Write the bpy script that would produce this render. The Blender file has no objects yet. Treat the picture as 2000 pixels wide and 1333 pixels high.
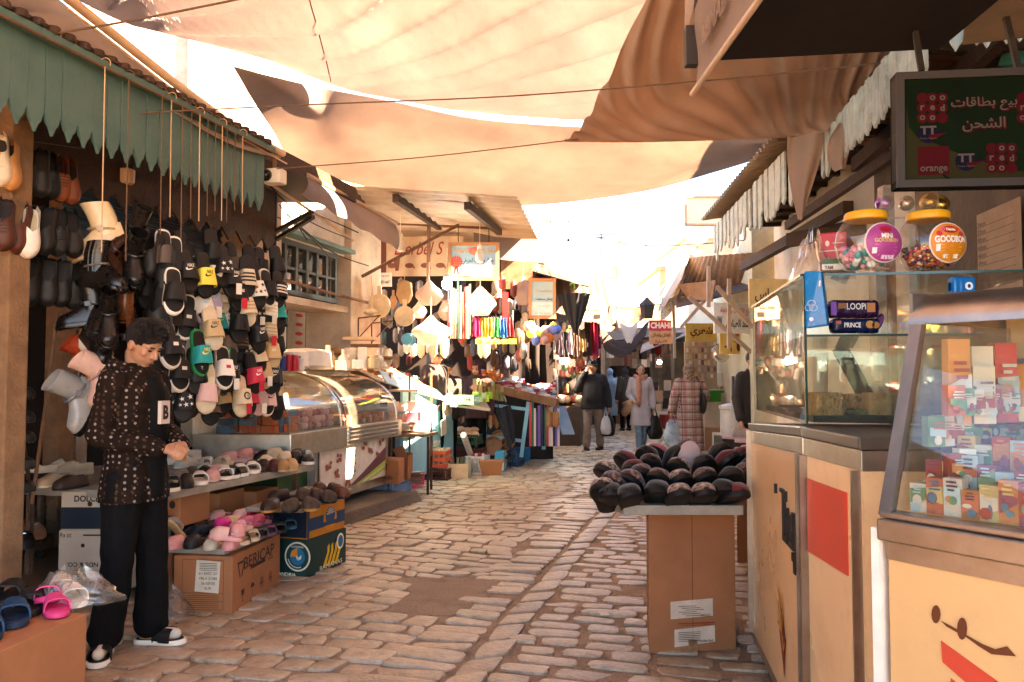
import bpy,bmesh,math,random,unicodedata
from mathutils import Vector,Matrix,Euler,Quaternion
from mathutils import noise as mnoise
S=bpy.context.scene
COL=S.collection
R=math.radians
rnd=random.Random(7)
# ------------------------------------------------------------------ camera, sky, sun, exposure
F=1555.0;CAMZ=1.44;TH=math.atan(70.0/F)
cam=bpy.data.cameras.new('camera');camo=bpy.data.objects.new('camera',cam);COL.objects.link(camo)
cam.sensor_width=36;cam.lens=36*F/2000;cam.clip_end=900;cam.clip_start=.05
camo.location=(0,0,CAMZ);camo.rotation_euler=(R(90)+TH,0,0)
S.camera=camo
SUN_EL,SUN_AZ=41.0,108.0
W=bpy.data.worlds.new('World');S.world=W;W.use_nodes=True
nt=W.node_tree;bg=nt.nodes['Background']
sky=nt.nodes.new('ShaderNodeTexSky');sky.sky_type='NISHITA';sky.sun_disc=False
sky.sun_elevation=R(SUN_EL);sky.sun_rotation=R(SUN_AZ);sky.dust_density=.1;sky.air_density=.7;sky.altitude=1500
sky.ozone_density=1.0
wm=nt.nodes.new('ShaderNodeMix');wm.data_type='RGBA';wm.blend_type='MULTIPLY';wm.inputs[0].default_value=1;wm.inputs[7].default_value=(1,.93,.80,1)
nt.links.new(sky.outputs[0],wm.inputs[6]);nt.links.new(wm.outputs[2],bg.inputs[0]);bg.inputs[1].default_value=0.05
sl=bpy.data.lights.new('sun','SUN');so=bpy.data.objects.new('sun',sl);COL.objects.link(so)
sl.energy=5.0;sl.angle=R(.5);sl.color=(1,.72,.48)
sd=Vector((math.sin(R(SUN_AZ))*math.cos(R(SUN_EL)),math.cos(R(SUN_AZ))*math.cos(R(SUN_EL)),math.sin(R(SUN_EL))))
so.rotation_euler=sd.to_track_quat('Z','Y').to_euler();so.location=sd*60
S.view_settings.view_transform='Standard';S.view_settings.look='None'
S.view_settings.exposure=4.88;S.view_settings.gamma=1
S.render.engine='CYCLES'
cy=S.cycles
cy.use_denoising=True;cy.max_bounces=10;cy.diffuse_bounces=5;cy.glossy_bounces=4
cy.transmission_bounces=8;cy.transparent_max_bounces=16;cy.caustics_reflective=False;cy.caustics_refractive=False
cy.sample_clamp_indirect=8
# ------------------------------------------------------------------ pixel helpers (photo pixels, 2000 x 1333)
def ray(px,py):
 cx,cyy=(px-1000)/F,(666.5-py)/F
 c,s=math.cos(TH),math.sin(TH)
 return Vector((cx,c-s*cyy,s+c*cyy))
def P(px,py,Y):
 d=ray(px,py);return Vector((0,0,CAMZ))+d*(Y/d.y)
def G(px,py,z=0.0):
 d=ray(px,py);return Vector((0,0,CAMZ))+d*((z-CAMZ)/d.z)
def L(px,py,a,k=.26):
 d=ray(px,py);Y=a/(d.x/d.y-k);return P(px,py,Y)
def M(p,Y):return p*Y/F
SDIR=Vector((.26,1,0)).normalized();SNRM=Vector((SDIR.y,-SDIR.x,0))
SYAW=-math.atan(.26)
# ------------------------------------------------------------------ materials
MATS={}
def srgb(c):
 if isinstance(c,str):
  c=c.lstrip('#');v=[int(c[i:i+2],16)/255 for i in(0,2,4)]
  return tuple(x/12.92 if x<=.04045 else((x+.055)/1.055)**2.4 for x in v)
 return tuple(c)
def mat(name,col,rough=.65,var=.18,scale=9,bump=0.,bscale=90,metal=0.,spec=.4,rand=.12,stain=0.,stc=(.08,.05,.03),sscale=2.2,trans=0.,coat=0.,sheen=0.):
 if name in MATS:return MATS[name]
 c=srgb(col)
 m=bpy.data.materials.new(name);m.use_nodes=True;t=m.node_tree;N=t.nodes;K=t.links
 b=N['Principled BSDF'];out=N['Material Output']
 tc=N.new('ShaderNodeTexCoord')
 n1=N.new('ShaderNodeTexNoise');n1.inputs['Scale'].default_value=scale;n1.inputs['Detail'].default_value=5;n1.inputs['Roughness'].default_value=.6
 K.new(tc.outputs['Object'],n1.inputs['Vector'])
 mr=N.new('ShaderNodeMapRange');mr.inputs[1].default_value=.3;mr.inputs[2].default_value=.7
 mr.inputs[3].default_value=1-var;mr.inputs[4].default_value=1+var*.6
 K.new(n1.outputs[0],mr.inputs[0])
 last=mr.outputs[0]
 if rand:
  oi=N.new('ShaderNodeObjectInfo');m2=N.new('ShaderNodeMapRange');m2.inputs[3].default_value=1-rand;m2.inputs[4].default_value=1+rand
  K.new(oi.outputs['Random'],m2.inputs[0])
  mm=N.new('ShaderNodeMath');mm.operation='MULTIPLY';K.new(last,mm.inputs[0]);K.new(m2.outputs[0],mm.inputs[1]);last=mm.outputs[0]
 vm=N.new('ShaderNodeVectorMath');vm.operation='SCALE';vm.inputs[0].default_value=c;K.new(last,vm.inputs['Scale'])
 colr=vm.outputs[0]
 if stain:
  n2=N.new('ShaderNodeTexNoise');n2.inputs['Scale'].default_value=sscale;n2.inputs['Detail'].default_value=9;n2.inputs['Roughness'].default_value=.72
  K.new(tc.outputs['Object'],n2.inputs['Vector'])
  r2=N.new('ShaderNodeMapRange');r2.inputs[1].default_value=.5;r2.inputs[2].default_value=.72;r2.inputs[3].default_value=0;r2.inputs[4].default_value=stain
  K.new(n2.outputs[0],r2.inputs[0])
  mx=N.new('ShaderNodeMix');mx.data_type='RGBA';K.new(r2.outputs[0],mx.inputs[0]);K.new(colr,mx.inputs[6]);mx.inputs[7].default_value=(*stc,1)
  colr=mx.outputs[2]
 K.new(colr,b.inputs['Base Color'])
 b.inputs['Metallic'].default_value=metal;b.inputs['Specular IOR Level'].default_value=spec
 rr=N.new('ShaderNodeMapRange');rr.inputs[3].default_value=max(.03,rough-.12);rr.inputs[4].default_value=min(1,rough+.12);K.new(n1.outputs[0],rr.inputs[0]);K.new(rr.outputs[0],b.inputs['Roughness'])
 if coat:b.inputs['Coat Weight'].default_value=coat;b.inputs['Coat Roughness'].default_value=.15
 if sheen:b.inputs['Sheen Weight'].default_value=sheen
 if bump:
  n3=N.new('ShaderNodeTexNoise');n3.inputs['Scale'].default_value=bscale;n3.inputs['Detail'].default_value=4
  K.new(tc.outputs['Object'],n3.inputs['Vector'])
  bp=N.new('ShaderNodeBump');bp.inputs['Strength'].default_value=bump;bp.inputs['Distance'].default_value=.02
  K.new(n3.outputs[0],bp.inputs['Height']);K.new(bp.outputs[0],b.inputs['Normal'])
 if trans:
  tr=N.new('ShaderNodeBsdfTranslucent');K.new(colr,tr.inputs[0])
  ms=N.new('ShaderNodeMixShader');ms.inputs[0].default_value=trans
  K.new(b.outputs[0],ms.inputs[1]);K.new(tr.outputs[0],ms.inputs[2]);K.new(ms.outputs[0],out.inputs[0])
 MATS[name]=m
 return m
def glass(name,tint=(.9,.95,.9),film=.05,rough=.02,filmcol=(.75,.65,.5),alpha_ior=1.5):
 """a pane one can see through: clear by nature, mirror-like by angle, with a dusty film"""
 if name in MATS:return MATS[name]
 m=bpy.data.materials.new(name);m.use_nodes=True;t=m.node_tree;N=t.nodes;K=t.links
 for n in list(N):N.remove(n)
 out=N.new('ShaderNodeOutputMaterial')
 tr=N.new('ShaderNodeBsdfTransparent');tr.inputs[0].default_value=(*tint,1)
 gl=N.new('ShaderNodeBsdfAnisotropic');gl.inputs['Roughness'].default_value=rough;gl.inputs[0].default_value=(.95,.95,.95,1)
 fr=N.new('ShaderNodeFresnel');ge=N.new('ShaderNodeNewGeometry');im=N.new('ShaderNodeMapRange')
 im.inputs[3].default_value=alpha_ior;im.inputs[4].default_value=1/alpha_ior;K.new(ge.outputs['Backfacing'],im.inputs[0]);K.new(im.outputs[0],fr.inputs[0])
 ms=N.new('ShaderNodeMixShader');K.new(fr.outputs[0],ms.inputs[0]);K.new(tr.outputs[0],ms.inputs[1]);K.new(gl.outputs[0],ms.inputs[2])
 df=N.new('ShaderNodeBsdfDiffuse');df.inputs[0].default_value=(*filmcol,1)
 tc=N.new('ShaderNodeTexCoord');n1=N.new('ShaderNodeTexNoise');n1.inputs['Scale'].default_value=3;n1.inputs['Detail'].default_value=7
 K.new(tc.outputs['Object'],n1.inputs['Vector'])
 mr=N.new('ShaderNodeMapRange');mr.inputs[1].default_value=.35;mr.inputs[2].default_value=.75;mr.inputs[3].default_value=film*.3;mr.inputs[4].default_value=film*2;K.new(n1.outputs[0],mr.inputs[0])
 m2=N.new('ShaderNodeMixShader');K.new(mr.outputs[0],m2.inputs[0]);K.new(ms.outputs[0],m2.inputs[1]);K.new(df.outputs[0],m2.inputs[2])
 K.new(m2.outputs[0],out.inputs[0])
 MATS[name]=m;return m
def emit(name,col,s):
 if name in MATS:return MATS[name]
 m=bpy.data.materials.new(name);m.use_nodes=True;b=m.node_tree.nodes['Principled BSDF']
 b.inputs['Base Color'].default_value=(*col,1);b.inputs['Emission Color'].default_value=(*col,1);b.inputs['Emission Strength'].default_value=s
 MATS[name]=m;return m
def cmat(hexc,rough=.55,**k):
 return mat('c_%s_%s_%s'%(hexc.lstrip('#'),rough,'_'.join('%s%s'%i for i in sorted(k.items()))),hexc,rough,**{**dict(var=.12,scale=14,bump=.06,bscale=140),**k})
# ------------------------------------------------------------------ mesh builder
class MB:
 def __init__(s):s.v=[];s.f=[];s.m=[];s.cur=0
 def add(s,vs,fs):
  o=len(s.v);s.v+=[Vector(v) for v in vs];s.f+=[tuple(i+o for i in f) for f in fs];s.m+=[s.cur]*len(fs);return s
 def mat(s,i):s.cur=i;return s
 def box(s,c,d,rot=None,taper=1.0):
  x,y,z=d[0]/2,d[1]/2,d[2]/2;k=taper
  vs=[Vector(p) for p in((-x,-y,-z),(x,-y,-z),(x,y,-z),(-x,y,-z),(-x*k,-y*k,z),(x*k,-y*k,z),(x*k,y*k,z),(-x*k,y*k,z))]
  if rot is not None:
   q=rot if isinstance(rot,Matrix) else Euler(rot).to_matrix()
   vs=[q@v for v in vs]
  c=Vector(c)
  return s.add([v+c for v in vs],[(0,3,2,1),(4,5,6,7),(0,1,5,4),(1,2,6,5),(2,3,7,6),(3,0,4,7)])
 def hexa(s,b,t):
  return s.add(list(b)+list(t),[(0,3,2,1),(4,5,6,7),(0,1,5,4),(1,2,6,5),(2,3,7,6),(3,0,4,7)])
 def slab(s,pts,th,n=None):
  pts=[Vector(p) for p in pts];k=len(pts)
  if n is None:
   n=Vector((0,0,0))
   for i in range(k):n+=pts[i].cross(pts[(i+1)%k])
   n.normalize()
  n=Vector(n)*th
  return s.add(pts+[p-n for p in pts],[tuple(range(k)),tuple(range(2*k-1,k-1,-1))]+[(i,k+i,k+(i+1)%k,(i+1)%k) for i in range(k)])
 def bar(s,a,b,w,h=None,up=(0,0,1)):
  a,b=Vector(a),Vector(b);h=h or w;d=(b-a);l=d.length
  if l<1e-6:return s
  d/=l;u=Vector(up)
  if abs(d.dot(u))>.98:u=Vector((1,0,0))
  x=d.cross(u).normalized();z=x.cross(d)
  m=Matrix((x,d,z)).transposed()
  return s.box((a+b)/2,(w,l,h),m)
 def tube(s,pts,r,n=8,cap=True,closed=False):
  pts=[Vector(p) for p in pts];k=len(pts);rs=r if isinstance(r,(list,tuple)) else[r]*k
  vs=[];fs=[];u=None
  for i,p in enumerate(pts):
   d=(pts[min(i+1,k-1)]-pts[max(i-1,0)])
   if closed:d=pts[(i+1)%k]-pts[i-1]
   d=d.normalized() if d.length>1e-9 else Vector((0,0,1))
   if u is None:u=d.orthogonal().normalized()
   u=u-d*u.dot(d)
   u=u.normalized() if u.length>1e-6 else d.orthogonal().normalized()
   w=d.cross(u)
   for j in range(n):
    a=2*math.pi*j/n;vs.append(p+(u*math.cos(a)+w*math.sin(a))*rs[i])
  for i in range(k if closed else k-1):
   for j in range(n):
    i2=(i+1)%k;fs.append((i*n+j,i*n+(j+1)%n,i2*n+(j+1)%n,i2*n+j))
  if cap and not closed:fs+=[tuple(range(n-1,-1,-1)),tuple((k-1)*n+j for j in range(n))]
  return s.add(vs,fs)
 def lathe(s,prof,n=20,c=(0,0,0),rot=None,sx=1,sy=1):
  vs=[];fs=[];c=Vector(c);k=len(prof)
  q=rot if(rot is None or isinstance(rot,Matrix)) else Euler(rot).to_matrix()
  for r_,z in prof:
   for j in range(n):
    a=2*math.pi*j/n;v=Vector((r_*math.cos(a)*sx,r_*math.sin(a)*sy,z))
    vs.append((q@v if q else v)+c)
  for i in range(k-1):
   for j in range(n):fs.append((i*n+j,i*n+(j+1)%n,(i+1)*n+(j+1)%n,(i+1)*n+j))
  if prof[0][0]>1e-6:fs.append(tuple(range(n-1,-1,-1)))
  if prof[-1][0]>1e-6:fs.append(tuple((k-1)*n+j for j in range(n)))
  return s.add(vs,fs)
 def ball(s,c,r,n=12,m=8,rot=None):
  r=(r,r,r) if isinstance(r,(int,float)) else r
  prof=[(math.sin(math.pi*i/m),-math.cos(math.pi*i/m)) for i in range(m+1)]
  vs=[];fs=[];q=None if rot is None else(rot if isinstance(rot,Matrix) else Euler(rot).to_matrix());c=Vector(c)
  for a,z in prof:
   for j in range(n):
    t=2*math.pi*j/n;v=Vector((a*math.cos(t)*r[0],a*math.sin(t)*r[1],z*r[2]));vs.append((q@v if q else v)+c)
  for i in range(m):
   for j in range(n):fs.append((i*n+j,i*n+(j+1)%n,(i+1)*n+(j+1)%n,(i+1)*n+j))
  return s.add(vs,fs)
 def grid(s,fn,nu,nv,flip=False):
  vs=[fn(i/nu,j/nv) for i in range(nu+1) for j in range(nv+1)];w=nv+1
  fs=[(i*w+j,(i+1)*w+j,(i+1)*w+j+1,i*w+j+1) for i in range(nu) for j in range(nv)]
  if flip:fs=[f[::-1] for f in fs]
  return s.add(vs,fs)
 def sheet(s,fn,nu,nv,th):
  w=nv+1
  vs=[Vector(fn(i/nu,j/nv)) for i in range(nu+1) for j in range(nv+1)]
  ns=[]
  for i in range(nu+1):
   for j in range(nv+1):
    a=vs[min(i+1,nu)*w+j]-vs[max(i-1,0)*w+j];b=vs[i*w+min(j+1,nv)]-vs[i*w+max(j-1,0)]
    n=a.cross(b);ns.append(n.normalized() if n.length>1e-12 else Vector((0,0,1)))
  k=len(vs);back=[v-n*th for v,n in zip(vs,ns)]
  fs=[(i*w+j,(i+1)*w+j,(i+1)*w+j+1,i*w+j+1) for i in range(nu) for j in range(nv)]
  fs2=[tuple(x+k for x in f[::-1]) for f in fs]
  edge=[]
  for i in range(nu):edge+=[(i*w,k+i*w,k+(i+1)*w,(i+1)*w),((i+1)*w+nv,k+(i+1)*w+nv,k+i*w+nv,i*w+nv)]
  for j in range(nv):edge+=[(j+1,k+j+1,k+j,j),(nu*w+j,k+nu*w+j,k+nu*w+j+1,nu*w+j+1)]
  return s.add(vs+back,fs+fs2+edge)
 def xf(s,m):
  s.v=[m@v for v in s.v];return s
 def mesh(s,name,smooth=False,weld=False,bevel=0):
  me=bpy.data.meshes.new(name);me.from_pydata([tuple(v) for v in s.v],[],s.f)
  me.polygons.foreach_set('material_index',s.m)
  b=bmesh.new();b.from_mesh(me)
  bmesh.ops.remove_doubles(b,verts=b.verts,dist=1e-5) if weld or smooth else None
  if bevel:bmesh.ops.bevel(b,geom=[e for e in b.edges if len(e.link_faces)==2 and e.calc_face_angle(0)>.6],offset=bevel,segments=2,affect='EDGES',profile=.6)
  bmesh.ops.recalc_face_normals(b,faces=b.faces)
  b.to_mesh(me);b.free()
  if smooth:
   for p in me.polygons:p.use_smooth=True
   me.set_sharp_from_angle(angle=R(smooth if smooth is not True and smooth>1 else 42))
  me.update();return me
def setp(o,label=None,cat=None,group=None,kind=None):
 if label:o['label']=label
 if cat:o['category']=cat
 if group:o['group']=group
 if kind:o['kind']=kind
 return o
def thing(name,label,cat,loc=(0,0,0),rotz=0.,group=None,rot=None):
 o=bpy.data.objects.new(name,None);o.empty_display_size=.1;COL.objects.link(o)
 o.location=loc;o.rotation_euler=rot if rot is not None else(0,0,rotz)
 return setp(o,label,cat,group)
def pm(o):
 m=Matrix.LocRotScale(o.location,o.rotation_euler,o.scale)
 if o.parent:m=pm(o.parent)@o.matrix_parent_inverse@m
 return m
def obj(name,mb,m,parent=None,local=False,smooth=False,weld=False,bevel=0,label=None,cat=None,group=None,kind=None):
 """one mesh object; under a parent it keeps world coordinates unless local"""
 me=mb if isinstance(mb,bpy.types.Mesh) else mb.mesh(name,smooth,weld,bevel)
 if not me.materials:
  for x in(m if isinstance(m,(list,tuple)) else[m]):me.materials.append(x)
 o=bpy.data.objects.new(name,me);COL.objects.link(o)
 if parent is not None:
  o.parent=parent
  if not local:o.matrix_parent_inverse=pm(parent).inverted()
 return setp(o,label,cat,group,kind)
def single(name,mb,m,label,cat,group=None,origin=None,**k):
 """a thing that is one mesh; its origin is moved to its base"""
 if origin is None:
  xs=[v for v in mb.v];lo=Vector((min(v.x for v in xs),min(v.y for v in xs),min(v.z for v in xs)));hi=Vector((max(v.x for v in xs),max(v.y for v in xs),max(v.z for v in xs)))
  origin=Vector(((lo.x+hi.x)/2,(lo.y+hi.y)/2,lo.z))
 mb.v=[v-origin for v in mb.v]
 o=obj(name,mb,m,label=label,cat=cat,group=group,**k);o.location=origin;return o
def dup(root,loc=None,rot=None,label=None,group=None):
 r=root.copy();COL.objects.link(r)
 if loc is not None:r.location=loc
 if rot is not None:r.rotation_euler=rot
 if label:r['label']=label
 if group:r['group']=group
 for ch in list(root.children):
  c=ch.copy();COL.objects.link(c);c.parent=r
  for g in ch.children:
   d=g.copy();COL.objects.link(d);d.parent=c
 return r
def frame(o,x,up=(0,0,1)):
 x=Vector(x).normalized();u=Vector(up);z=x.cross(u).normalized();y=z.cross(x)
 m=Matrix((x,y,z)).transposed().to_4x4();m.translation=Vector(o);return m
# ------------------------------------------------------------------ writing
FORMS={}
for cp in range(0xFE70,0xFEFD):
 d=unicodedata.decomposition(chr(cp)).split()
 if len(d)>=2 and d[0] in('<isolated>','<final>','<initial>','<medial>'):
  FORMS.setdefault(tuple(int(x,16) for x in d[1:]),{})[d[0][1:-1]]=chr(cp)
def arabic(s):
 """joins the letters by their presentation forms and turns the line right to left"""
 cs=[ord(c) for c in s];items=[];i=0
 while i<len(cs):
  if cs[i]==0x644 and i+1<len(cs) and(cs[i],cs[i+1]) in FORMS:items.append((cs[i],cs[i+1]));i+=2
  else:items.append((cs[i],));i+=1
 dual=lambda k:'initial' in FORMS.get(k,{})
 out=[]
 for n,k in enumerate(items):
  fm=FORMS.get(k)
  if not fm:out.append(''.join(chr(c) for c in k));continue
  pj=n>0 and dual(items[n-1]);nj=dual(k) and n+1<len(items) and items[n+1] in FORMS and 'final' in FORMS[items[n+1]]
  f='medial' if pj and nj else 'final' if pj else 'initial' if nj else 'isolated'
  out.append(fm.get(f) or fm.get('isolated') or list(fm.values())[0])
 out=''.join(out)[::-1]
 import re
 return re.sub(r'[0-9][0-9 .:/-]*[0-9]',lambda m_:m_.group(0)[::-1],out)
TXT={}
def text_mesh(s,shear=0.,bold=0.,spacing=1.0):
 key=(s,shear,bold,spacing)
 if key in TXT:return TXT[key]
 ar=any('\u0600'<=c<='\u06ff' for c in s)
 cu=bpy.data.curves.new('lettering','FONT');cu.body=arabic(s) if ar else s
 cu.align_x='CENTER';cu.align_y='CENTER';cu.shear=shear;cu.offset=bold;cu.space_character=spacing;cu.resolution_u=3
 o=bpy.data.objects.new('lettering',cu);COL.objects.link(o)
 dg=bpy.context.evaluated_depsgraph_get();me=bpy.data.meshes.new_from_object(o.evaluated_get(dg))
 bpy.data.objects.remove(o);bpy.data.curves.remove(cu)
 vs=[v.co.copy() for v in me.vertices];fs=[tuple(p.vertices) for p in me.polygons]
 bpy.data.meshes.remove(me)
 if vs:
  x0,x1=min(v.x for v in vs),max(v.x for v in vs);y0,y1=min(v.y for v in vs),max(v.y for v in vs)
 else:x0=y0=0;x1=y1=1
 r=(vs,fs,(x0+x1)/2,(y0+y1)/2,x1-x0,y1-y0);TXT[key]=r;return r
def put_text(mb,s,m,x,y,w=None,h=None,lift=.003,ang=0.,**k):
 """lettering centred at x,y of the frame m, fitted to width w and/or height h"""
 vs,fs,cx,cyy,tw,th=text_mesh(s,**k)
 sx=w/tw if w else None;sy=h/th if h else None
 sx=sx or sy;sy=sy or sx
 ca,sa=math.cos(ang),math.sin(ang)
 def T(v):
  a,b=(v.x-cx)*sx,(v.y-cyy)*sy
  return m@Vector((x+a*ca-b*sa,y+a*sa+b*ca,lift))
 mb.add([T(v) for v in vs],fs);return mb
def flat(mb,m,pts,lift=.002):
 mb.add([m@Vector((p[0],p[1],lift)) for p in pts],[tuple(range(len(pts)))]);return mb
def disc(mb,m,x,y,rx,ry=None,n=20,lift=.002):
 ry=ry or rx
 return flat(mb,m,[(x+rx*math.cos(2*math.pi*i/n),y+ry*math.sin(2*math.pi*i/n)) for i in range(n)],lift)
def rect(mb,m,x,y,w,h,lift=.002):
 return flat(mb,m,[(x-w/2,y-h/2),(x+w/2,y-h/2),(x+w/2,y+h/2),(x-w/2,y+h/2)],lift)
SWOOSH=[(-.5,.02),(-.46,-.14),(-.3,-.2),(-.1,-.15),(.5,.2),(-.1,-.02),(-.28,-.06),(-.36,.02),(-.33,.14),(-.44,.1)]
# ================================================================== THE SETTING
TEX={}
def stone_mat():
 m=bpy.data.materials.new('street stone');m.use_nodes=True;t=m.node_tree;N=t.nodes;K=t.links;b=N['Principled BSDF']
 g=N.new('ShaderNodeNewGeometry');tc=N.new('ShaderNodeTexCoord')
 cr=N.new('ShaderNodeValToRGB');e=cr.color_ramp.elements
 e[0].color=(.38,.275,.175,1);e[0].position=0;e[1].color=(.55,.425,.29,1);e[1].position=1
 x=e.new(.35);x.color=(.50,.375,.245,1);x=e.new(.7);x.color=(.46,.335,.21,1)
 K.new(g.outputs['Random Per Island'],cr.inputs[0])
 n1=N.new('ShaderNodeTexNoise');n1.inputs['Scale'].default_value=14;n1.inputs['Detail'].default_value=8;n1.inputs['Roughness'].default_value=.68;K.new(tc.outputs['Object'],n1.inputs[0])
 mr=N.new('ShaderNodeMapRange');mr.inputs[1].default_value=.28;mr.inputs[2].default_value=.72;mr.inputs[3].default_value=.62;mr.inputs[4].default_value=1.22;K.new(n1.outputs[0],mr.inputs[0])
 vm=N.new('ShaderNodeVectorMath');vm.operation='SCALE';K.new(cr.outputs[0],vm.inputs[0]);K.new(mr.outputs[0],vm.inputs['Scale'])
 n2=N.new('ShaderNodeTexNoise');n2.inputs['Scale'].default_value=.9;n2.inputs['Detail'].default_value=6;K.new(tc.outputs['Object'],n2.inputs[0])
 m2=N.new('ShaderNodeMapRange');m2.inputs[1].default_value=.35;m2.inputs[2].default_value=.7;m2.inputs[3].default_value=.8;m2.inputs[4].default_value=1.1;K.new(n2.outputs[0],m2.inputs[0])
 v2=N.new('ShaderNodeVectorMath');v2.operation='SCALE';K.new(vm.outputs[0],v2.inputs[0]);K.new(m2.outputs[0],v2.inputs['Scale'])
 K.new(v2.outputs[0],b.inputs['Base Color'])
 r=N.new('ShaderNodeMapRange');r.inputs[3].default_value=.24;r.inputs[4].default_value=.56;K.new(n1.outputs[0],r.inputs[0]);K.new(r.outputs[0],b.inputs['Roughness'])
 n3=N.new('ShaderNodeTexNoise');n3.inputs['Scale'].default_value=45;n3.inputs['Detail'].default_value=6;K.new(tc.outputs['Object'],n3.inputs[0])
 bp=N.new('ShaderNodeBump');bp.inputs['Strength'].default_value=.8;bp.inputs['Distance'].default_value=.014;K.new(n3.outputs[0],bp.inputs['Height']);K.new(bp.outputs[0],b.inputs['Normal'])
 return m
STONE=stone_mat()
DIRT=mat('dirt joint',(.36,.25,.16),.92,var=.4,scale=6,bump=1.0,bscale=70,rand=0,stain=.5,stc=(.22,.15,.095),sscale=3)
CEMENT=mat('cement patch',(.32,.23,.15),.85,var=.3,scale=5,bump=.8,bscale=60,rand=0,stain=.4,stc=(.15,.11,.08),sscale=2.5)
PLASTER=mat('old plaster',(.55,.44,.33),.88,var=.25,scale=4,bump=.25,bscale=45,rand=0,stain=.55,stc=(.25,.16,.09),sscale=2.8)
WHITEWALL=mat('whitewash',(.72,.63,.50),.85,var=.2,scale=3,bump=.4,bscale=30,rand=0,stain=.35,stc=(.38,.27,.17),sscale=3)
FARWALL=mat('far pale wall',(.80,.72,.52),.9,var=.1,scale=1,bump=.3,bscale=12,rand=0,stain=.12,stc=(.6,.48,.3))
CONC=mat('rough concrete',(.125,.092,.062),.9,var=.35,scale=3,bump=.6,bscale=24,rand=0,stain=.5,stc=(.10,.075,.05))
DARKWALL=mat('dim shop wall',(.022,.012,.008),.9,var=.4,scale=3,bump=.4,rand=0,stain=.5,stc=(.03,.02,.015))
WOOD=mat('bare timber',(.22,.11,.05),.75,var=.35,scale=7,bump=.5,bscale=40,stain=.5,stc=(.10,.05,.025),sscale=4)
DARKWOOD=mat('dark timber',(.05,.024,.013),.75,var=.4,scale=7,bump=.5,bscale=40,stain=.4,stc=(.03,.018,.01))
GREENWOOD=mat('green painted boards',(.068,.135,.115),.6,var=.2,scale=5,bump=.25,bscale=40,stain=.45,stc=(.09,.11,.08),sscale=5)
BLUEWOOD=mat('flaking pale blue boards',(.48,.53,.47),.7,var=.25,scale=5,bump=.4,bscale=40,stain=.6,stc=(.16,.09,.05),sscale=9)
STEEL=mat('brushed steel',(.52,.47,.41),.36,var=.2,scale=10,bump=.06,bscale=200,metal=1,stain=.35,stc=(.2,.15,.1),sscale=3)
CHROME=mat('worn chrome',(.7,.66,.6),.16,metal=1,var=.1)
RUST=mat('rusty iron',(.17,.085,.045),.75,var=.4,scale=12,bump=.5,bscale=60,metal=.2,stain=.5,stc=(.06,.03,.02))
DARKIRON=mat('dark iron',(.045,.036,.03),.55,var=.3,metal=.4,bump=.2)
BLACK=cmat('#15120f',.55);BLACKGLOSS=cmat('#100e0d',.22);WHITE=cmat('#e2d8c8',.6)
TIN=mat('corrugated tin',(.46,.37,.27),.6,var=.3,scale=4,bump=.2,metal=.1,rand=0,stain=.6,stc=(.22,.11,.06),sscale=2)
CARD=mat('brown cardboard',(.37,.145,.055),.85,var=.12,scale=4,bump=.12,bscale=60,stain=.25,stc=(.22,.065,.02),sscale=3)
CARDPALE=mat('pale cardboard',(.60,.47,.34),.85,var=.12,scale=4,bump=.1,stain=.25,stc=(.35,.24,.15),sscale=3)
TAPE=mat('brown packing tape',(.30,.15,.06),.3,var=.15,spec=.5)
PAPER=cmat('#d8c9b0',.7);INK=cmat('#221a15',.7,bump=0);ROPE=mat('rope',(.16,.095,.055),.9,var=.3,scale=30,bump=.5,bscale=300)
def clothmat(name,col,trans=.55,bump=.25):
 m=bpy.data.materials.new(name);m.use_nodes=True;t=m.node_tree;N=t.nodes;K=t.links;b=N['Principled BSDF'];out=N['Material Output']
 tc=N.new('ShaderNodeTexCoord')
 n1=N.new('ShaderNodeTexNoise');n1.inputs['Scale'].default_value=1.3;n1.inputs['Detail'].default_value=8;n1.inputs['Roughness'].default_value=.65;K.new(tc.outputs['Object'],n1.inputs[0])
 mr=N.new('ShaderNodeMapRange');mr.inputs[1].default_value=.3;mr.inputs[2].default_value=.75;mr.inputs[3].default_value=.8;mr.inputs[4].default_value=1.08;K.new(n1.outputs[0],mr.inputs[0])
 n2=N.new('ShaderNodeTexNoise');n2.inputs['Scale'].default_value=140;n2.inputs['Detail'].default_value=2;K.new(tc.outputs['Object'],n2.inputs[0])
 m2=N.new('ShaderNodeMapRange');m2.inputs[3].default_value=.86;m2.inputs[4].default_value=1.12;K.new(n2.outputs[0],m2.inputs[0])
 mm=N.new('ShaderNodeMath');mm.operation='MULTIPLY';K.new(mr.outputs[0],mm.inputs[0]);K.new(m2.outputs[0],mm.inputs[1])
 vm=N.new('ShaderNodeVectorMath');vm.operation='SCALE';vm.inputs[0].default_value=col;K.new(mm.outputs[0],vm.inputs['Scale'])
 K.new(vm.outputs[0],b.inputs['Base Color']);b.inputs['Roughness'].default_value=.9;b.inputs['Specular IOR Level'].default_value=.1
 bp=N.new('ShaderNodeBump');bp.inputs['Strength'].default_value=bump;bp.inputs['Distance'].default_value=.01;K.new(n2.outputs[0],bp.inputs['Height']);K.new(bp.outputs[0],b.inputs['Normal'])
 tr=N.new('ShaderNodeBsdfTranslucent');K.new(vm.outputs[0],tr.inputs[0])
 ms=N.new('ShaderNodeMixShader');ms.inputs[0].default_value=trans;K.new(b.outputs[0],ms.inputs[1]);K.new(tr.outputs[0],ms.inputs[2]);K.new(ms.outputs[0],out.inputs[0])
 return m
CANVAS=clothmat('cream canvas',(.44,.37,.345),.5)
CANVASB=clothmat('darkened canvas',(.41,.335,.29),.52)  # canvas copy darkened so that sunlit stretches do not burn out
CANVAS2=clothmat('tan canvas',(.64,.49,.375),.6)
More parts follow.
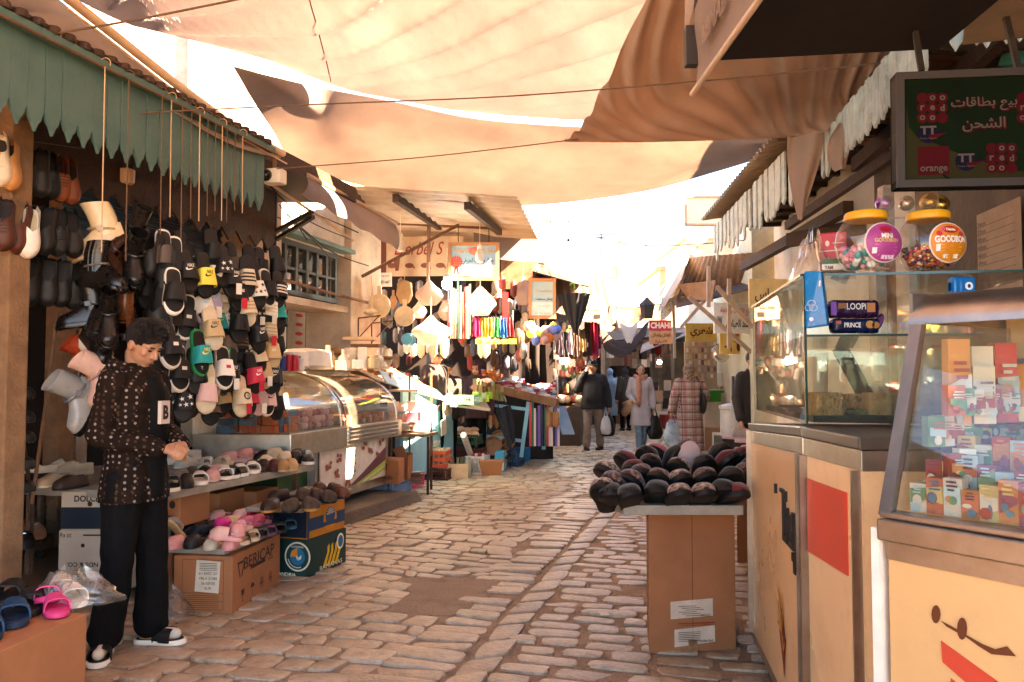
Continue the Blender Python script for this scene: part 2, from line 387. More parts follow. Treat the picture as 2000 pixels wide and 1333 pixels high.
TARP=clothmat('brown tarp',(.22,.12,.075),.3)
PLASTICW=clothmat('pale plastic sheet',(.85,.74,.62),.5)
# ------------------------------------------------------------------ street
ground=MB();ground.add([(-260,-60,-.001),(260,-60,-.001),(260,420,-.001),(-260,420,-.001)],[(0,1,2,3)])
obj('ground',ground,DIRT,kind='structure')
U0=Vector((-1.12,0,0));SD=Vector((.2535,.967,0));SU=Vector((.967,-.2535,0))
def uv(u,v,z=0):return U0+SD*v+SU*u+Vector((0,0,z))
PATCH=[G(*p) for p in((735,1205),(800,1160),(770,1135),(800,1128),(985,1132),(978,1150),(945,1160),(960,1165),(905,1200),(840,1207),(780,1213))]
def inpoly(p,poly):
 c=False;j=len(poly)-1
 for i in range(len(poly)):
  a,b=poly[i],poly[j]
  if(a.y>p.y)!=(b.y>p.y) and p.x<(b.x-a.x)*(p.y-a.y)/(b.y-a.y)+a.x:c=not c
  j=i
 return c
def stones():
 mb=MB();r=random.Random(3)
 def stone(quad,irr,h,seg):
  c=sum(quad,Vector())/4
  if inpoly(c,PATCH):return
  near=c.y<9
  n=20 if near else 8
  pts=[]
  tilt=Vector((r.gauss(0,.02),r.gauss(0,.02),0));ph=r.random()*9;e=7 if irr<.5 else 5.5
  for i in range(n):
   a=2*math.pi*(i+.5)/n;ca,sa=math.cos(a),math.sin(a)
   k=(abs(ca)**e+abs(sa)**e)**(-1/e);s_,t_=(k*ca+1)/2,(k*sa+1)/2
   p=quad[0]*(1-s_)*(1-t_)+quad[1]*s_*(1-t_)+quad[2]*s_*t_+quad[3]*(1-s_)*t_
   w=1+irr*.15*mnoise.noise(Vector((ca*1.3+ph,sa*1.3,c.x*3)))+.035*mnoise.noise(Vector((ca*5+ph,sa*5,c.y*7)))
   pts.append(c+(p-c)*w)
  dz=r.gauss(0,.004)
  rings=[]
  for f,z in((1.0,-.03),(.99,h*.45),(.965,h*.86),(.92,h)):
   rings.append([Vector((c.x+(p.x-c.x)*f,c.y+(p.y-c.y)*f,z+dz+(tilt.x*(p.x-c.x)+tilt.y*(p.y-c.y))*(1 if z>0 else 0))) for p in pts])
  vs=[v for q in rings for v in q]+[Vector((c.x,c.y,h*1.01+dz))]
  fs=[]
  for k in range(3):
   for i in range(n):fs.append((k*n+i,k*n+(i+1)%n,(k+1)*n+(i+1)%n,(k+1)*n+i))
  for i in range(n):fs.append((3*n+i,3*n+(i+1)%n,4*n))
  mb.add(vs,fs)
 def wob(u,v,k=.05):return uv(u+k*mnoise.noise(Vector((u*1.5,v*1.5,1))),v+k*mnoise.noise(Vector((u*.9,v*.9,7)))+.03*u*u*.3)
 def row(u0,u1,v,dv,lmin,lmax,gap,irr,jit,h,k):
  u=u0+r.uniform(-.15,0)*(irr>.2)
  while u<u1-.05:
   l=min(r.uniform(lmin,lmax),u1-u)
   if u1-u-l<lmin*.55:l=u1-u
   g=gap*r.uniform(.6,1.3)
   q=[(u+g/2,v+g/2),(u+l-g/2,v+g/2),(u+l-g/2,v+dv-g/2),(u+g/2,v+dv-g/2)]
   q=[wob(a+r.uniform(-jit,jit),b+r.uniform(-jit,jit),k) for a,b in q]
   stone(q,irr,h*r.uniform(.7,1.15),16)
   u+=l
 v=2.6
 while v<34:
  d=r.uniform(.13,.20);row(-4.4,-.56,v,d,.15,.32,.017,.8,.017,.012,.14);v+=d
 v=2.6
 while v<34:
  d=r.uniform(.12,.165);row(-.50,-.20,v,d,.29,.31,.028,.4,.01,.013,.02);v+=d
 v=2.6
 while v<34:
  d=r.uniform(.20,.30);g=.025
  q=[(-.175,v+g-.05),(-.01,v+g+.05),(-.01,v+d+.05),(-.175,v+d-.05)]
  stone([wob(a+r.uniform(-.008,.008),b+r.uniform(-.01,.01),.02) for a,b in q],.4,.014,16);v+=d
 v=2.6
 while v<34:
  d=r.uniform(.13,.165);row(.045+r.uniform(-.0,.06),5.2 if v>7 else 3.4,v,d,.17,.38,.038,.75,.009,.008,.03);v+=d
 return mb
obj('cobbled_street',stones(),STONE,smooth=40,kind='structure')
mb=MB()
def patchf(i,j):pass
c_=sum(PATCH,Vector())/len(PATCH);n_=len(PATCH)
ring=[]
for i in range(n_):
 a,b=PATCH[i],PATCH[(i+1)%n_]
 for k in range(4):
  p=a.lerp(b,k/4);p=p+Vector((mnoise.noise(p*9)*.05,mnoise.noise(p*9+Vector((5,5,0)))*.05,0));ring.append(p)
vs=[Vector((p.x,p.y,-.03)) for p in ring]+[Vector((p.x,p.y,.004)) for p in ring]+[c_.lerp(p,.9)+Vector((0,0,.012)) for p in ring]+[Vector((c_.x,c_.y,.016))]
m_=len(ring);fs=[]
for k in range(2):
 for i in range(m_):fs.append((k*m_+i,k*m_+(i+1)%m_,(k+1)*m_+(i+1)%m_,(k+1)*m_+i))
for i in range(m_):fs.append((2*m_+i,2*m_+(i+1)%m_,3*m_))
obj('cement_patch',mb.add(vs,fs),CEMENT,kind='structure')
# ------------------------------------------------------------------ generic pieces in street coordinates
def A(a,Y,z=0,k=.26):return Vector((a+k*Y,Y,z))
def sbox(mb,a0,a1,y0,y1,z0,z1,k=.26):
 return mb.hexa([A(a0,y0,z0,k),A(a1,y0,z0,k),A(a1,y1,z0,k),A(a0,y1,z0,k)],[A(a0,y0,z1,k),A(a1,y0,z1,k),A(a1,y1,z1,k),A(a0,y1,z1,k)])
def corrug(mb,p0,p1,p2,p3,n,amp=.018,th=.004):
 """corrugated sheet, ridges run p0->p3, repeated n times along p0->p1"""
 p0,p1,p2,p3=map(Vector,(p0,p1,p2,p3));nn=(p1-p0).cross(p3-p0).normalized()
 def f(u,v):return(p0.lerp(p1,u)).lerp(p3.lerp(p2,u),v)+nn*amp*math.sin(u*n*2*math.pi)
 return mb.sheet(f,n*6,2,th)
# ---- left shoe shop
shop=thing('shoe_shop','dim open shoe shop behind the green fringe, dark inside with timber posts','shop',A(-4.6,4.5))
mb=MB();sbox(mb,-6.6,-6.4,-.5,8.2,0,3.4);sbox(mb,-6.4,-3.4,-.5,-.3,0,3.4);sbox(mb,-6.4,-5.0,8.0,8.2,0,3.4)
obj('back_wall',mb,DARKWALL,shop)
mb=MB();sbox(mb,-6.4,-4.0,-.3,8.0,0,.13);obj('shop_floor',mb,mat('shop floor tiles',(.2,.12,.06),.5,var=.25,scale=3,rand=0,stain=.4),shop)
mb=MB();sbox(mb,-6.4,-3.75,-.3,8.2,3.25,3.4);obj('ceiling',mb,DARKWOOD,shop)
mb=MB()
def post(mb,px,Y,w,z0,z1,py=700):p=P(px,py,Y);mb.box((p.x,p.y,(z0+z1)/2),(w,w,z1-z0),(0,0,SYAW));return mb
obj('stone_pillar',post(mb,14,4.35,.14,0,3.25),mat('shade darkened plaster',(.24,.13,.06),.9,var=.3,bump=.3,bscale=50,rand=0,stain=.5,stc=(.14,.08,.045)),shop,bevel=.01)  # plaster colour lowered to stand for the shade at the shop front
obj('timber_post',post(MB(),118,6.3,.15,0,3.25),WOOD,shop,bevel=.004)
obj('timber_post',post(MB(),152,6.7,.12,0,3.25),PLASTER,shop,bevel=.004)
mb=MB()
for i in range(16):
 z=3.22-i*.07;sbox(mb,-4.98,-4.93,6.0,8.0,z-.066,z);sbox(mb,-4.93,-4.915,6.0,8.0,z-.045,z-.02)
obj('roller_shutter',mb,mat('blue shutter',(.035,.062,.10),.45,metal=.2,bump=.1,rand=0),shop)
mb=MB()
n_=18
for i in range(n_):
 y0=3.9+i*.2;zb=2.62
 pts=[A(-4.2,y0,3.2),A(-4.2,y0,zb+.1),A(-4.2,y0+.1,zb),A(-4.2,y0+.2,zb+.1),A(-4.2,y0+.2,3.2)]
 mb.slab(pts,.02)
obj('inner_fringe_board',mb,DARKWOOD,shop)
mb=MB()
for z in(.55,1.0,1.45,1.9):sbox(mb,-6.35,-6.0,2.0,6.8,z-.03,z)
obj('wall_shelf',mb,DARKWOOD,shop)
r_=random.Random(5);k=0
boxcols=['#1a1410','#241610','#0f0d0c','#3a1d10','#15151a']
for z in(.55,1.0,1.45,1.9):
 for i in range(12):
  y=2.2+i*.37;mb=MB();h=r_.uniform(.12,.3);c=boxcols[(i*3+int(z*7))%5]
  sbox(mb,-6.3,-6.02,y,y+.3,z,z+h)
  o=single('shoe_box',mb,cmat(c,.5),'dark shoe box on the dim shelves at the back of the shoe shop','box','shoe boxes on the back shelves')
# ---- green fringe (hoarding) over the shoe shop: separate boards with ogee tips
fr=thing('green_fringe','green painted plank fringe with pointed ogee tips along the shoe shop eave','eave fringe',A(-3.45,4.5,2.7))
KA=-3.45
mb=MB();n_=30;y0=2.9;dy=(6.0-y0)/n_;r_=random.Random(2)
for i in range(n_):
 ya,yb=y0+i*dy+.002,y0+(i+1)*dy-.002;yc=(ya+yb)/2;zb=2.70+r_.uniform(-.006,.006);o_=r_.uniform(-.004,.004)
 prof=[(ya,3.16),(ya,zb+.10),(ya+dy*.06,zb+.085),(ya+dy*.16,zb+.05),(ya+dy*.30,zb+.035),(yc,zb-.01),(yb-dy*.30,zb+.035),(yb-dy*.16,zb+.05),(yb-dy*.06,zb+.085),(yb,zb+.10),(yb,3.16)]
 mb.slab([A(KA+o_,p[0],p[1]) for p in prof],.018)
obj('fringe_boards',mb,GREENWOOD,fr)
mb=MB();sbox(mb,KA-.2,KA+.06,2.9,6.05,3.16,3.2);obj('eave_board',mb,GREENWOOD,fr)
for i in range(32):
 y=2.95+i*.097;mb=MB();mb.lathe([(.03,0),(.034,.008),(.034,.03),(.03,.036)],12,A(KA+.05,y,3.2));obj('roof_batten_end',mb,DARKWOOD,fr)
mb=MB();sbox(mb,-4.4,KA+.0,2.9,6.05,3.24,3.262);obj('roof_deck',mb,DARKWOOD,fr)
mb=MB();mb.tube([A(KA+.07,2.9,3.15),A(KA+.07,6.05,3.15)],.008,6);obj('hook_rail',mb,RUST,fr)
# ---- left white building with the barred window
wb=thing('plaster_house','worn pale plaster building with barred window above a small shop opening','building',A(-4.8,9.3))
mb=MB();sbox(mb,-5.3,-4.6,7.85,8.35,0,5.2);sbox(mb,-5.3,-4.8,8.35,10.2,2.98,5.2);sbox(mb,-5.3,-4.72,10.2,11.1,0,5.2)
sbox(mb,-9.5,-5.3,7.9,8.1,3.4,5.2);sbox(mb,-5.6,-5.4,8.35,9.3,0,2.2)
obj('wall',mb,PLASTER,wb,bevel=.012)
mb=MB();sbox(mb,-5.62,-5.55,8.35,10.2,0,3.0);obj('inner_wall',mb,WHITEWALL,wb)
mb=MB();sbox(mb,-5.3,-4.76,8.35,10.2,2.26,2.34);obj('lintel',mb,PLASTER,wb)
wn=MB();wy0,wy1=8.55,10.0
sbox(wn,-4.86,-4.80,wy0,wy1,2.36,2.42);sbox(wn,-4.86,-4.80,wy0,wy1,2.92,2.98)
for i in range(7):
 y=wy0+i*(wy1-wy0-.05)/6;sbox(wn,-4.855,-4.805,y,y+.05,2.42,2.92)
sbox(wn,-4.85,-4.81,wy0,wy1,2.65,2.68)
wf=obj('window',wn,mat('green grey window paint',(.035,.038,.03),.6,var=.3,rand=0,stain=.4),wb)
mb=MB();sbox(mb,-4.91,-4.90,wy0,wy1,2.4,2.94);obj('pane',mb,glass('dark pane',(.12,.10,.08),.05),wf)
mb=MB();sbox(mb,-4.82,-4.62,wy0-.1,wy1+.1,3.0,3.05);obj('window_hood',mb,mat('faded teal tin',(.12,.22,.20),.6,bump=.2,stain=.5),wb)
mb=MB();mb.tube([A(-4.7,8.3,2.5),A(-4.55,9.4,2.42),A(-4.55,10.3,2.40)],.02,6);obj('curtain_rail',mb,RUST,wb)
# ---- recessed stall wall facing the camera, with roof
rs=thing('utensil_shop','shadowed shop front with lean-to tin roof on brown beams, hung with kitchenware','shop',(-1.2,12.3,0))
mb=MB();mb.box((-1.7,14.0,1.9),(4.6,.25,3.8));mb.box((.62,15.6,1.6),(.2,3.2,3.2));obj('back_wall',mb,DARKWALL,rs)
mb=MB();a0,a1,b0,b1=P(640,360,8.8),P(1010,385,8.9),P(1062,490,14.1),P(690,482,14.1)
corrug(mb,a0,b1,b0,a1,16,.015);obj('tin_roof',mb,TIN,rs)
for(x0,y0,x1,y1) in((772,383,858,440),(912,398,976,450),(690,372,740,436)):
 mb=MB();p,q=P(x0,y0+4,9.1),P(x1,y1+4,11.5);mb.bar(p,q,.07,.09);obj('roof_beam',mb,DARKWOOD,rs)
mb=MB();mb.bar(P(775,436,11.4),P(970,446,11.4),.05,.05);mb.bar(P(838,440,11.35),P(836,566,11.35),.05,.05);mb.bar(P(708,540,9.6),P(895,440,11.0),.035,.035);obj('bracket_bar',mb,RUST,rs)
# ---- canopies between the roofs
def poly(pts,t):
 pts=[Vector(p) for p in pts];n=len(pts)-1;x=t*n;i=min(int(x),n-1);f=x-i
 p0=pts[max(i-1,0)];p1=pts[i];p2=pts[i+1];p3=pts[min(i+2,n)]
 return.5*((2*p1)+(p2-p0)*f+(2*p0-5*p1+4*p2-p3)*f*f+(3*p1-p0-3*p2+p3)*f**3)
def coons(top,bot,left,right,fold=None):
 c00,c10,c01,c11=Vector(top[0]),Vector(top[-1]),Vector(bot[0]),Vector(bot[-1])
 def f(u,v):
  a=poly(top,u).lerp(poly(bot,u),v);b=poly(left,v).lerp(poly(right,v),u)
  c=c00*(1-u)*(1-v)+c10*u*(1-v)+c01*(1-u)*v+c11*u*v
  p=a+b-c
  if fold:p=p+fold(u,v)
  return p
 return f
def ends(a,b):return[Vector(a),Vector(b)]
def canopy(name,label,top,bot,left,right,m,fold=None,nu=70,nv=40):
 mb=MB();mb.sheet(coons(top,bot,left,right,fold),nu,nv,.003)
 return single(name,mb,m,label,'awning',smooth=60)
def folds(n,amp,ph=0.,skew=.5):
 def f(u,v):
  w=math.sin(math.pi*min(max(v,0),1))**.6
  x=(u+skew*v*v)*n+.8*mnoise.noise(Vector((u*3+ph,v*1.5,ph)))
  return Vector((0,0,amp*w*(abs(math.sin(x*math.pi))**1.6-.5+.6*mnoise.noise(Vector((u*5,v*3,ph))))))
 return f
topA=[(-3.3,.3,4.1),(-1.6,.1,4.1),(.4,.0,3.9),(2.6,.2,3.9)]
botA=[P(150,0,4.7),P(250,47,5.3),P(350,72,5.9),P(518,116,6.5),P(665,171,7.0),P(775,194,7.2),P(915,218,7.4),P(1128,234,7.5),P(1300,230,7.3),P(1500,200,7.0)]
canopy('canvas_canopy','large cream canvas sheet slung across the street overhead, soft folds and a central seam',topA,botA,[topA[0],(-2.95,2.5,4.0),botA[0]],[topA[-1],(2.75,3.5,3.75),botA[-1]],CANVAS,folds(13,.17,1.0,.55),150,60)
fA=coons(topA,botA,[topA[0],(-2.95,2.5,4.0),botA[0]],[topA[-1],(2.75,3.5,3.75),botA[-1]],folds(13,.17,1.0,.55))
topB=[P(456,130,5.7),P(540,152,6.4),P(620,170,7.0),P(770,199,7.4),P(930,232,7.6),P(1130,248,7.7),P(1350,252,7.4),P(1560,262,6.9)]
botB=[P(568,324,8.2),P(700,361,8.8),P(800,382,9.2),P(900,396,9.5),P(1050,400,9.6),P(1250,375,9.2),P(1400,335,8.4),P(1545,290,7.2)]
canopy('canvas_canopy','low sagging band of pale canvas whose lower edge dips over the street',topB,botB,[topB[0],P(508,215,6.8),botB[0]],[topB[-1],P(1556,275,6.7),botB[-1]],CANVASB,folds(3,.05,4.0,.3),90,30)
topC=[P(1330,-160,3.9),P(1500,-150,3.7),P(1700,-60,3.9),P(1738,104,4.7)]
botC=[P(1100,277,6.4),P(1230,278,6.3),P(1400,274,6.0),P(1530,268,5.75),P(1612,258,5.5)]
canopy('canvas_canopy','darker tan canvas sheet tied to the right hand eave with a dangling corner',topC,botC,[topC[0],P(1262,0,4.6),P(1188,155,5.5),P(1140,240,6.1),botC[0]],[topC[-1],P(1700,165,5.0),P(1665,212,5.25),botC[-1]],CANVAS2,folds(9,.06,9.0,-.5),100,44)
topD=[P(60,-60,3.75),P(115,0,4.1),P(215,78,4.55),P(330,168,5.05),P(440,248,5.6),P(548,308,6.2)]
botD=[P(-60,-20,3.6),P(0,28,3.8),P(60,52,3.95),P(105,66,4.05),P(160,108,4.3),P(330,214,4.95),P(450,282,5.5),P(540,309,6.1)]
canopy('canvas_awning','tan canvas strip hanging over the green fringe on a round roller bar',topD,botD,ends(topD[0],botD[0]),ends(topD[-1],botD[-1]),CANVAS2,folds(4,.03,2.0,.2),60,14)
mb=MB();mb.tube([p+Vector((.02,0,.03)) for p in topD[1:]],.028,10);mb.tube([p+Vector((.05,0,-.05)) for p in topD[1:]],.006,6)
single('awning_roller',mb,mat('awning pole',(.6,.42,.26),.5),'long round awning pole running above the green fringe','pole',smooth=True)
def tail(pts,m,label,th=.004):
 """a loose corner of cloth: rows of (left, right) points, gathered and pleated"""
 def f(u,v):
  a=poly([q[0] for q in pts],v).lerp(poly([q[1] for q in pts],v),u)
  return a+Vector((0,1,0))*.05*math.sin(u*7+v*2)*(1-.5*v)
 mb=MB();mb.sheet(f,18,22,th);return single('canvas_tail',mb,m,label,'cloth',smooth=60)
tail([(P(1538,266,5.6),P(1612,262,5.6)),(P(1540,310,5.55),P(1608,300,5.5)),(P(1548,370,5.5),P(1590,362,5.5)),(P(1562,428,5.5),P(1566,430,5.5))],CANVAS2,'loose pointed corner of canvas dangling from the right hand canopy')
tail([(P(1640,240,5.2),P(1672,208,5.2)),(P(1622,270,5.2),P(1672,250,5.2)),(P(1620,310,5.2),P(1662,295,5.2)),(P(1634,334,5.2),P(1652,330,5.2))],CANVAS2,'torn crumpled rag of canvas caught on the pale blue fringe')
def rope(pts,r,label,m=ROPE,name='rope'):
 mb=MB();mb.tube([poly(pts,i/24) for i in range(25)],r,6);return single(name,mb,m,label,'rope',smooth=True)
rope([P(95,68,4.0),P(260,40,4.1),P(460,0,4.1),P(560,-22,4.1)],.006,'thick rope stretched from the green fringe up past the large canvas')
rope([P(255,222,4.7),P(600,205,5.0),P(1000,188,5.1),P(1400,156,5.0),P(1722,124,4.6)],.0045,'long rope spanning the whole street below the large canvas')
rope([P(540,330,6.1),P(800,310,6.3),P(1000,288,6.4),P(1130,272,6.3)],.0045,'short rope running from the security camera to the tip of the dark canvas')
sp_=[fA(.43,.3+.7*i/120) for i in range(121)];mb=MB();mb.tube([sum(sp_[max(0,i-12):i+13],Vector())/len(sp_[max(0,i-12):i+13])+Vector((0,0,-.03)) for i in range(0,121,2)],.005,5)
single('canvas_seam',mb,ROPE,'dark stitched seam cord crossing the large cream canvas','seam',smooth=True)
r_=random.Random(41)
for i,(px,py,c_) in enumerate(((905,1020,'#d8cbb8'),(760,1080,'#c8a878'),(1120,960,'#d8cbb8'),(640,1180,'#8a6a48'),(1010,1180,'#b89468'),(1180,1200,'#d8cbb8'),(480,1270,'#7a5a3c'),(860,930,'#a83828'),(1090,1090,'#8a6a48'),(560,1230,'#c8b090'))):
 p=G(px,py,.02);mb=MB();a=r_.random()*6;w=r_.uniform(.012,.03);q=[p+Vector((w*math.cos(a+k*1.57)*(1.6 if k%2 else 1),w*math.sin(a+k*1.57),r_.uniform(0,.008))) for k in range(4)];mb.slab(q,.0015);single('litter_scrap',mb,cmat(c_,.8),'%s scrap of litter on the cobbles'%['white paper','tan card','small white','brown leaf','straw coloured','pale torn','dark brown','red wrapper','dry brown','beige'][i],'litter')
for i,(a,b,z) in enumerate((((0,40,9),(700,455,9.4),.25),((1000,405,12),(1460,470,11),.3),((1090,560,15),(1320,590,14),.25),((560,420,8.2),(720,520,10),.1))):
 p,q=P(*a),P(*b);rope([p,p.lerp(q,.5)+Vector((0,0,-z)),q],.007,'sagging electric cable %s'%['high on the plaster house','crossing below the sky gap','between the far roofs','beside the barred window'][i],BLACK,'cable')
# ================================================================== FOOTWEAR
def interp(tab,t):
 for(a,x),(b,y) in zip(tab,tab[1:]):
  if t<=b:
   f=(t-a)/(b-a) if b>a else 0
   f=f*f*(3-2*f)*.4+f*.6
   return x+(y-x)*f
 return tab[-1][1]
OUT=[(0,0),(.012,.34),(.04,.58),(.1,.74),(.25,.76),(.42,.76),(.58,.9),(.7,1),(.8,.99),(.89,.84),(.955,.55),(.985,.3),(1,0)]
def half(t):return interp(OUT,t)
def sole(Lg,Wd,h,grow=1.0,z0=0.,heel=0.):
 """foot shaped slab, heel at y=0, toe at y=Lg"""
 mb=MB();ts=[0,.012,.04,.08,.14,.22,.32,.42,.52,.6,.68,.75,.81,.87,.92,.955,.985,1.0]
 ring=[(half(t)*Wd/2*grow+(.004*math.sin(t*3.1)),t) for t in ts]+[(-half(t)*Wd/2*grow,t) for t in ts[-2:0:-1]]
 n=len(ring);y=lambda t:Lg/2+(t-.5)*Lg*grow
 hz=lambda t:h+heel*max(0,.5-t)*2
 vs=[]
 for f,k in((.95,0),(1,.12),(1,.85),(.965,1)):
  for x,t in ring:vs.append((x*f,Lg/2+(y(t)-Lg/2)*(f if f<1 else 1),z0+hz(t)*k))
 fs=[]
 for q in range(3):
  for i in range(n):fs.append((q*n+i,q*n+(i+1)%n,(q+1)*n+(i+1)%n,(q+1)*n+i))
 fs+=[tuple(range(n-1,-1,-1)),tuple(range(3*n,4*n))]
 return mb.add(vs,fs)
def upper(Lg,Wd,z0,Hf,t0,t1=1.0,topen=0.,collar=.05,puff=1.0,openw=.55,th=.004):
 """the shoe upper: an arch across the foot from t0 to t1; behind topen its top is open"""
 mb=MB();ts=[t0+(t1-t0)*(1-(1-i/16)**1.5) if t1>=1 else t0+(t1-t0)*i/10 for i in range(17 if t1>=1 else 11)]
 NA=9
 def pt(t,a,side):
  hw=half(t)*Wd/2*puff+.002
  closed=t>=topen
  H=Hf(t)
  if closed:ang=a*math.pi/2;x=hw*math.cos(ang)**.8;z=H*math.sin(ang)**.75
  else:
   f=min(1,(topen-t)/.12);amax=math.pi/2*(1-f*openw);ang=a*amax
   x=hw*math.cos(ang)**.8;z=(H*(1-f)+collar*f)*math.sin(ang)**.75/(math.sin(amax)**.75)
  return Vector((side*x,Lg*t,z0+z))
 for side in(1,-1):
  vs=[pt(t,j/NA,side) for t in ts for j in range(NA+1)];w=NA+1
  fs=[(i*w+j,(i+1)*w+j,(i+1)*w+j+1,i*w+j+1) for i in range(len(ts)-1) for j in range(NA)]
  mb.add(vs,fs)
 if t0<=.03:
  hw=half(t0 if t0>.012 else.012)*Wd/2
 return mb
def strap(Lg,Wd,z0,ta,tb,H,th=.006,flare=1.06):
 mb=MB()
 def f(u,v):
  t=ta+(tb-ta)*u;a=v*math.pi;hw=half(t)*Wd/2*flare
  c=math.cos(a);return Vector((hw*math.copysign(abs(c)**.6,c),Lg*t,z0-.008+(H*(1-.12*u)+.008)*math.sin(a)**.62))
 return mb.sheet(f,6,16,th)
MESHES={}
def parts_for(kind,cols,logo=None):
 """list of (part name, mesh, materials) for one shoe; cached so repeats share meshes"""
 key=(kind,tuple(cols),logo)
 if key in MESHES:return MESHES[key]
 c=[cmat(x,.6 if kind!='boot' else.28,rand=.15) if isinstance(x,str) else x for x in cols]+[BLACK]*4
 out=[]
 def add(n,mb,m,smooth=50):
  me=mb.mesh(n,smooth,True);me.materials.append(m);out.append((n,me))
 if kind=='slide':
  add('sole',sole(.275,.105,.026),c[0]);add('footbed',sole(.275,.105,.003,.9,.0262),c[1])
  add('strap',strap(.275,.108,.024,.40,.76,.062),c[2])
  lg=MB()
  def on(x,t,lift=.0015):
   hw=half(t)*.108/2*1.06;xx=max(-.95,min(.95,x/hw));s_=(1-abs(xx)**(1/.6*1.0)) if False else math.sin(math.acos(math.copysign(abs(xx)**(1/.6),xx)))
   u=(t-.40)/.36;return Vector((x,.275*t,.016+(.062*(1-.12*u)+.008)*s_**.62+lift))
  if logo:
   if 'swoosh' in logo:
    lg.add([on(-p[0]*.06,.53-p[1]*.19+.03) for p in SWOOSH],[tuple(range(len(SWOOSH)))])
    vs,fs,cx,cyy,tw,th=text_mesh('NIKE',.25,.01)
    lg.add([on(-(v.x-cx)/tw*.04,.49-(v.y-cyy)/th*.07) for v in vs],fs)
   elif logo.startswith('bars'):
    for k in range(3):
     t=.48+k*.08;lg.add([on(-.045+.09*i/8,t) for i in range(9)]+[on(.045-.09*i/8,t+.04) for i in range(9)],[(i,i+1,16-i,17-i) for i in range(8)])
   elif logo.startswith('star'):
    for(sx,st,sr) in((-.02,.5,.016),(.022,.55,.014),(0,.66,.015),(.03,.67,.01),(-.03,.64,.011)):
     q=[]
     for i in range(10):
      rr=sr if i%2==0 else sr*.4;q.append(on(sx+rr*math.cos(i*.628),st+rr/.275*math.sin(i*.628)))
     lg.add(q,[tuple(range(10))])
   elif logo.startswith('tag'):
    lg.add([on(-.014,.53),on(.014,.53),on(.014,.6),on(-.014,.6)],[(0,1,2,3)])
   elif logo.startswith('ring'):
    lg.add([on(.024*math.cos(i*.524),.57+.09*math.sin(i*.524)) for i in range(12)]+[on(.017*math.cos(i*.524),.57+.064*math.sin(i*.524)) for i in range(12)],[(i,(i+1)%12,12+(i+1)%12,12+i) for i in range(12)])
    vs,fs,cx,cyy,tw,th=text_mesh('CK');lg.add([on(-(v.x-cx)/tw*.03,.57-(v.y-cyy)/th*.16) for v in vs],fs)
   if lg.v:add('emblem',lg,c[3],False)
 elif kind=='slipper':
  add('sole',sole(.265,.102,.022),c[0]);add('footbed',sole(.265,.102,.004,.88,.0222),c[1])
  add('vamp',upper(.265,.106,.018,lambda t:.066*min(1,(1.02-t)/.22)**.55,.40),c[2])
 elif kind=='velvet':
  add('sole',sole(.265,.108,.030,1.03),c[0]);add('lining',sole(.265,.102,.004,.88,.0302),c[1])
  add('vamp',upper(.265,.104,.024,lambda t:.050*min(1,(1.02-t)/.2)**.55,.42),c[2])
  mb=MB();hw=half(.42)*.052+.002;mb.tube([(hw*math.copysign(abs(math.cos(a))**.8,math.cos(a)),.265*.42,.024+.050*math.sin(a)**.75) for a in[math.pi*i/14 for i in range(15)]],.0075,7);add('trim',mb,c[3])
 elif kind=='clog':
  add('sole',sole(.265,.112,.034,1.03),c[0]);add('footbed',sole(.265,.112,.003,.88,.0345),c[1])
  add('vamp',upper(.265,.116,.03,lambda t:.075*min(1,(1.03-t)/.25)**.5,.45),c[2])
  hb=MB()
  for sx in(-.03,-.01,.01,.03):
   for t in(.66,.76,.85):hb.ball((sx*(1.3-t*.5),.265*t,.03+.073*min(1,(1.03-t)/.25)**.5*(1-(sx/.06)**2*.5)),(.0042,.0042,.003),6,4)
  add('vent_holes',hb,cmat('#4a2a2a'))
  mb=MB();mb.tube([Vector((.056*math.cos(a),.1-.075*math.sin(a),.06)) for a in[math.pi*i/10 for i in range(11)]],.006,6);add('heel_strap',mb,c[2])
 elif kind in('loafer','sneaker','lace'):
  sh=.03 if kind=='sneaker' else.02
  add('sole',sole(.275,.1,sh,1.03 if kind=='sneaker' else 1.0,0,.006),c[0])
  Hf=lambda t:interp([(0,.06),(.3,.072),(.5,.085),(.65,.07),(.8,.052),(.92,.042),(1,.012)],t)
  add('upper',upper(.275,.1,sh-.004,Hf,.012,1.0,.52 if kind!='loafer' else.56,.058,1.0),c[2])
  add('insole',sole(.275,.1,.003,.8,sh+.002),c[1])
  if kind!='loafer':
   mb=MB()
   for i in range(5):
    t=.5+i*.055;z=sh-.002+Hf(t);mb.tube([(-.022,.275*t,z-.006),(0,.275*t+.004,z+.003),(.022,.275*t,z-.006)],.0022,5)
   add('laces',mb,c[3])
 elif kind=='boot':
  add('sole',sole(.285,.105,.034,1.04,0,.006),c[0])
  Hf=lambda t:interp([(0,.10),(.35,.12),(.5,.10),(.65,.075),(.8,.06),(.92,.05),(1,.012)],t)
  add('upper',upper(.285,.102,.03,Hf,.012,1.0,.42,.11,1.0,.4),c[2])
  mb=MB()
  def sh(u,v):
   a=2*math.pi*u;z=.09+.17*v;w=.043+.006*v;l=.062+.004*v
   return Vector((w*math.cos(a),.085-.012*math.sin(v*3)+l*math.sin(a),z+.012*v*math.sin(a)))
  mb.sheet(sh,20,6,.003);add('shaft',mb,c[2])
  mb=MB();mb.tube([Vector((.048*math.cos(a),.088+.066*math.sin(a),.125+.02*math.sin(a))) for a in[2*math.pi*i/16 for i in range(16)]],.006,6,closed=True);mb.box((-.05,.1,.128),(.012,.03,.026));add('buckle_strap',mb,c[3])
 MESHES[key]=out;return out
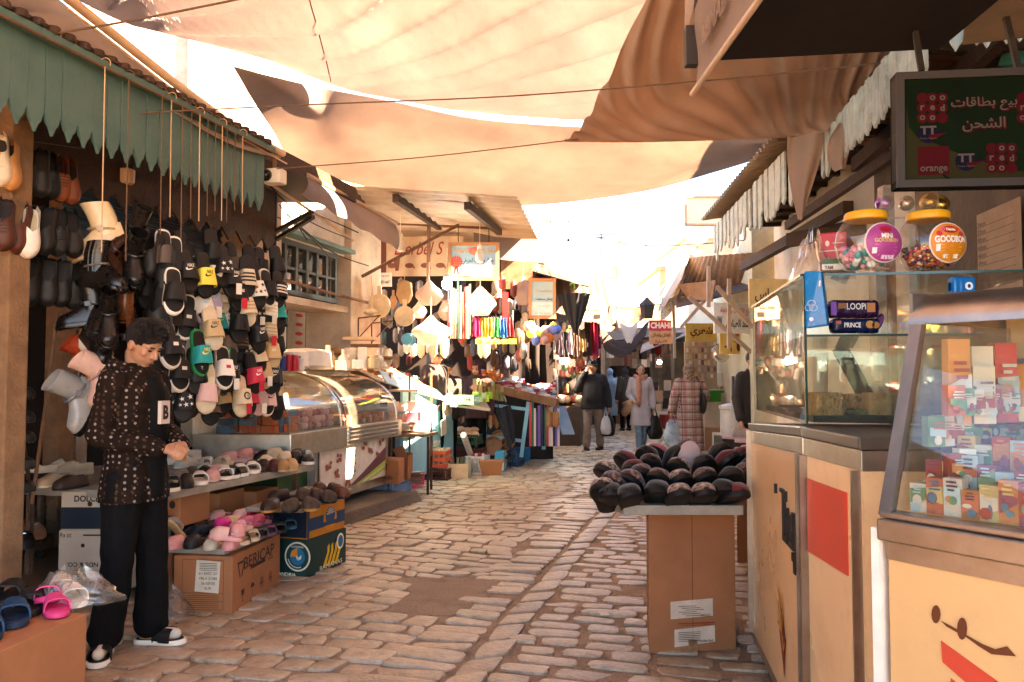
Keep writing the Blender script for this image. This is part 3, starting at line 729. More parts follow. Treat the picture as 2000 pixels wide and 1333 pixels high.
def shoe(kind,cols,label,cat,loc,rot,group,logo=None,scale=1.0,name=None):
 """rot: Matrix (3x3) or euler; local y points from heel to toe, z up from the sole"""
 n=name or{'slide':'slide_sandal','slipper':'slipper','velvet':'slipper','clog':'clog','loafer':'loafer','sneaker':'sneaker','lace':'lace_up_shoe','boot':'ankle_boot'}[kind]
 q=rot if isinstance(rot,Matrix) else Euler(rot).to_matrix()
 o=thing(n,label,cat,loc,group=group,rot=q.to_euler());o.scale=(scale,)*3
 for pn,me in parts_for(kind,cols,logo):
  p=bpy.data.objects.new(pn,me);COL.objects.link(p);p.parent=o
 return o
def hang(facing,toe_down=1,lean=0.,roll=0.,yaw=0.):
 """orientation of a shoe hung on a rack: sole against the rack, toe down; facing = outward horizontal vector"""
 f=Vector(facing).normalized();z=f;y=Vector((0,0,-toe_down));x=y.cross(z)
 m=Matrix((x,y,z)).transposed()
 return Matrix.Rotation(yaw,3,'Z')@m@Euler((lean,0,0)).to_matrix()@Matrix.Rotation(roll,3,'Z')
# ------------------------------------------------------------------ the wall of slides: each hangs on its own cord
COLN={'#17130f':'black','#e6dccb':'white','#2fa7a0':'teal','#cf3346':'red','#1f8a4a':'green','#c8a878':'tan','#b4925e':'brown','#e8d24a':'yellow','#5a4a3e':'dark grey','#a99cb0':'lilac','#a9cfe0':'pale blue','#d8c3a0':'cream','#d9b0a5':'pale pink','#7b5a44':'coffee','#e2603c':'orange','#c9c3bd':'silver'}
BK,WT,TL,RD,GN,TN,BR,YL,GY,LI,PB,CR,PK,CF,OR,SV=COLN
SL=[(1085,320,WT,GY,None,BK),(1150,365,WT,BK,None,BK),(1210,320,BK,BK,'tag',RD),(1240,425,BK,BK,'swoosh',WT),(1308,462,PB,WT,'swoosh',BK),(1362,465,BK,YL,'swoosh',BK),(1408,452,BK,WT,'swoosh',BK),(1408,300,BK,BK,None,BK),(1475,395,BK,BK,'star',WT),(1535,470,BK,BK,'swoosh',WT),(1620,470,BK,CR,'bars',BK),(1690,545,BK,WT,'star',BK),(1770,545,WT,BK,None,WT),(1835,550,BK,BK,'bars',WT),(1155,560,WT,BK,None,BK),(1246,590,BK,CF,None,BK),(1300,605,RD,YL,'swoosh',BK),(1350,640,LI,WT,'swoosh',PB),(1405,620,BK,LI,'swoosh',PB),(1465,585,CR,WT,'swoosh',BK),(1520,615,RD,RD,None,BK),(1572,565,BK,BK,'tag',CR),(1622,655,CR,CR,'bars',TN),(1690,690,BK,BK,'star',WT),(1768,675,WT,WT,'bars',CR),(1822,690,BK,TL,None,BK),(1140,732,WT,BK,None,BK),(1228,735,WT,BK,'tag',WT),(1305,772,BK,CF,'swoosh',OR),(1360,815,BK,CR,'swoosh',OR),(1402,800,CR,TN,'swoosh',BK),(1440,755,BK,TL,'swoosh',YL),(1505,757,PK,WT,'swoosh',BK),(1578,765,BK,BK,None,BK),(1650,832,BK,BK,'ring',WT),(1708,835,BK,BK,'swoosh',WT),(1765,815,TN,TN,'bars',CR),(1138,912,WT,BK,'tag',WT),(1222,922,WT,GY,'tag',WT),(1290,905,BK,WT,'swoosh',BK),(1340,972,GN,TL,'swoosh',YL),(1395,965,RD,WT,'swoosh',BK),(1428,890,BK,GN,'tag',RD),(1466,982,BK,GN,'swoosh',WT),(1502,905,BK,GY,None,BK),(1575,890,BK,BK,'bars',CF),(1632,965,BK,WT,'ring',BK),(1695,972,BK,CR,'swoosh',BK),(1782,950,TN,TN,'tag',CR),(1100,1165,WT,SV,None,BK),(1195,1070,WT,BK,'tag',WT),(1295,1092,BK,BK,'swoosh',WT),(1350,1060,WT,CR,None,BK),(1398,1130,CR,WT,'swoosh',BK),(1436,1100,BK,BK,'swoosh',WT),(1482,1060,WT,WT,'tag',RD),(1520,1085,BK,BK,'swoosh',WT),(1590,1040,BK,BK,None,BK),(1685,1105,BK,RD,'swoosh',WT),(1738,1075,TN,TN,None,BK),(1790,1110,BK,BK,'swoosh',WT),(1252,1248,BK,TL,'swoosh',YL),(1310,1180,BK,BK,'tag',RD),(1362,1220,CR,PK,None,BK),(1436,1180,BK,BK,'swoosh',WT),(1462,1238,BK,BR,'swoosh',BK),(1535,1205,BK,BK,'bars',CF),(1602,1248,CR,CR,'ring',BK),(1650,1240,BK,RD,None,BK),(1702,1250,PK,PK,None,BK),(1765,1258,WT,PK,'swoosh',BK),(1210,1275,BK,BK,'star',WT),(1385,1300,BK,CF,None,BK)]
ROWN=['top','second','third','fourth','fifth','lowest']
EMB={None:'plain','swoosh':'swoosh-marked','tag':'tagged','bars':'striped','star':'starred','ring':'ring-lettered'}
AH=-3.45
seen={}
for i,(zx,zy,so_,st,em,ec) in enumerate(SL):
 px,py=zx*.3,400+zy*.3
 a=AH+rnd.uniform(-.10,.16);c=L(px,py,a)
 row=min(5,max(0,int((zy-280)/165)))
 d=(Vector((0,0,CAMZ))-c);d.z=0;d.normalize()
 fc=(d*.6+SNRM*.55).normalized()
 q=hang(fc,1,R(rnd.uniform(8,20)),R(rnd.uniform(-9,9)),R(rnd.uniform(-14,14)))
 loc=c-q@Vector((0,.275*.57,.07))*1.16
 fb={WT:BK,TN:TN,CR:CR,PK:PK}.get(so_,BK)
 lab='%s %s slide on %s sole, %s row of slide wall'%(EMB[em],COLN[st],COLN[so_],ROWN[row])
 if lab in seen:
  n_=seen[lab];seen[lab]+=1;lab+=', '+['second one','third one','fourth one','fifth one','sixth one'][n_-1]+' from left'
 else:seen[lab]=1
 shoe('slide',(so_,fb,st,ec),lab,'slide',loc,q,'slides hung on cords under the green fringe',em,scale=1.16)
 if rnd.random()<.22:
  t0=c+fc*.05+Vector((0,0,-.05));m_=frame(t0,Vector((-fc.y,fc.x,0)))
  mb=MB();mb.slab([m_@Vector(v) for v in((-.02,-.075,0),(.02,-.075,0),(.02,0,0),(-.02,0,0))],.002)
  o=single('price_tag',mb,cmat('#e8ddca',.6) if rnd.random()<.6 else cmat('#c82838',.6),'paper tag hanging from the %s %s slide in the %s row, spot %d'%(EMB[em],COLN[st],ROWN[row],i),'tag','price tags on the slides')
r_=random.Random(12);n_=0
for j in range(6):
 for i in range(10):
  px,py=300+i*27+r_.uniform(-8,8),500+j*52+i*2+r_.uniform(-10,10)
  c=L(px,py,AH-.16+r_.uniform(-.03,.03));d=-c;d.z=0;fc=(d.normalized()*.6+SNRM*.55).normalized()
  q=hang(fc,1,R(r_.uniform(5,18)),R(r_.uniform(-10,10)),R(r_.uniform(-18,18)))
  shoe('slide',(BK,BK,BK if r_.random()<.75 else GY,BK),'plain black or grey slide deep in the bunch, behind the front slides','slide',c-q@Vector((0,.16,.07)),q,'dark slides deep in the hanging bunch',None,1.15)
for i,px in enumerate((205,252,318,336,358,376,392,408,423,436,446,461,476)):
 top=L(px+1,100,AH+.08);top.z=3.15;bz=(2.12,2.1,2.3,2.42,2.3,2.45,2.45,2.5,2.55,2.5,2.5,2.6,2.6)[i]
 mb=MB();mb.tube([top,Vector((top.x,top.y,2.95)),Vector((top.x+.004,top.y,bz))],.0035,5)
 mb.tube([top+Vector((.03*math.cos(t),0,.02+.03*math.sin(t))) for t in[-.5+k*.45 for k in range(9)]],.0028,5)
 single('rope',mb,ROPE if i%3 else mat('pale cord',(.55,.36,.2),.8,bump=.3),'thin %s cord with a wire hook dropping from the fringe, number %s from the left'%('dark' if i%3 else 'pale',['one','two','three','four','five','six','seven','eight','nine','ten','eleven','twelve','thirteen'][i]),'cord','cords hanging from the green fringe')
# ------------------------------------------------------------------ shoes hung at the shop front (photo pixel of the centre)
HS=[(17,315,4.2,'lace',('#8a5a30','#2a1a10','#b07840','#5a3a1c'),'tan suede lace-up shoe hung top left at the shop front'),(0,305,4.15,'lace',('#d8c7a8','#2a1a10','#d8c0a0','#d0c0a0'),'cream lace-up shoe at the far left of the top hanging row'),(52,325,4.5,'loafer',('#16120f','#2a2019','#1d1814'),'black slip-on shoe hung right of the tan suede lace-up'),(80,333,4.6,'loafer',('#16120f','#2a2019','#241d17'),'charcoal slip-on shoe hung between black and brown pairs'),(99,338,4.7,'lace',('#16120f','#2a2019','#1a1512','#111'.replace('#111','#111111')),'black lace-up shoe hung next to the rust brown pair'),(121,345,4.8,'lace',('#3a1d0e','#1a100a','#8a4520','#3a1a0c'),'rust brown lace-up shoe, left one of the brown pair'),(138,351,4.85,'loafer',('#3a1d0e','#1a100a','#7a3a1a'),'rust brown slip-on shoe, right one of the brown pair'),(8,432,4.2,'lace',('#2a150c','#1a100a','#4a2414','#2a150c'),'dark brown lace-up shoe at the left of the second hanging row'),(36,440,4.3,'loafer',('#2a150c','#1a100a','#5a2a18'),'reddish brown slip-on shoe hung beside the white slip-on'),(60,449,4.35,'loafer',('#e0d4c0','#c9b898','#e6dccb'),'white slip-on shoe hung among the dark shoes'),(90,445,4.5,'loafer',('#14110e','#2a2019','#1a1613'),'black slip-on shoe hung right of the white slip-on'),(116,448,4.6,'lace',('#14110e','#2a2019','#1c1815','#0c0c0c'),'black lace-up shoe in the middle of the second hanging row'),(142,452,4.75,'loafer',('#14110e','#2a2019','#211b16'),'black slip-on shoe at the right of the second hanging row'),(58,545,4.5,'loafer',('#14110e','#1a1613','#161310'),'black shoe with white scrawl, left in the third hanging row'),(95,545,4.6,'loafer',('#14110e','#1a1613','#1a1613'),'black shoe hung in the middle of the third hanging row'),(122,548,4.7,'loafer',('#14110e','#1a1613','#14110e'),'black shoe hung right of centre in the third hanging row'),(145,553,4.8,'loafer',('#14110e','#1a1613','#191512'),'black shoe at the right end of the third hanging row')]
for px,py,Y,kd,cc,lb in HS:
 c=P(px,py,Y);d=-c;d.z=0;q=hang(d.normalized(),1,R(14),R(rnd.uniform(-6,6)),R(rnd.uniform(-25,25)))
 shoe(kd,cc,lb,'shoe',c-q@Vector((0,.14,.05)),q,'shoes hung in rows at the shop front',scale=1.08)
mb=MB()
for py,Yr in((272,4.45),(400,4.45),(500,4.6)):mb.tube([P(-40,py-12,Yr-.35),P(165,py+18,Yr+.45)],.008,6)
single('hanging_rail',mb,DARKIRON,'dark rails from which the shop front shoes hang','rail')
BT=[(192,462,4.9,205,-20,'boot',('#b89a70','#c0a078','#d9bd92','#b89a70'),'tall cream ankle boot hung highest among the boots',1.25),(198,530,4.75,-8,-8,'boot',('#14100d','#1a1512','#181411','#6a6258'),'glossy black biker boot with buckle straps hung below the cream boot',1.1),(226,508,4.9,60,-50,'boot',('#1a120c','#201510','#3a2014','#2a160c'),'dark brown boot turned sole outwards behind the biker boot',1.0),(262,505,4.9,-50,-50,'boot',('#14110e','#1a1512','#1c1815','#333333'),'black leather boot hung beside the slide wall',1.1),(270,455,5.1,-40,-40,'boot',('#14110e','#1a1512','#26201b','#333333'),'charcoal boot hung above the black leather boot',1.05),(168,605,4.8,200,-10,'boot',('#100d0b','#1a1512','#171310','#333333'),'black lace boot with its toe to the left in the lower cluster',1.05),(212,620,4.7,-60,-45,'boot',('#15110e','#1a1512','#1a1512','#222222'),'black lug soled boot tilted in the middle of the lower cluster',1.1),(190,660,4.75,-30,-35,'boot',('#d0c3ac','#1a1512','#1a1512','#222222'),'black boot with pale ridged sole in the lower cluster',1.1),(252,625,5.0,100,10,'boot',('#2a160c','#2a160c','#6a3a1c','#2a160c'),'tan brown suede boot hung right in the lower cluster',1.15),(172,705,4.85,230,-60,'boot',('#b09070','#6a2a18','#8a3218','#3a1a10'),'rust red boot hung above the silver boots',1.0),(192,740,4.7,235,-60,'boot',('#14110e','#c8a088','#d8b09a','#b08a78'),'dusty pink boot with black sole beside the boy',1.05),(150,780,4.7,235,-65,'boot',('#14110e','#8a8680','#9a958c','#777777'),'shiny silver grey boot hung lowest beside the boy',1.15),(300,490,5.0,250,-70,'loafer',('#100e0c','#1a1512','#191512'),'black slip-on hung left of the white slides',1.15),(325,520,4.95,280,-75,'loafer',('#100e0c','#1a1512','#14110e'),'black slip-on hung right beside the white slides',1.2),(312,600,4.85,265,-80,'loafer',('#100e0c','#1a1512','#14110e'),'large black slip-on with gold emblem hung over the boy',1.35)]
for px,py,Y,yw,pt,kd,cc,lb,sc in BT:
 c=P(px,py,Y);q=Matrix.Rotation(R(yw-90),3,'Z')@Matrix.Rotation(R(pt),3,'X')
 shoe(kd,cc,lb,'boot' if kd=='boot' else 'shoe',c-q@Vector((0,.12,.1 if kd=='boot' else.04))*sc,q,'boots hung beside the slide wall' if kd=='boot' else 'shoes hung in rows at the shop front',scale=sc)
# ================================================================== LEFT TABLES
def carton(name,label,p00,p10,p01,h,m,group=None,cat='box',base=0.,open_top=False):
 """box on three base corners (near left, near right, far right), world points; returns thing"""
 a,b,c=[Vector(q).to_3d() for q in(p00,p10,p01)];d=a+c-b
 t=thing(name,label,cat,Vector(((a.x+c.x)/2,(a.y+c.y)/2,base)),group=group)
 up=Vector((0,0,h));mb=MB()
 for v in(a,b,c,d):v.z=base
 if open_top:
  n=.006
  for p,q in((a,b),(b,c),(c,d),(d,a)):
   w=(q-p).cross(Vector((0,0,1))).normalized()*n
   mb.slab([p,q,q+up,p+up],n)
  mb.slab([a+Vector((0,0,.004)),b+Vector((0,0,.004)),c+Vector((0,0,.004)),d+Vector((0,0,.004))],.003)
 else:mb.hexa([a,b,c,d],[a+up,b+up,c+up,d+up])
 o=obj('carton',mb,m,t,bevel=0 if open_top else.006)
 t['_f']=0;del t['_f']
 fr1=frame((a+b)/2+up/2,b-a);fr2=frame((b+c)/2+up/2,c-b)
 return t,fr1,fr2,(b-a).length,(c-b).length
def marks(t,mb,m,name='print'):return obj(name,mb,m,t)
TABLE=mat('worn grey board',(.34,.29,.22),.6,var=.3,scale=6,bump=.2,stain=.5,stc=(.14,.1,.07))
def table(label,pts,z,th,legs=True,m=TABLE,name='stall_table'):
 pts=[Vector((p[0],p[1],z)) for p in pts]
 t=thing(name,label,'table',(sum(p.x for p in pts)/len(pts),sum(p.y for p in pts)/len(pts),0))
 mb=MB();mb.slab(pts,th,(0,0,1));obj('table_top',mb,m,t,bevel=.004)
 if legs:
  c=sum(pts,Vector())/len(pts)
  for p in pts:
   q=p.lerp(c,.12);mb=MB();mb.box((q.x,q.y,(z-th)/2),(.035,.035,z-th),(0,0,SYAW));obj('leg',mb,RUST,t)
 return t
table('long upper shoe table of grey board behind the boy',[(-2.17,4.95),(-1.64,6.62),(-2.75,6.95),(-3.75,6.2),(-3.30,5.3)],.72,.05)
table('low shoe table of grey board resting on the printed carton',[(-1.76,4.93),(-1.58,5.92),(-2.05,6.05),(-2.26,5.02)],.385,.035,False)
table('low grey shelf of brown slippers resting on fruit cartons',[(-1.45,5.55),(-1.30,6.55),(-1.72,6.68),(-1.86,5.6)],.53,.03,False)
t,f1,f2,w,d=carton('cardboard_box','brown printed carton with glass and umbrella symbols under the low shoe table',(-2.07,4.93),(-1.70,4.9),(-1.62,5.62),.348,CARD)
mb=MB();put_text(mb,'BERICAP',f2,.02,.095,w=.46,h=.075,bold=.01);put_text(mb,'ESPAÑA',f2,.2,.045,h=.022);rect(mb,f2,.0,.048,.22,.022)
flat(mb,f2,[(-.30,.12),(-.21,.12),(-.22,.105),(-.28,.105),(-.255,.02),(-.265,.02)]);flat(mb,f2,[(-.235,.02),(-.19,.12),(-.205,.12),(-.245,.03)])
for i,x in enumerate((-.22,-.08,.06,.2)):
 if i==0:flat(mb,f2,[(x-.025,-.06),(x+.025,-.06),(x+.02,-.09),(x+.004,-.10),(x+.004,-.13),(x+.018,-.135),(x-.018,-.135),(x-.004,-.13),(x-.004,-.10),(x-.02,-.09)])
 elif i==1:flat(mb,f2,[(x-.03,-.08),(x-.02,-.06),(x,-.052),(x+.02,-.06),(x+.03,-.08)]);rect(mb,f2,x,-.105,.005,.05)
 else:
  for k in range(3):rect(mb,f2,x+(k-1)*.018,-.09+.012*(k%2),.006,.07)
  rect(mb,f2,x,-.09,.06,.006)
marks(t,mb,cmat('#33211a',.7,bump=0))
mb=MB();mb.slab([f1@Vector(v) for v in((-.05,-.04,.003),(.10,-.05,.003),(.11,.14,.003),(-.04,.15,.003))],.003);lb=obj('label',mb,PAPER,t)
mb=MB()
for i,s_ in enumerate(('6+ EAST 2U','VBLA 31086','56-00030','EUR')):put_text(mb,s_,f1,.035,.07-i*.03,h=.016,lift=.006)
for i in range(5):rect(mb,f1,.035,.13-i*.01,.11,.003,.006)
obj('print',mb,INK,lb)
mb=MB()
for x0,y0,x1,y1 in((-.13,.15,.13,.15),(-.13,-.15,.13,-.15),(-.13,-.05,.13,-.05),(-.13,-.1,.13,-.1)):rect(mb,f1,(x0+x1)/2,y0,x1-x0,.003)
rect(mb,f1,-.13,0,.003,.3);rect(mb,f1,.13,0,.003,.3)
for i in range(7):rect(mb,f1,0,-.065-i*.012,.2,.003)
marks(t,mb,cmat('#6b3a1c',.8,bump=0))
t,f1,f2,w,d=carton('fruit_box','dark green banana carton with round leaf emblem, standing on the stones',(-1.80,5.86),(-1.47,5.76),(-1.29,6.25),.27,cmat('#12322e',.55))
GRN=cmat('#e8dcc0',.6,bump=0)
mb=MB();disc(mb,f1,.10,.015,.105,n=32);marks(t,mb,GRN)
mb=MB();disc(mb,f1,.10,.015,.093,n=32,lift=.003);marks(t,mb,cmat('#143a36',.6,bump=0))
mb=MB();disc(mb,f1,.10,.015,.062,n=28,lift=.004);marks(t,mb,cmat('#2a6a8a',.6,bump=0))
mb=MB();flat(mb,f1,[(.10,.015),(.04,.015),(.055,.055),(.10,.076)],.005);marks(t,mb,cmat('#e08a20',.6,bump=0))
mb=MB();flat(mb,f1,[(.10,-.01),(.085,.02),(.1,.03),(.105,.005)],.005);flat(mb,f1,[(.105,-.012),(.11,.01),(.135,.03),(.13,.0)],.005)
put_text(mb,'ALEXANDRIA',f1,.1,.085,w=.1,h=.016,lift=.005);put_text(mb,'ALEXANDRIA',f1,-.03,-.115,w=.24,h=.024,bold=.01)
for k in range(12):
 a=math.pi*1.1+k*.145;rect(mb,f1,.1+.077*math.cos(a),.015+.077*math.sin(a),.008,.008,.005)
rect(mb,f1,-.1,.11,.1,.02);rect(mb,f1,-.1,.07,.1,.008)
marks(t,mb,GRN)
mb=MB();disc(mb,f1,-.11,-.03,.028,.02,lift=.003);marks(t,mb,cmat('#b06a30',.6,bump=0))
mb=MB()
for k in range(4):flat(mb,f2,[(-.06+k*.05,-.1),(-.02+k*.05,-.1),(.03+k*.05,.0),(.03+k*.045,.06),(.0+k*.05,.04),(-.0+k*.05,.0)],.003+.001*k)
marks(t,mb,cmat('#e6b420',.5,bump=0))
mb=MB();put_text(mb,'BANANAS',f2,.05,-.1,w=.3,h=.03,lift=.006);disc(mb,f2,.17,.05,.05,.06,lift=.007);marks(t,mb,GRN)
mb=MB();disc(mb,f2,.17,.05,.035,.045,lift=.009);marks(t,mb,cmat('#2a6a8a',.6,bump=0))
t,f1,f2,w,d=carton('fruit_box','yellow and navy fruit carton stacked on the green banana carton',(-1.84,5.88),(-1.47,5.77),(-1.30,6.24),.22,cmat('#c07818',.55),base=.272)
mb=MB();rect(mb,f1,0,0,w*.98,.2);marks(t,mb,cmat('#101c30',.55,bump=0))
mb=MB();rect(mb,f2,0,-.01,d*.98,.09);rect(mb,f2,-.24,0,.03,.21);marks(t,mb,cmat('#163a5c',.55,bump=0))
mb=MB();disc(mb,f2,.04,0,.09,n=26,lift=.004);marks(t,mb,cmat('#d88a1c',.55,bump=0))
mb=MB();disc(mb,f2,.04,.02,.065,n=26,lift=.006);flat(mb,f2,[(-.06,-.02),(.14,-.02),(.12,-.05),(-.04,-.05)],.007);marks(t,mb,cmat('#1a3c60',.55,bump=0))
mb=MB()
for k in range(8):flat(mb,f2,[(.04,.03),(.04+.05*math.cos(.4*k+.15),.03+.05*math.sin(.4*k+.15)),(.04+.05*math.cos(.4*k+.3),.03+.05*math.sin(.4*k+.3))],.008)
marks(t,mb,GRN)
WHT=mat('white printed carton',(.56,.44,.31),.8,var=.12,scale=5,bump=.1,stain=.3,stc=(.32,.2,.11))
SY=5.12
for i,(x0,x1,y0,y1,lb) in enumerate(((118,262,962,1036,'white carton with navy band, topmost of the stack behind the boy'),(113,258,1038,1114,'white carton printed upside down, middle of the stack behind the boy'),(107,240,1116,1156,'white fruit carton, lowest of the stack behind the boy'))):
 a,b=P(x0,y1,SY),P(x1,y1,SY);h=M(y1-y0,SY)
 t,f1,f2,w,d=carton('cardboard_box',lb,a,b,b+Vector((.09,.36,0)),h,WHT,'white cartons stacked behind the boy',base=a.z)
 mb=MB();dk=MB()
 if i==0:
  rect(dk,f1,0,-.045,w,h*.56);put_text(mb,'DOLCE',f1,-.07,h*.32,w=.16,h=.04,bold=.03);disc(mb,f1,-.05,h*.18,.016)
 elif i==1:
  put_text(mb,'20 Kg',f1,-.19,h*.38,h=.03,ang=math.pi,bold=.01);rect(mb,f1,.02,h*.38,.2,.01);put_text(mb,'NDS & CO.',f1,-.08,-h*.36,w=.2,h=.028,ang=math.pi,bold=.02);disc(mb,f1,-.08,.03,.013)
 else:
  put_text(mb,'BANANAS',f1,-.2,.01,w=.11,h=.03,ang=math.pi/2,bold=.02);disc(mb,f1,.02,-.02,.02,.024)
  for k in range(5):rect(mb,f1,-.06,.04-k*.01,.1,.003)
 marks(t,mb,cmat('#3a2418',.7,bump=0))
 if dk.v:marks(t,dk,cmat('#12202c',.6,bump=0),'band')
for px0,px1,py0,py1,Y,lb in((320,352,962,1030,5.25,'narrow printed carton standing under the upper shoe table'),(372,428,965,1040,5.9,'brown carton with a round hole under the upper shoe table'),(432,500,962,1040,6.2,'brown carton with black print at the back under the upper table'),(300,335,1095,1190,5.3,'dark carton in the shade left of the printed carton')):
 a,b=P(px0,py1,Y),P(px1,py1,Y);z=max(.0,a.z)
 t,f1,f2,w,d=carton('cardboard_box',lb,a,b,b+Vector((.08,.3,0)),M(py1-py0,Y),CARD,base=z)
 mb=MB();disc(mb,f1,.0,.03,.02,.026);rect(mb,f1,-.02,-.05,w*.5,.02);marks(t,mb,INK)
# ------------------------------------------------------------------ shoes on the tables (zoom pixels of the photo's lower left, scale .415)
def zt(x,y):return(x*.415,780+y*.415)
def lay(kd,zx,zy,z,yaw,cols,label,group,pitch=0,roll=0,sc=1.0,logo=None):
 px,py=zt(zx,zy);p=G(px,py,z+.03);p.z=z
 q=Matrix.Rotation(R(yaw-90),3,'Z')@Matrix.Rotation(R(pitch),3,'X')@Matrix.Rotation(R(roll),3,'Y')
 lift=max(0,math.sin(R(pitch))*0-min(0,pitch)*.0045)+abs(roll)*.0008
 return shoe(kd,cols,label,{'slide':'slide','clog':'clog','slipper':'slipper'}.get(kd,'shoe'),p-q@Vector((0,.13,0))*sc*.9+Vector((0,0,lift)),q,group,logo,sc)
UT,GB=.722,'shoes laid out on the upper table'
FUR=mat('tan fur',(.42,.25,.13),.95,var=.5,scale=60,bump=1.5,bscale=220,sheen=.5)
FURP=mat('beige fur',(.62,.46,.32),.95,var=.4,scale=60,bump=1.4,bscale=220,sheen=.5)
for zx,zy,yaw,kd,cc,lb in[(190,352,235,'sneaker',(CR,CF,CR,WT),'beige strapped sneaker at the left end of the upper shoe table'),(300,332,245,'sneaker',(CR,CF,CR,WT),'second beige sneaker with white straps left of the boy'),(360,337,230,'sneaker',(CR,CF,'#c8b090',WT),'pale tan sneaker partly behind the boy on the upper table'),(270,385,250,'loafer',(CR,'#7a6248','#c4a884'),'flat beige shoe lying in front of the beige sneakers'),(345,395,255,'loafer',(BK,BK,'#4a362a'),'dark brown flat shoe beside the flat beige shoe'),(165,385,240,'loafer',(BK,BK,'#1c1814'),'black flat shoe at the far left corner of the upper table'),(830,285,250,'sneaker',(WT,WT,WT,WT),'white trainer by the hands of the boy'),(890,270,240,'sneaker',(WT,WT,'#dcd0c0',WT),'off white trainer behind the white trainer'),(880,300,260,'loafer',(WT,WT,'#d8cab4'),'white slip-on with tag in front of the trainers'),(935,252,200,'lace',(BK,BK,'#1c1815',BK),'black trainer at the back of the upper table'),(1000,255,210,'lace',(CR,CF,'#b89c74',CR),'beige trainer at the back of the upper table'),(1045,240,200,'sneaker',(WT,WT,'#cfc4b4',WT),'pale trainer at the back beside the beige trainer'),(860,362,285,'slipper',(TN,TN,FUR),'fluffy tan slipper at the front of the upper table'),(905,350,290,'slipper',('#3a2c22','#3a2c22','#4a3a30'),'dark furry slipper right of the fluffy tan one'),(965,345,290,'slipper',(BK,BK,BK),'plain black slipper at the front of the upper table'),(1015,338,290,'slipper',(PK,PK,'#cf9a90'),'dusty pink slipper at the front of the upper table'),(1055,350,295,'slide',(WT,BK,WT,BK),'white slide with black footbed, first of the front row pairs'),(1090,345,295,'slide',(WT,BK,BK,BK),'black strapped slide on white sole in the front row'),(1130,337,295,'slide',(WT,BK,WT,BK),'white slide in the middle of the front row'),(1185,325,295,'slide',(WT,WT,WT,BK),'white slide at the right of the front row'),(1240,315,290,'loafer',(BK,BK,'#2a1c14'),'very dark brown moccasin on the upper table'),(1290,315,290,'loafer',('#2a1410',BK,'#4a1c18'),'maroon moccasin on the upper table'),(1330,315,290,'loafer',(TN,CF,'#a07848'),'tan moccasin on the upper table'),(1370,312,290,'loafer',(TN,CF,'#b48a58'),'light tan moccasin beside the tan moccasin'),(980,300,270,'slide',(WT,WT,WT,BK),'white slide in the second row of the upper table'),(1060,295,265,'slide',(CR,CR,CR,BK),'cream slide in front of the pink clogs'),(1110,285,215,'clog',(PK,PK,'#e0988c'),'pink foam clog lying across the upper table'),(1180,268,225,'clog',(PK,PK,'#e0988c'),'second pink foam clog pointing to the street'),(1120,240,230,'clog',(CR,CR,'#c8a884'),'beige foam clog behind the pink clogs'),(1215,255,230,'clog',(LI,LI,'#8a7078'),'dusty mauve clog beyond the pink clogs'),(1262,268,240,'loafer',(BK,BK,BK),'black loafer beyond the mauve clog'),(1310,265,250,'clog',(CR,CR,'#cdb896'),'cream foam clog near the far end of the upper table'),(1350,285,270,'clog',(CR,CR,'#cdb896'),'second cream foam clog at the far end of the upper table'),(1395,280,280,'clog',(BK,BK,'#25211f'),'black foam clog at the far end of the upper table'),(1425,268,250,'clog',(BK,BK,'#25211f'),'second black foam clog at the far end'),(1450,285,285,'sneaker',(WT,BK,'#33302d',WT),'dark shoe with white toe at the very end of the upper table')]:
 lay(kd,zx,zy,UT,yaw,cc,lb,GB,sc=.98)
for i,(kd,cc,nm) in enumerate((('slide',(WT,BK,BK,WT),'black strapped slide on a white sole'),('loafer',(BK,BK,'#2a201a'),'dark flat shoe'),('slide',(WT,WT,WT,BK),'all white slide'),('slipper',(PK,PK,'#cf9a90'),'rosy slipper'),('slide',(WT,BK,WT,BK),'white strapped slide on a black footbed'),('loafer',(TN,CF,'#7a5a3c'),'brown moccasin'),('slide',(BK,BK,BK,WT),'plain black slide'),('clog',(CR,CR,'#cdb896'),'cream clog'))):lay(kd,815+62*i,402-14*i,UT,288+3*(i%3),cc,nm+' at the very front edge of the upper table',GB,sc=.98)
LT,GL=.387,'children slippers heaped on the low table'
PINKS=['#e09a90','#d88a88','#e2b0a0','#c86878','#e8c0b0']
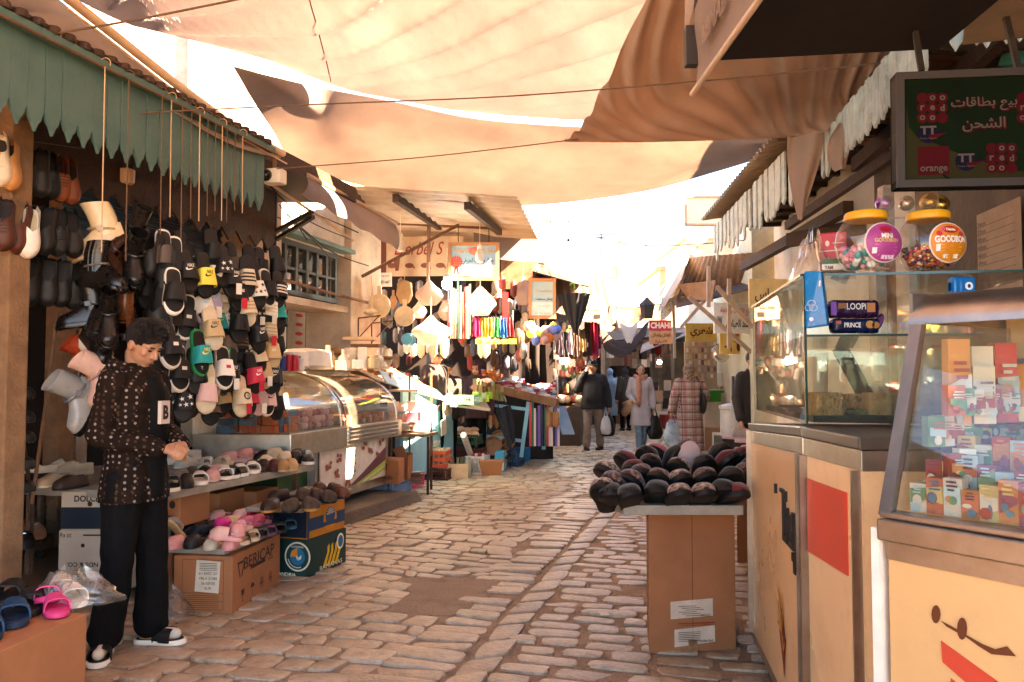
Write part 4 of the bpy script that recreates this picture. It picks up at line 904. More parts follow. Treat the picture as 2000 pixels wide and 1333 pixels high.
for k,(zx,zy,yaw,kd,cc,dz,pt,lb) in enumerate([(850,672,250,'clog',(PINKS[1],PINKS[1],PINKS[0]),0,0,'pink animal clog at the front left of the heap'),(925,668,262,'clog',(BK,BK,'#26201c'),0,0,'black clog at the front of the heap'),(1010,675,265,'slipper',(CR,CR,'#d8c4a8'),0,0,'plump cream slipper at the front edge of the heap'),(1095,675,268,'slipper',(PINKS[1],PINKS[1],PINKS[0]),0,0,'plump pink slipper at the front corner of the heap'),(830,600,250,'slipper',(TN,FURP,FURP),.08,45,'beige furry slipper standing upright on the heap'),(1070,640,200,'clog',(PINKS[0],PINKS[0],PINKS[2]),.06,10,'pale pink clog lying crosswise on the heap'),(1110,620,300,'clog',(PINKS[0],PINKS[0],PINKS[0]),.07,5,'rosy clog on top of the heap by the corner'),(960,610,240,'slipper',(BK,BK,'#1c2430'),.02,0,'navy slipper behind the black clog'),(1010,590,250,'slipper',(BK,BK,'#241c1a'),.02,0,'dark slipper in the middle of the heap'),(1065,580,255,'slipper',('#c02878','#c02878','#d02a80'),.08,10,'hot pink slipper on top of the heap'),(1110,568,260,'slipper',(CR,CR,'#e0c890'),.05,5,'creamy yellow slipper beside the hot pink one'),(1150,650,285,'slide',(CR,CR,BK,WT),0,0,'black strapped beige slide at the street side of the heap'),(1195,635,285,'slide',(CR,CR,CR,BK),0,0,'beige slide next to the black strapped one'),(1235,622,285,'slide',('#4a3a40',BK,'#3a4a44',WT),0,0,'grey green slide on the low table'),(1275,610,285,'slide',('#5a3a4a','#5a3a4a','#6a3a50',WT),0,0,'plum slide on the low table'),(1320,598,285,'slide',(BK,BK,'#20342f',WT),0,0,'dark green slide at the far end of the low table'),(1365,580,290,'slide',('#2a4a58','#2a4a58','#2a4a58',WT),0,0,'slate blue slide at the far end of the low table'),(1140,600,250,'clog',(PINKS[4],PINKS[4],'#d8a0a8'),.05,0,'pale rose clog with flowers at the back of the heap'),(1180,580,240,'clog',(PINKS[3],PINKS[3],'#d06a80'),.05,0,'raspberry clog at the back of the heap'),(1230,570,250,'clog',(PINKS[1],PINKS[1],'#b8485a'),.04,0,'dark rose clog at the back of the heap'),(1270,560,250,'clog',('#2a3038','#2a3038','#3a3448'),.02,0,'indigo clog at the back of the heap'),(1150,545,250,'clog',(PINKS[2],PINKS[2],'#e8b8b0'),.03,0,'baby pink clog furthest back'),(1045,550,240,'clog',(PINKS[2],PINKS[2],'#e0a8a0'),.03,0,'salmon clog at the back left of the heap'),(1190,545,245,'clog',(PINKS[3],PINKS[3],'#a83048'),.02,0,'red clog furthest back on the low table'),(900,610,250,'slipper',('#2a2018',BK,'#181410'),.0,0,'black slipper leaning behind the black clog')]):
 lay(kd,zx,zy,LT+dz,yaw,cc,lb,GL,pitch=pt,sc=.74)
PLAID=mat('brown plaid felt',(.10,.06,.035),.95,var=.6,scale=22,bump=.6,bscale=200)
GC='brown slippers on the low shelf'
for zx,zy,yaw,cc,lb in[(1290,500,262,('#b07830',CF,'#3a2418'),'brown slipper with tan sole at the shelf corner'),(1380,500,270,(BK,BK,PLAID),'plaid slipper at the front of the brown slippers'),(1450,495,300,('#b07830',CF,PLAID),'plaid slipper with bright tan sole edge'),(1340,455,235,(BK,BK,'#2a1c14'),'dark brown slipper with white pattern at the back'),(1420,450,300,(BK,BK,PLAID),'plaid slipper lying crosswise in the middle'),(1480,450,295,(BK,BK,'#33221a'),'smooth dark brown slipper in the middle'),(1540,460,295,(BK,BK,PLAID),'plaid slipper near the far end'),(1600,440,298,(BK,CF,'#5a301c'),'reddish brown slipper at the far end'),(1500,420,290,(BK,BK,'#4a2c1c'),'brown slipper at the back of the shelf'),(1565,425,300,(BK,BK,'#3a2418'),'chocolate slipper behind the reddish one')]:
 lay('slipper',zx,zy,.532,yaw,cc,lb,GC)
# ------------------------------------------------------------------ near left carton with slides and a plastic bag
t,f1,f2,w,d=carton('cardboard_box','big battered brown carton in the near left corner with packing tape',(-2.5,2.35),(-1.86,2.3),(-1.72,3.27),.485,CARD,base=.0)
mb=MB();rect(mb,f2,.0,0,.05,.48);rect(mb,f2,.0,-.17,d*.96,.05);obj('packing_tape',mb,TAPE,t)
GN_='slides on the near left carton'
def on(kd,px,py,z,yaw,cc,lb,sc=1.,pt=0,logo=None):
 p=G(px,py,z);q=Matrix.Rotation(R(yaw-90),3,'Z')@Matrix.Rotation(R(pt),3,'X');return shoe(kd,cc,lb,'slide',p-q@Vector((0,.14,0)),q,GN_,logo,sc)
on('slide',28,1212,.49,300,('#1c3048','#1c3048','#20405e',BK),'navy blue slide on the near left carton')
on('slide',-25,1240,.49,300,('#1c3048','#1c3048','#20405e',BK),'second navy blue slide cut by the left edge of the photo')
on('slide',62,1190,.49,292,(BK,BK,'#1a1714',BK),'black slide between the navy and the pink slides',1.0)
on('slide',22,1172,.50,285,(BK,BK,'#1a1714',BK),'black slide behind the navy slides on the carton',1.0)
on('slide',108,1198,.49,310,('#e0407a','#e0407a','#f04a88',BK),'hot pink slide on the near left carton',.85)
on('slide',92,1178,.51,300,('#e0407a','#e0407a','#f04a88',BK),'second hot pink slide behind the first',.85,15)
on('slide',142,1178,.49,310,(WT,WT,WT,BK),'white slide under the clear plastic bag',.9)
on('slide',120,1160,.51,300,(WT,WT,WT,BK),'second white slide inside the clear plastic bag',.9)
BAG=glass('clear film',(.95,.93,.9),.10,.12,(.8,.72,.62),1.6)
def bagmesh(c,rx,ry,h,seed,nu=40,nv=16,crumple=.25,rotz=0.):
 mb=MB();cs,sn=math.cos(rotz),math.sin(rotz)
 def f(u,v):
  a=2*math.pi*u;r_=(1-.75*v**2.2)*(1 if v>.05 else.97)
  n=1+crumple*mnoise.noise(Vector((math.cos(a)*2.2,math.sin(a)*2.2,v*2.5+seed*3)))+crumple*.5*mnoise.noise(Vector((math.cos(a)*6,math.sin(a)*6,v*6+seed)))
  x,y=rx*r_*n*math.cos(a),ry*r_*n*math.sin(a)
  return Vector((c[0]+x*cs-y*sn,c[1]+x*sn+y*cs,c[2]+h*v*(1+.5*mnoise.noise(Vector((math.cos(a)*4,math.sin(a)*4,seed))))+.3*h*mnoise.noise(Vector((math.cos(a)*9,math.sin(a)*9,v*7+seed)))*v))
 return mb.grid(f,nu,nv)
p=G(135,1175,.49);single('plastic_bag',bagmesh((p.x+.02,p.y,.488),.17,.12,.12,2,crumple=.5),BAG,'crumpled clear plastic bag over white slides on the near carton','bag',smooth=80)
p=G(185,1145,.1);single('plastic_bag',bagmesh((p.x-.05,p.y+.3,.1),.16,.12,.3,5),BAG,'clear plastic bag slumped against the white carton stack','bag',smooth=80)
p=G(325,1205,0);single('plastic_bag',bagmesh((p.x,p.y,.002),.14,.1,.16,9),BAG,'small clear bag on the stones behind the boy','bag',smooth=80)
# ------------------------------------------------------------------ display on castors, wire shoe shelves, sticks
t=thing('shoe_trolley','low wooden display board on castors just inside the shoe shop','trolley',(-3.75,5.6,.13))
mb=MB();mb.box((-3.85,5.6,.27),(1.0,.6,.1),(0,0,SYAW));obj('board',mb,DARKWOOD,t,bevel=.005)
for x,y in((-3.42,5.42),(-4.2,5.4),(-3.4,5.8)):
 mb=MB();mb.lathe([(.0,-.015),(.035,-.015),(.038,0),(.035,.015),(0,.015)],12,(x,y,.17),(R(90),0,0));mb.box((x,y,.21),(.03,.04,.03));obj('castor',mb,BLACK,t)
RUSTC='#a8502a';PEACH='#d08a60'
for k,(px,py,cc,lb) in enumerate([(12,1050,(BK,BK,'#1c1815'),'black shoe with chain trim at the front of the low trolley'),(48,1050,(BK,BK,'#1a1613'),'second black shoe with chain trim on the trolley'),(40,1025,(PEACH,BK,RUSTC),'rust orange shoe with chain trim on the trolley'),(66,1032,(PEACH,BK,PEACH),'peach shoe with chain trim on the trolley'),(15,1015,(CR,CR,'#c8a880'),'pale beige shoe with laces on the trolley')]):
 p=G(px,py+15,.32);q=Matrix.Rotation(R(300-90+k*4),3,'Z');o=shoe('loafer',cc,lb,'shoe',p-q@Vector((0,.12,0)),q,'shoes on the castor trolley',None,1.1)
 mb=MB();mb.tube([Vector((.03*math.cos(a),.17+.03*math.sin(a),.085)) for a in[math.pi*2*i/12 for i in range(12)]],.004,5,closed=True);obj('chain',mb,CHROME,o,local=True)
for k,py in enumerate((780,828,868,922,968)):
 c=P(8,py,4.55-.02*k);t=thing('wire_shelf','small chrome wire shoe shelf, %s one down at the left edge'%['first','second','third','fourth','fifth'][k],'shelf',c,group='wire shoe shelves at the left edge')
 mb=MB()
 for j in range(4):mb.tube([c+Vector((-.2,.05*j,0)),c+Vector((.075,.05*j,0)),c+Vector((.08,.05*j,.015))],.0035,5)
 mb.tube([c+Vector((.06,-.01,0)),c+Vector((.06,.17,0))],.0035,5);obj('wire_rack',mb,CHROME,t)
 q=Matrix.Rotation(R(190),3,'Z');shoe('loafer' if k%2 else 'lace',(BK,BK,['#1a1512','#25201a','#1c1815','#2a241e','#201a16'][k],WT if k==3 else '#333333'),'dark shoe resting on the %s wire shelf at the left edge'%['first','second','third','fourth','fifth'][k],'shoe',c+Vector((-.17,.08,.004)),Matrix.Rotation(R(-80),3,'Z'),'shoes on the wire shelves')
def stick(a,b,r,m,label,name='broom_stick'):
 mb=MB();mb.tube([a,Vector(a).lerp(Vector(b),.5)+Vector((.005,0,0)),b],r,8);return single(name,mb,m,label,'stick',smooth=True)
stick(P(20,722,5.0),P(66,1000,5.25),.014,DARKWOOD,'dark walking stick leaning by the stone pillar')
stick(P(112,610,5.4),P(62,985,5.1),.012,WOOD,'slanting broom handle leaning against the timber post')
t=thing('ceiling_lamp','pale round ceiling lamp hanging inside the shoe shop','lamp',P(246,345,5.6))
c=P(246,345,5.6);mb=MB();mb.lathe([(0,-.055),(.045,-.055),(.058,-.04),(.06,.045),(.03,.06),(.012,.065)],16,c);obj('lamp_shade',mb,cmat('#c8a888',.5),t,smooth=True)
mb=MB();mb.tube([c+Vector((0,0,.06)),(c.x,c.y,3.25)],.005,5);obj('cord',mb,BLACK,t)
# ================================================================== GLASS COUNTERS AND STALLS ON THE LEFT
ledge=MB();ledge.hexa([A(-3.62,7.7),A(-3.45,9.3),A(-4.7,9.5),A(-4.7,7.7)],[A(-3.66,7.7,.12),A(-3.52,9.3,.12),A(-4.7,9.5,.12),A(-4.7,7.7,.12)])
obj('stone_step',ledge,CONC,bevel=.02,kind='structure')
GLS=glass('counter glass',(.93,.95,.92),.035,.02)
def arcglass(mb,y0,y1,a0,a1,z0,z1,n=12):
 def f(u,v):
  t=v*math.pi/2;return A(a0+(a1-a0)*(1-math.cos(t))**1.1,y0+(y1-y0)*u,z0+(z1-z0)*math.sin(t)**.9)
 return mb.sheet(f,1,n,.005),f
def display(label,y0,y1,zb,z0,z1,a0=-3.85,a1=-4.7):
 t=thing('display_counter',label,'glass counter',A(a0,(y0+y1)/2,.12))
 mb=MB();sbox(mb,a1,a0+.03,y0,y1,zb,z0);obj('steel_base',mb,STEEL,t,bevel=.008)
 mb,f=arcglass(MB(),y0+.02,y1-.02,a0,a1+.2,z0,z1);obj('curved_glass',mb,GLS,t,smooth=True)
 for y in(y0+.01,y1-.03):
  mb=MB();mb.tube([f(0,i/12)+Vector((0,0,0))+(SDIR*(y-y0-.02)) for i in range(13)],.009,6);obj('glass_rim',mb,CHROME,t,smooth=True)
 g=MB();pts=[f(0,i/12) for i in range(13)]+[A(a1+.2,y0+.02,z0)];g.slab(pts,.005);obj('end_glass',g,GLS,t)
 mb=MB();sbox(mb,a1,a1+.26,y0,y1,z1-.005,z1+.03);obj('top_shelf',mb,STEEL,t)
 mb=MB();sbox(mb,a1,a1+.02,y0,y1,z0,z1);obj('back_panel',mb,WHITE,t)
 mb=MB();sbox(mb,a1+.05,a1+.4,y0+.05,y1-.05,z0+.3,z0+.31);obj('inner_shelf',mb,GLS,t)
 return t,f
t,f=display('curved glass sweet counter with steel base nearest the slide wall',7.12,8.2,.72,.93,1.50)
mb=MB();sbox(mb,-4.6,-3.98,7.2,8.2,.1,.715);obj('plinth',mb,cmat('#1f4a20',.6),t)
t,f=display('longer curved glass counter with printed front panel of sweets',8.22,9.6,.74,.93,1.47)
mb=MB();sbox(mb,-4.6,-3.90,7.72,9.4,.2,.735);obj('body',mb,STEEL,t)
for k in range(4):
 mb=MB();sbox(mb,-3.84,-3.80,8.2,9.45,.76+k*.042,.785+k*.042);obj('vent_bar',mb,CHROME,t)
p0,p1=A(-3.885,7.75,.30),A(-3.885,9.3,.30);fp=frame((p0+p1)/2+Vector((0,0,.215)),p1-p0)
mb=MB();mb.slab([fp@Vector(v) for v in((-.78,-.215,.006),(.78,-.215,.006),(.78,.215,.006),(-.78,.215,.006))],.012);pnl=obj('front_panel',mb,cmat('#e4d6c6',.45),t)
mb=MB();flat(mb,fp,[(.0,-.215),(.78,-.05),(.78,.12),(.2,-.10),(-.15,-.215)],.009);obj('print',mb,cmat('#6b3a44',.5,bump=0),pnl)
mb=MB();flat(mb,fp,[(.1,-.215),(.78,-.08),(.78,-.03),(.02,-.215)],.011);flat(mb,fp,[(.3,-.215),(.78,-.14),(.78,-.1),(.2,-.215)],.012);obj('print',mb,cmat('#a5b83c',.5,bump=0),pnl)
mb=MB();r_=random.Random(4)
for(x,y) in((-.62,.05),(-.4,.1),(-.45,-.05),(-.62,-.17),(.36,.12),(.55,.06),(-.2,-.17),(.65,.17),(.2,.17)):
 for k in range(5):disc(mb,fp,x+r_.uniform(-.05,.05),y+r_.uniform(-.035,.035),.03,.022,8,.013+.0005*k)
obj('print',mb,cmat('#9a5a48',.55,bump=0),pnl)
mb=MB()
for k in range(14):a=.5+k*.17;flat(mb,fp,[(-.05+.075*math.cos(a),.03+.15*math.sin(a)),(-.05+.075*math.cos(a+.17),.03+.15*math.sin(a+.17)),(-.05+.065*math.cos(a+.17),.03+.14*math.sin(a+.17)),(-.05+.065*math.cos(a),.03+.14*math.sin(a))],.014)
for k in range(6):disc(mb,fp,-.05+.02*(-1)**k,.09-k*.04,.018,.013,8,.014)
obj('print',mb,cmat('#4a6a3a',.5,bump=0),pnl)
def heap(name,label,cat,group,cols,spots,size,shape='box',yaw=0,jit=.3,rough=.4):
 r=random.Random(len(label));out=[]
 for i,p in enumerate(spots):
  c=cols[i%len(cols)] if r.random()<.7 else r.choice(cols);mb=MB()
  s=[x*r.uniform(.85,1.15) for x in size]
  if shape=='box':mb.box((0,0,s[2]/2),s)
  elif shape=='ball':mb.ball((0,0,s[2]/2),(s[0]/2,s[1]/2,s[2]/2),10,7)
  elif shape=='can':mb.lathe([(s[0]*.46,0),(s[0]*.5,.006),(s[0]*.5,s[2]-.006),(s[0]*.46,s[2])],14)
  elif shape=='pack':mb.lathe([(s[0]*.1,0),(s[0]*.5,s[2]*.15),(s[0]*.52,s[2]*.5),(s[0]*.5,s[2]*.85),(s[0]*.1,s[2])],10,sy=.55)
  o=obj(name,mb,cmat(c,rough),label=label,cat=cat,group=group,smooth=45 if shape!='box' else False);o.location=p;o.rotation_euler=(0,0,yaw+r.uniform(-jit,jit));out.append(o)
 return out
def gridspots(a0,a1,na,y0,y1,ny,z,nz=1,dz=0,slope=0):
 return[A(a0+(a1-a0)*(i+.5)/na,y0+(y1-y0)*(j+.5)/ny,z+k*dz+slope*i) for k in range(nz) for i in range(na) for j in range(ny)]
heap('sweet_pack','blue and red printed pack of sweets stacked in the nearest glass counter','sweets','printed sweet packs in the nearest counter',['#3a6a9a','#b8402a','#c85a30','#2a5a88'],gridspots(-4.55,-3.95,3,7.16,7.55,5,.935,3,.07),(.13,.075,.065),'box',SYAW)
heap('wrapped_sweet','pink purple wrapped sweet heaped in the nearest glass counter','sweets','pink wrapped sweets in the nearest counter',['#a85a70','#c88a98','#8a3a58','#d0a0a8'],gridspots(-4.5,-3.9,5,7.58,8.15,7,.935,3,.06),(.075,.075,.075),'ball',0,2)
heap('nougat_bar','brown nougat slab lying in the long glass counter','sweets','nougat slabs in the long counter',['#a06a58','#8a5a48','#b88070'],gridspots(-4.45,-3.95,3,8.3,9.4,9,.935,2,.05),(.22,.08,.05),'box',SYAW,.5,.5)
heap('price_card','small white price card standing in the long glass counter','card','price cards in the long counter',['#d8d0c4','#c8c0b8'],gridspots(-3.95,-3.93,1,8.3,9.4,7,.935),(.01,.06,.075),'box',SYAW,.2)
heap('tin_can','blue red and white striped can on top of the nearest glass counter','can','striped cans on the counter',['#24408a','#24408a','#b82838','#d8d0c8','#b82838','#2a4a9a'],[P(552+i*12,725,7.45+i*.05) for i in range(4)]+[P(556+i*13,722,7.75) for i in range(3)],(.06,.06,.14),'can',0)
PLATE=cmat('#eee6d6',.35)
for k,(px,py,Y,r0) in enumerate([(575,722,8.0,.16),(598,720,8.15,.2),(622,722,8.3,.14)]):
 c=P(px,py,Y);mb=MB();mb.lathe([(r0*.5,0),(r0*.95,.02),(r0,.03)]+[(r0*(.98-.02*j),.05+j*.03) for j in range(5)]+[(r0*.55,.2),(.0,.21)],20,c)
 single('plate_stack',mb,PLATE,'stack of white plates on the glass counter, %s'%['smallest, left','largest, in the middle','right one'][k],'plates','white crockery on the counters',smooth=True)
r_=random.Random(8)
for k in range(26):
 px=640+(k*37%118);Y=8.6+(k%4)*.22;py=722+r_.uniform(-3,3);c=P(px,py,Y);h=r_.uniform(.08,.26);rr=r_.uniform(.035,.07);mb=MB()
 kind=k%3
 if kind==0:mb.lathe([(rr*.8,0),(rr,.01),(rr,h*.75),(rr*.7,h*.85),(rr*.75,h)],14,c)
 elif kind==1:mb.lathe([(rr*.6,0),(rr,h*.3),(rr*.8,h*.6),(rr*.3,h*.75),(rr*.32,h)],14,c)
 else:mb.box(c+Vector((0,0,h/2)),(rr*2,rr*2,h),(0,0,k))
 single('kitchen_jar',mb,cmat(r_.choice(['#e8dcc4','#d8c498','#c8a878','#e0cfae','#d8d0c0']),.25),'pale kitchen jar or box crowded on top of the long counter','jar','sunlit jars on the long counter',smooth=45)
for k,(x0,x1,y) in enumerate([(675,735,662),(690,745,676),(700,770,700)]):
 a,b=P(x0,y,9.2),P(x1,y,9.2);mb=MB();mb.box((a+b)/2,((b-a).length,.25,.035),(0,0,-.1));single('wooden_tray',mb,WOOD if k else mat('pale wood',(.62,.42,.24),.6,bump=.2),'wooden tray stacked %s above the long counter'%['uppermost','second','lowest'][k],'tray','trays above the counter')
c=L(622,650,-5.5);fq=frame(c,SDIR);mb=MB()
mb.slab([fq@Vector(v) for v in((-.19,-.17,0),(.19,-.17,0),(.19,.12,0),(.1,.15,0),(.0,.24,0),(-.1,.15,0),(-.19,.12,0))],.02,fq.to_3x3()@Vector((0,0,1)))
pq=single('wall_plaque',mb,cmat('#3a1c1a',.5),'dark purple plaque with a pale rosette hung on the white wall','plaque')
mb=MB();disc(mb,fq,0,0,.08,lift=.004)
for i in range(8):disc(mb,fq,.08*math.cos(i*.785),.08*math.sin(i*.785),.03,lift=.003)
obj('rosette',mb,cmat('#c8a878',.5),pq)
mb=MB();disc(mb,fq,0,0,.05,lift=.007);obj('rosette',mb,cmat('#4a2a24',.5),pq)
c=L(580,640,-5.5);fq=frame(c,SDIR);mb=MB();rect(mb,fq,0,0,.5,.75,.0);po=single('poster',MB().slab([fq@Vector(v) for v in((-.22,-.4,0),(.22,-.4,0),(.22,.4,0),(-.22,.4,0))],.01,fq.to_3x3()@Vector((0,0,1))),cmat('#b8a890',.6),'pale poster of red peppers on the wall of the small shop','poster')
mb=MB()
for i in range(5):disc(mb,fq,.05,.28-i*.12,.1,.025,12,.003)
obj('print',mb,cmat('#b02020',.6),po)
for k,px in enumerate((608,624)):
 c=L(px,682,-5.5);fq=frame(c,SDIR);mb=MB();mb.slab([fq@Vector(v) for v in((-.05,-.05,.01),(.05,-.05,.01),(.05,.05,.01),(-.05,.05,.01))],.01);disc(mb,fq,0,0,.03,lift=.013);single('wall_socket',mb,cmat('#cdb898',.5),'round wall socket below the plaque, %s one'%['left','right'][k],'socket')
for k,(px,py) in enumerate(((700,622),(726,632))):
 c=P(px,py,9.9+k*.2);mb=MB();mb.bar(c,c+Vector((.28,-.05,.03)),.015);mb.bar(c,c+Vector((0,0,-.26)),.015);mb.bar(c+Vector((0,0,-.25)),c+Vector((.26,-.05,.02)),.012)
 single('wall_bracket',mb,RUST,'empty triangular iron bracket on the plaster corner, %s'%['left one','right one'][k],'bracket')
a=P(520,362,6.6);t=thing('iron_bracket','dark iron awning bracket of two slanting bars on the white pillar','bracket',P(520,400,7.9))
for x0,y0,x1,y1 in((518,372,518,494),(538,372,536,497),(520,462,610,414),(540,468,612,424)):
 mb=MB();mb.bar(P(x0,y0,7.75),P(x1,y1,7.75 if x0==x1 or abs(x1-x0)<5 else 7.3),.035);obj('bar',mb,DARKIRON,t)
mb=MB()
def aw(u,v):
 return P(598,345,7.2).lerp(P(772,440,9.4),u).lerp(P(588,380,7.0).lerp(P(775,487,9.2),u),v)+Vector((.04*math.sin(v*3),0,-.012*math.sin(u*26)*v))
mb.sheet(aw,60,6,.004);single('shop_awning',mb,CANVAS,'short sunlit white awning valance above the barred window','awning',smooth=60)
mb=MB();mb.tube([P(600,342,7.2),P(774,436,9.4)],.022,8);mb.tube([P(530,360,7.1),P(690,470,9.0)],.015,6);single('awning_bar',mb,mat('awning bar',(.45,.3,.18),.5),'pale bar carrying the small white awning','bar')
for k,(a_,b_,c_) in enumerate([((525,362,7.5),(600,420,7.8),(690,470,9)),((545,400,7.9),(580,430,8),(600,470,8.1)),((530,420,7.9),(590,440,8.2),(650,510,9))]):
 rope([P(*a_),P(*b_)+Vector((0,0,-.05)),P(*c_)],.006,'slack electric wire on the plaster house, %s'%['upper','middle','lower'][k],BLACK,'wire')
c=P(536,346,6.2);t=thing('security_camera','white dome security camera at the end of the green fringe','camera',c)
mb=MB();mb.box(c,(.16,.12,.12),(0,0,-.2));obj('housing',mb,WHITE,t,bevel=.02)
mb=MB();mb.ball(c+Vector((-.05,-.06,0)),.05);obj('lens',mb,BLACKGLOSS,t,smooth=True);mb=MB();mb.bar(c,c+Vector((-.3,.1,.0)),.04);mb.bar(c,c+Vector((0,.0,.16)),.025);obj('mount',mb,WOOD,t)
# ------------------------------------------------------------------ blue stall with stepped trays
BLUE=mat('turquoise painted board',(.28,.56,.66),.5,var=.15,scale=3,bump=.1,stain=.25,stc=(.2,.3,.33));BLUE2=mat('grey blue paint',(.30,.42,.50),.55,var=.15,stain=.3)
t=thing('market_stall','turquoise wooden stall with stepped trays of sweets and combs','stall',A(-4.1,11.2))
mb=MB();mb.hexa([A(-4.10,10.25,.1),A(-4.07,10.25,.1),A(-4.05,12.15,.1),A(-4.08,12.15,.1)],[A(-4.10,10.25,1.40),A(-4.07,10.25,1.40),A(-4.05,12.15,1.12),A(-4.08,12.15,1.12)]);obj('side_board',mb,BLUE,t)
mb=MB();sbox(mb,-4.9,-4.1,10.3,12.1,.1,1.0);obj('body',mb,BLUE2,t)
fa,fb_=P(738,724,9.9),P(880,771,11.9)
tr=[]
for k,(u0,u1,m_) in enumerate(((0,.4,BLUE2),(.4,.75,CARDPALE),(.75,1,BLUE2))):
 p,q=fa.lerp(fb_,u0),fa.lerp(fb_,u1);mb=MB();dn=Vector((.10,0,-.16));mb.slab([p,q,q+dn,p+dn],.015);obj('tray_front',mb,m_,t)
 mb=MB();bk=Vector((-.75,.1,.26));mb.slab([p+Vector((0,0,-.12)),q+Vector((0,0,-.12)),q+bk,p+bk],.012);obj('tray_bottom',mb,CARDPALE,t)
def trayspots(u0,u1,nu,nv,d0=.06,d1=.7,lift=-.09):
 return[fa.lerp(fb_,u0+(u1-u0)*(i+.5)/nu)+Vector((-1,.13,.5))*(d0+(d1-d0)*(j+.5)/nv)+Vector((0,0,lift)) for j in range(nv) for i in range(nu)]
heap('nut_bag','bag of tan nuts in the first stepped tray','bag','nut bags in the stepped trays',['#a87848','#b88a5a','#8a6038'],trayspots(.02,.38,5,4),(.14,.12,.1),'ball',0,2,.7)
heap('sweet_bag','small pink white or orange bag of sweets in the second stepped tray','bag','sweet bags in the stepped trays',['#c87888','#e0c8c0','#b05060','#d88a50','#e6d8cc','#a06838'],trayspots(.40,.74,7,5),(.12,.1,.1),'ball',0,2,.45)
heap('comb_pack','slim packet of combs or pens at the far end of the stepped trays','packet','slim packets on the blue stall',['#8fb0c8','#d8e0d8','#5a9a6a','#b8c8d0','#c86a50','#6a8ab0'],trayspots(.76,1.15,10,3),(.05,.22,.06),'box',.9,.2,.3)
def crate(name,label,p,w,d,h,yaw,m,rows=4,lid=None,group=None,cat='crate'):
 """open lattice crate standing at p"""
 t=thing(name,label,cat,p,yaw,group)
 mb=MB();x,y=w/2,d/2;th=.012
 mb.box((0,0,.006),(w,d,.012))
 for s in(1,-1):
  mb.box((0,s*y,h-.012),(w,th,.024));mb.box((s*x,0,h-.012),(th,d,.024));mb.box((0,s*y,.02),(w,th,.03));mb.box((s*x,0,.02),(th,d,.03))
  for q in(1,-1):mb.box((s*(x-.0),q*(y-.0),h/2),(.025,.025,h))
  n=max(4,int(w/.035))
  for i in range(1,n):mb.box((-x+w*i/n,s*y,h/2),(.01,th*.8,h-.03))
  n=max(4,int(d/.035))
  for i in range(1,n):mb.box((s*x,-y+d*i/n,h/2),(th*.8,.01,h-.03))
  for k in range(1,rows-1):mb.box((0,s*y,h*k/(rows-1)),(w,th*.7,.008));mb.box((s*x,0,h*k/(rows-1)),(th*.7,d,.008))
 obj('lattice',mb,m,t,local=True);return t
def at(px,py,z=0):p=G(px,py,z);p.z=z;return p
YW=SYAW
crate('plastic_crate','pale blue plastic crate under the brown carton on the stones',at(766,972)+Vector((-.1,.15,0)),.42,.55,.20,YW,cmat('#8fa9c8',.45))
crate('plastic_crate','pink plastic crate beside the pale blue crate',at(803,958)+Vector((-.1,.2,0)),.3,.5,.19,YW,cmat('#d8507a',.45))
t,f1,f2,w,d=carton('cardboard_box','brown carton with handwritten brand standing on the pale blue crate',P(741,953,9.35),P(778,957,9.2),P(790,948,9.6),.27,CARD,base=.205)
mb=MB();put_text(mb,'Cavallto',f1,-.02,-.06,w=.16,h=.05,shear=.3);rect(mb,f1,-.06,.06,.06,.07);marks(t,mb,INK)
for k,px in enumerate((752,763,772)):
 c=P(px,909,9.4+k*.08);t=thing('glass_jar','small jar with %s lid on the brown carton'%['red','tan','pale gold'][k],'jar',c);mb=MB();mb.lathe([(.035,0),(.04,.01),(.04,.05),(.034,.06)],14,c);obj('jar',mb,cmat('#a86a48',.3),t,smooth=40)
 mb=MB();mb.lathe([(.04,.058),(.042,.062),(.042,.082),(.038,.086)],14,c);obj('lid',mb,cmat(['#b82020','#b08a4a','#c8b070'][k],.35),t,smooth=40)
t,*_=carton('cardboard_box','opened narrow carton with raised flap behind the brown carton',P(783,950,9.8),P(797,951,9.7),P(806,945,10.0),.3,CARD,base=.19,open_top=True)
mb=MB();mb.slab([P(783,905,9.8),P(797,908,9.7),P(788,870,9.75),P(766,878,9.9)],.006);obj('flap',mb,CARD,t)
heap('flat_packet','flat brown packet stacked beside the open carton','packet','brown packets by the open carton',['#8a5a3a','#6a4028'],[P(808,925+5*i,9.95) for i in range(5)],(.2,.12,.02),'box',.2)
t=thing('steel_table','small worn table carrying stacks of white plates','table',P(800,900,10))
c=P(802,845,10.0);mb=MB();mb.box(c+Vector((0,0,-.02)),(.55,.5,.035),(0,0,YW));obj('table_top',mb,mat('brown table',(.25,.15,.08),.5),t)
for sx in(-.24,.24):
 for sy in(-.2,.2):mb=MB();q=c+Vector((sx,sy,0));mb.box((q.x,q.y,(q.z-.04)/2),(.03,.03,q.z-.04));obj('leg',mb,DARKWOOD,t)
for k,(px,r0,n) in enumerate(((788,.13,7),(815,.11,8))):
 c=P(px,842,10.0);mb=MB();pr=[(0,.004)]
 for i in range(n):pr+=[(r0*.6,.005+i*.014),(r0,.012+i*.014),(r0*.97,.016+i*.014)]
 pr+=[(0,.01+n*.014)];mb.lathe(pr,20,c);single('plate_stack',mb,PLATE,'%s stack of white plates on the small worn table'%['wider','narrower'][k],'plates','white crockery on the counters')
crate('lattice_stool','dark brown plastic lattice stool under the small table',at(800,918)+Vector((-.05,.35,0)),.36,.36,.42,YW,cmat('#24160f',.5),8,cat='stool')
crate('plastic_crate','brown plastic crate under the stacked jar trays',at(846,940)+Vector((0,.2,0)),.5,.38,.17,YW,cmat('#4a2018',.5))
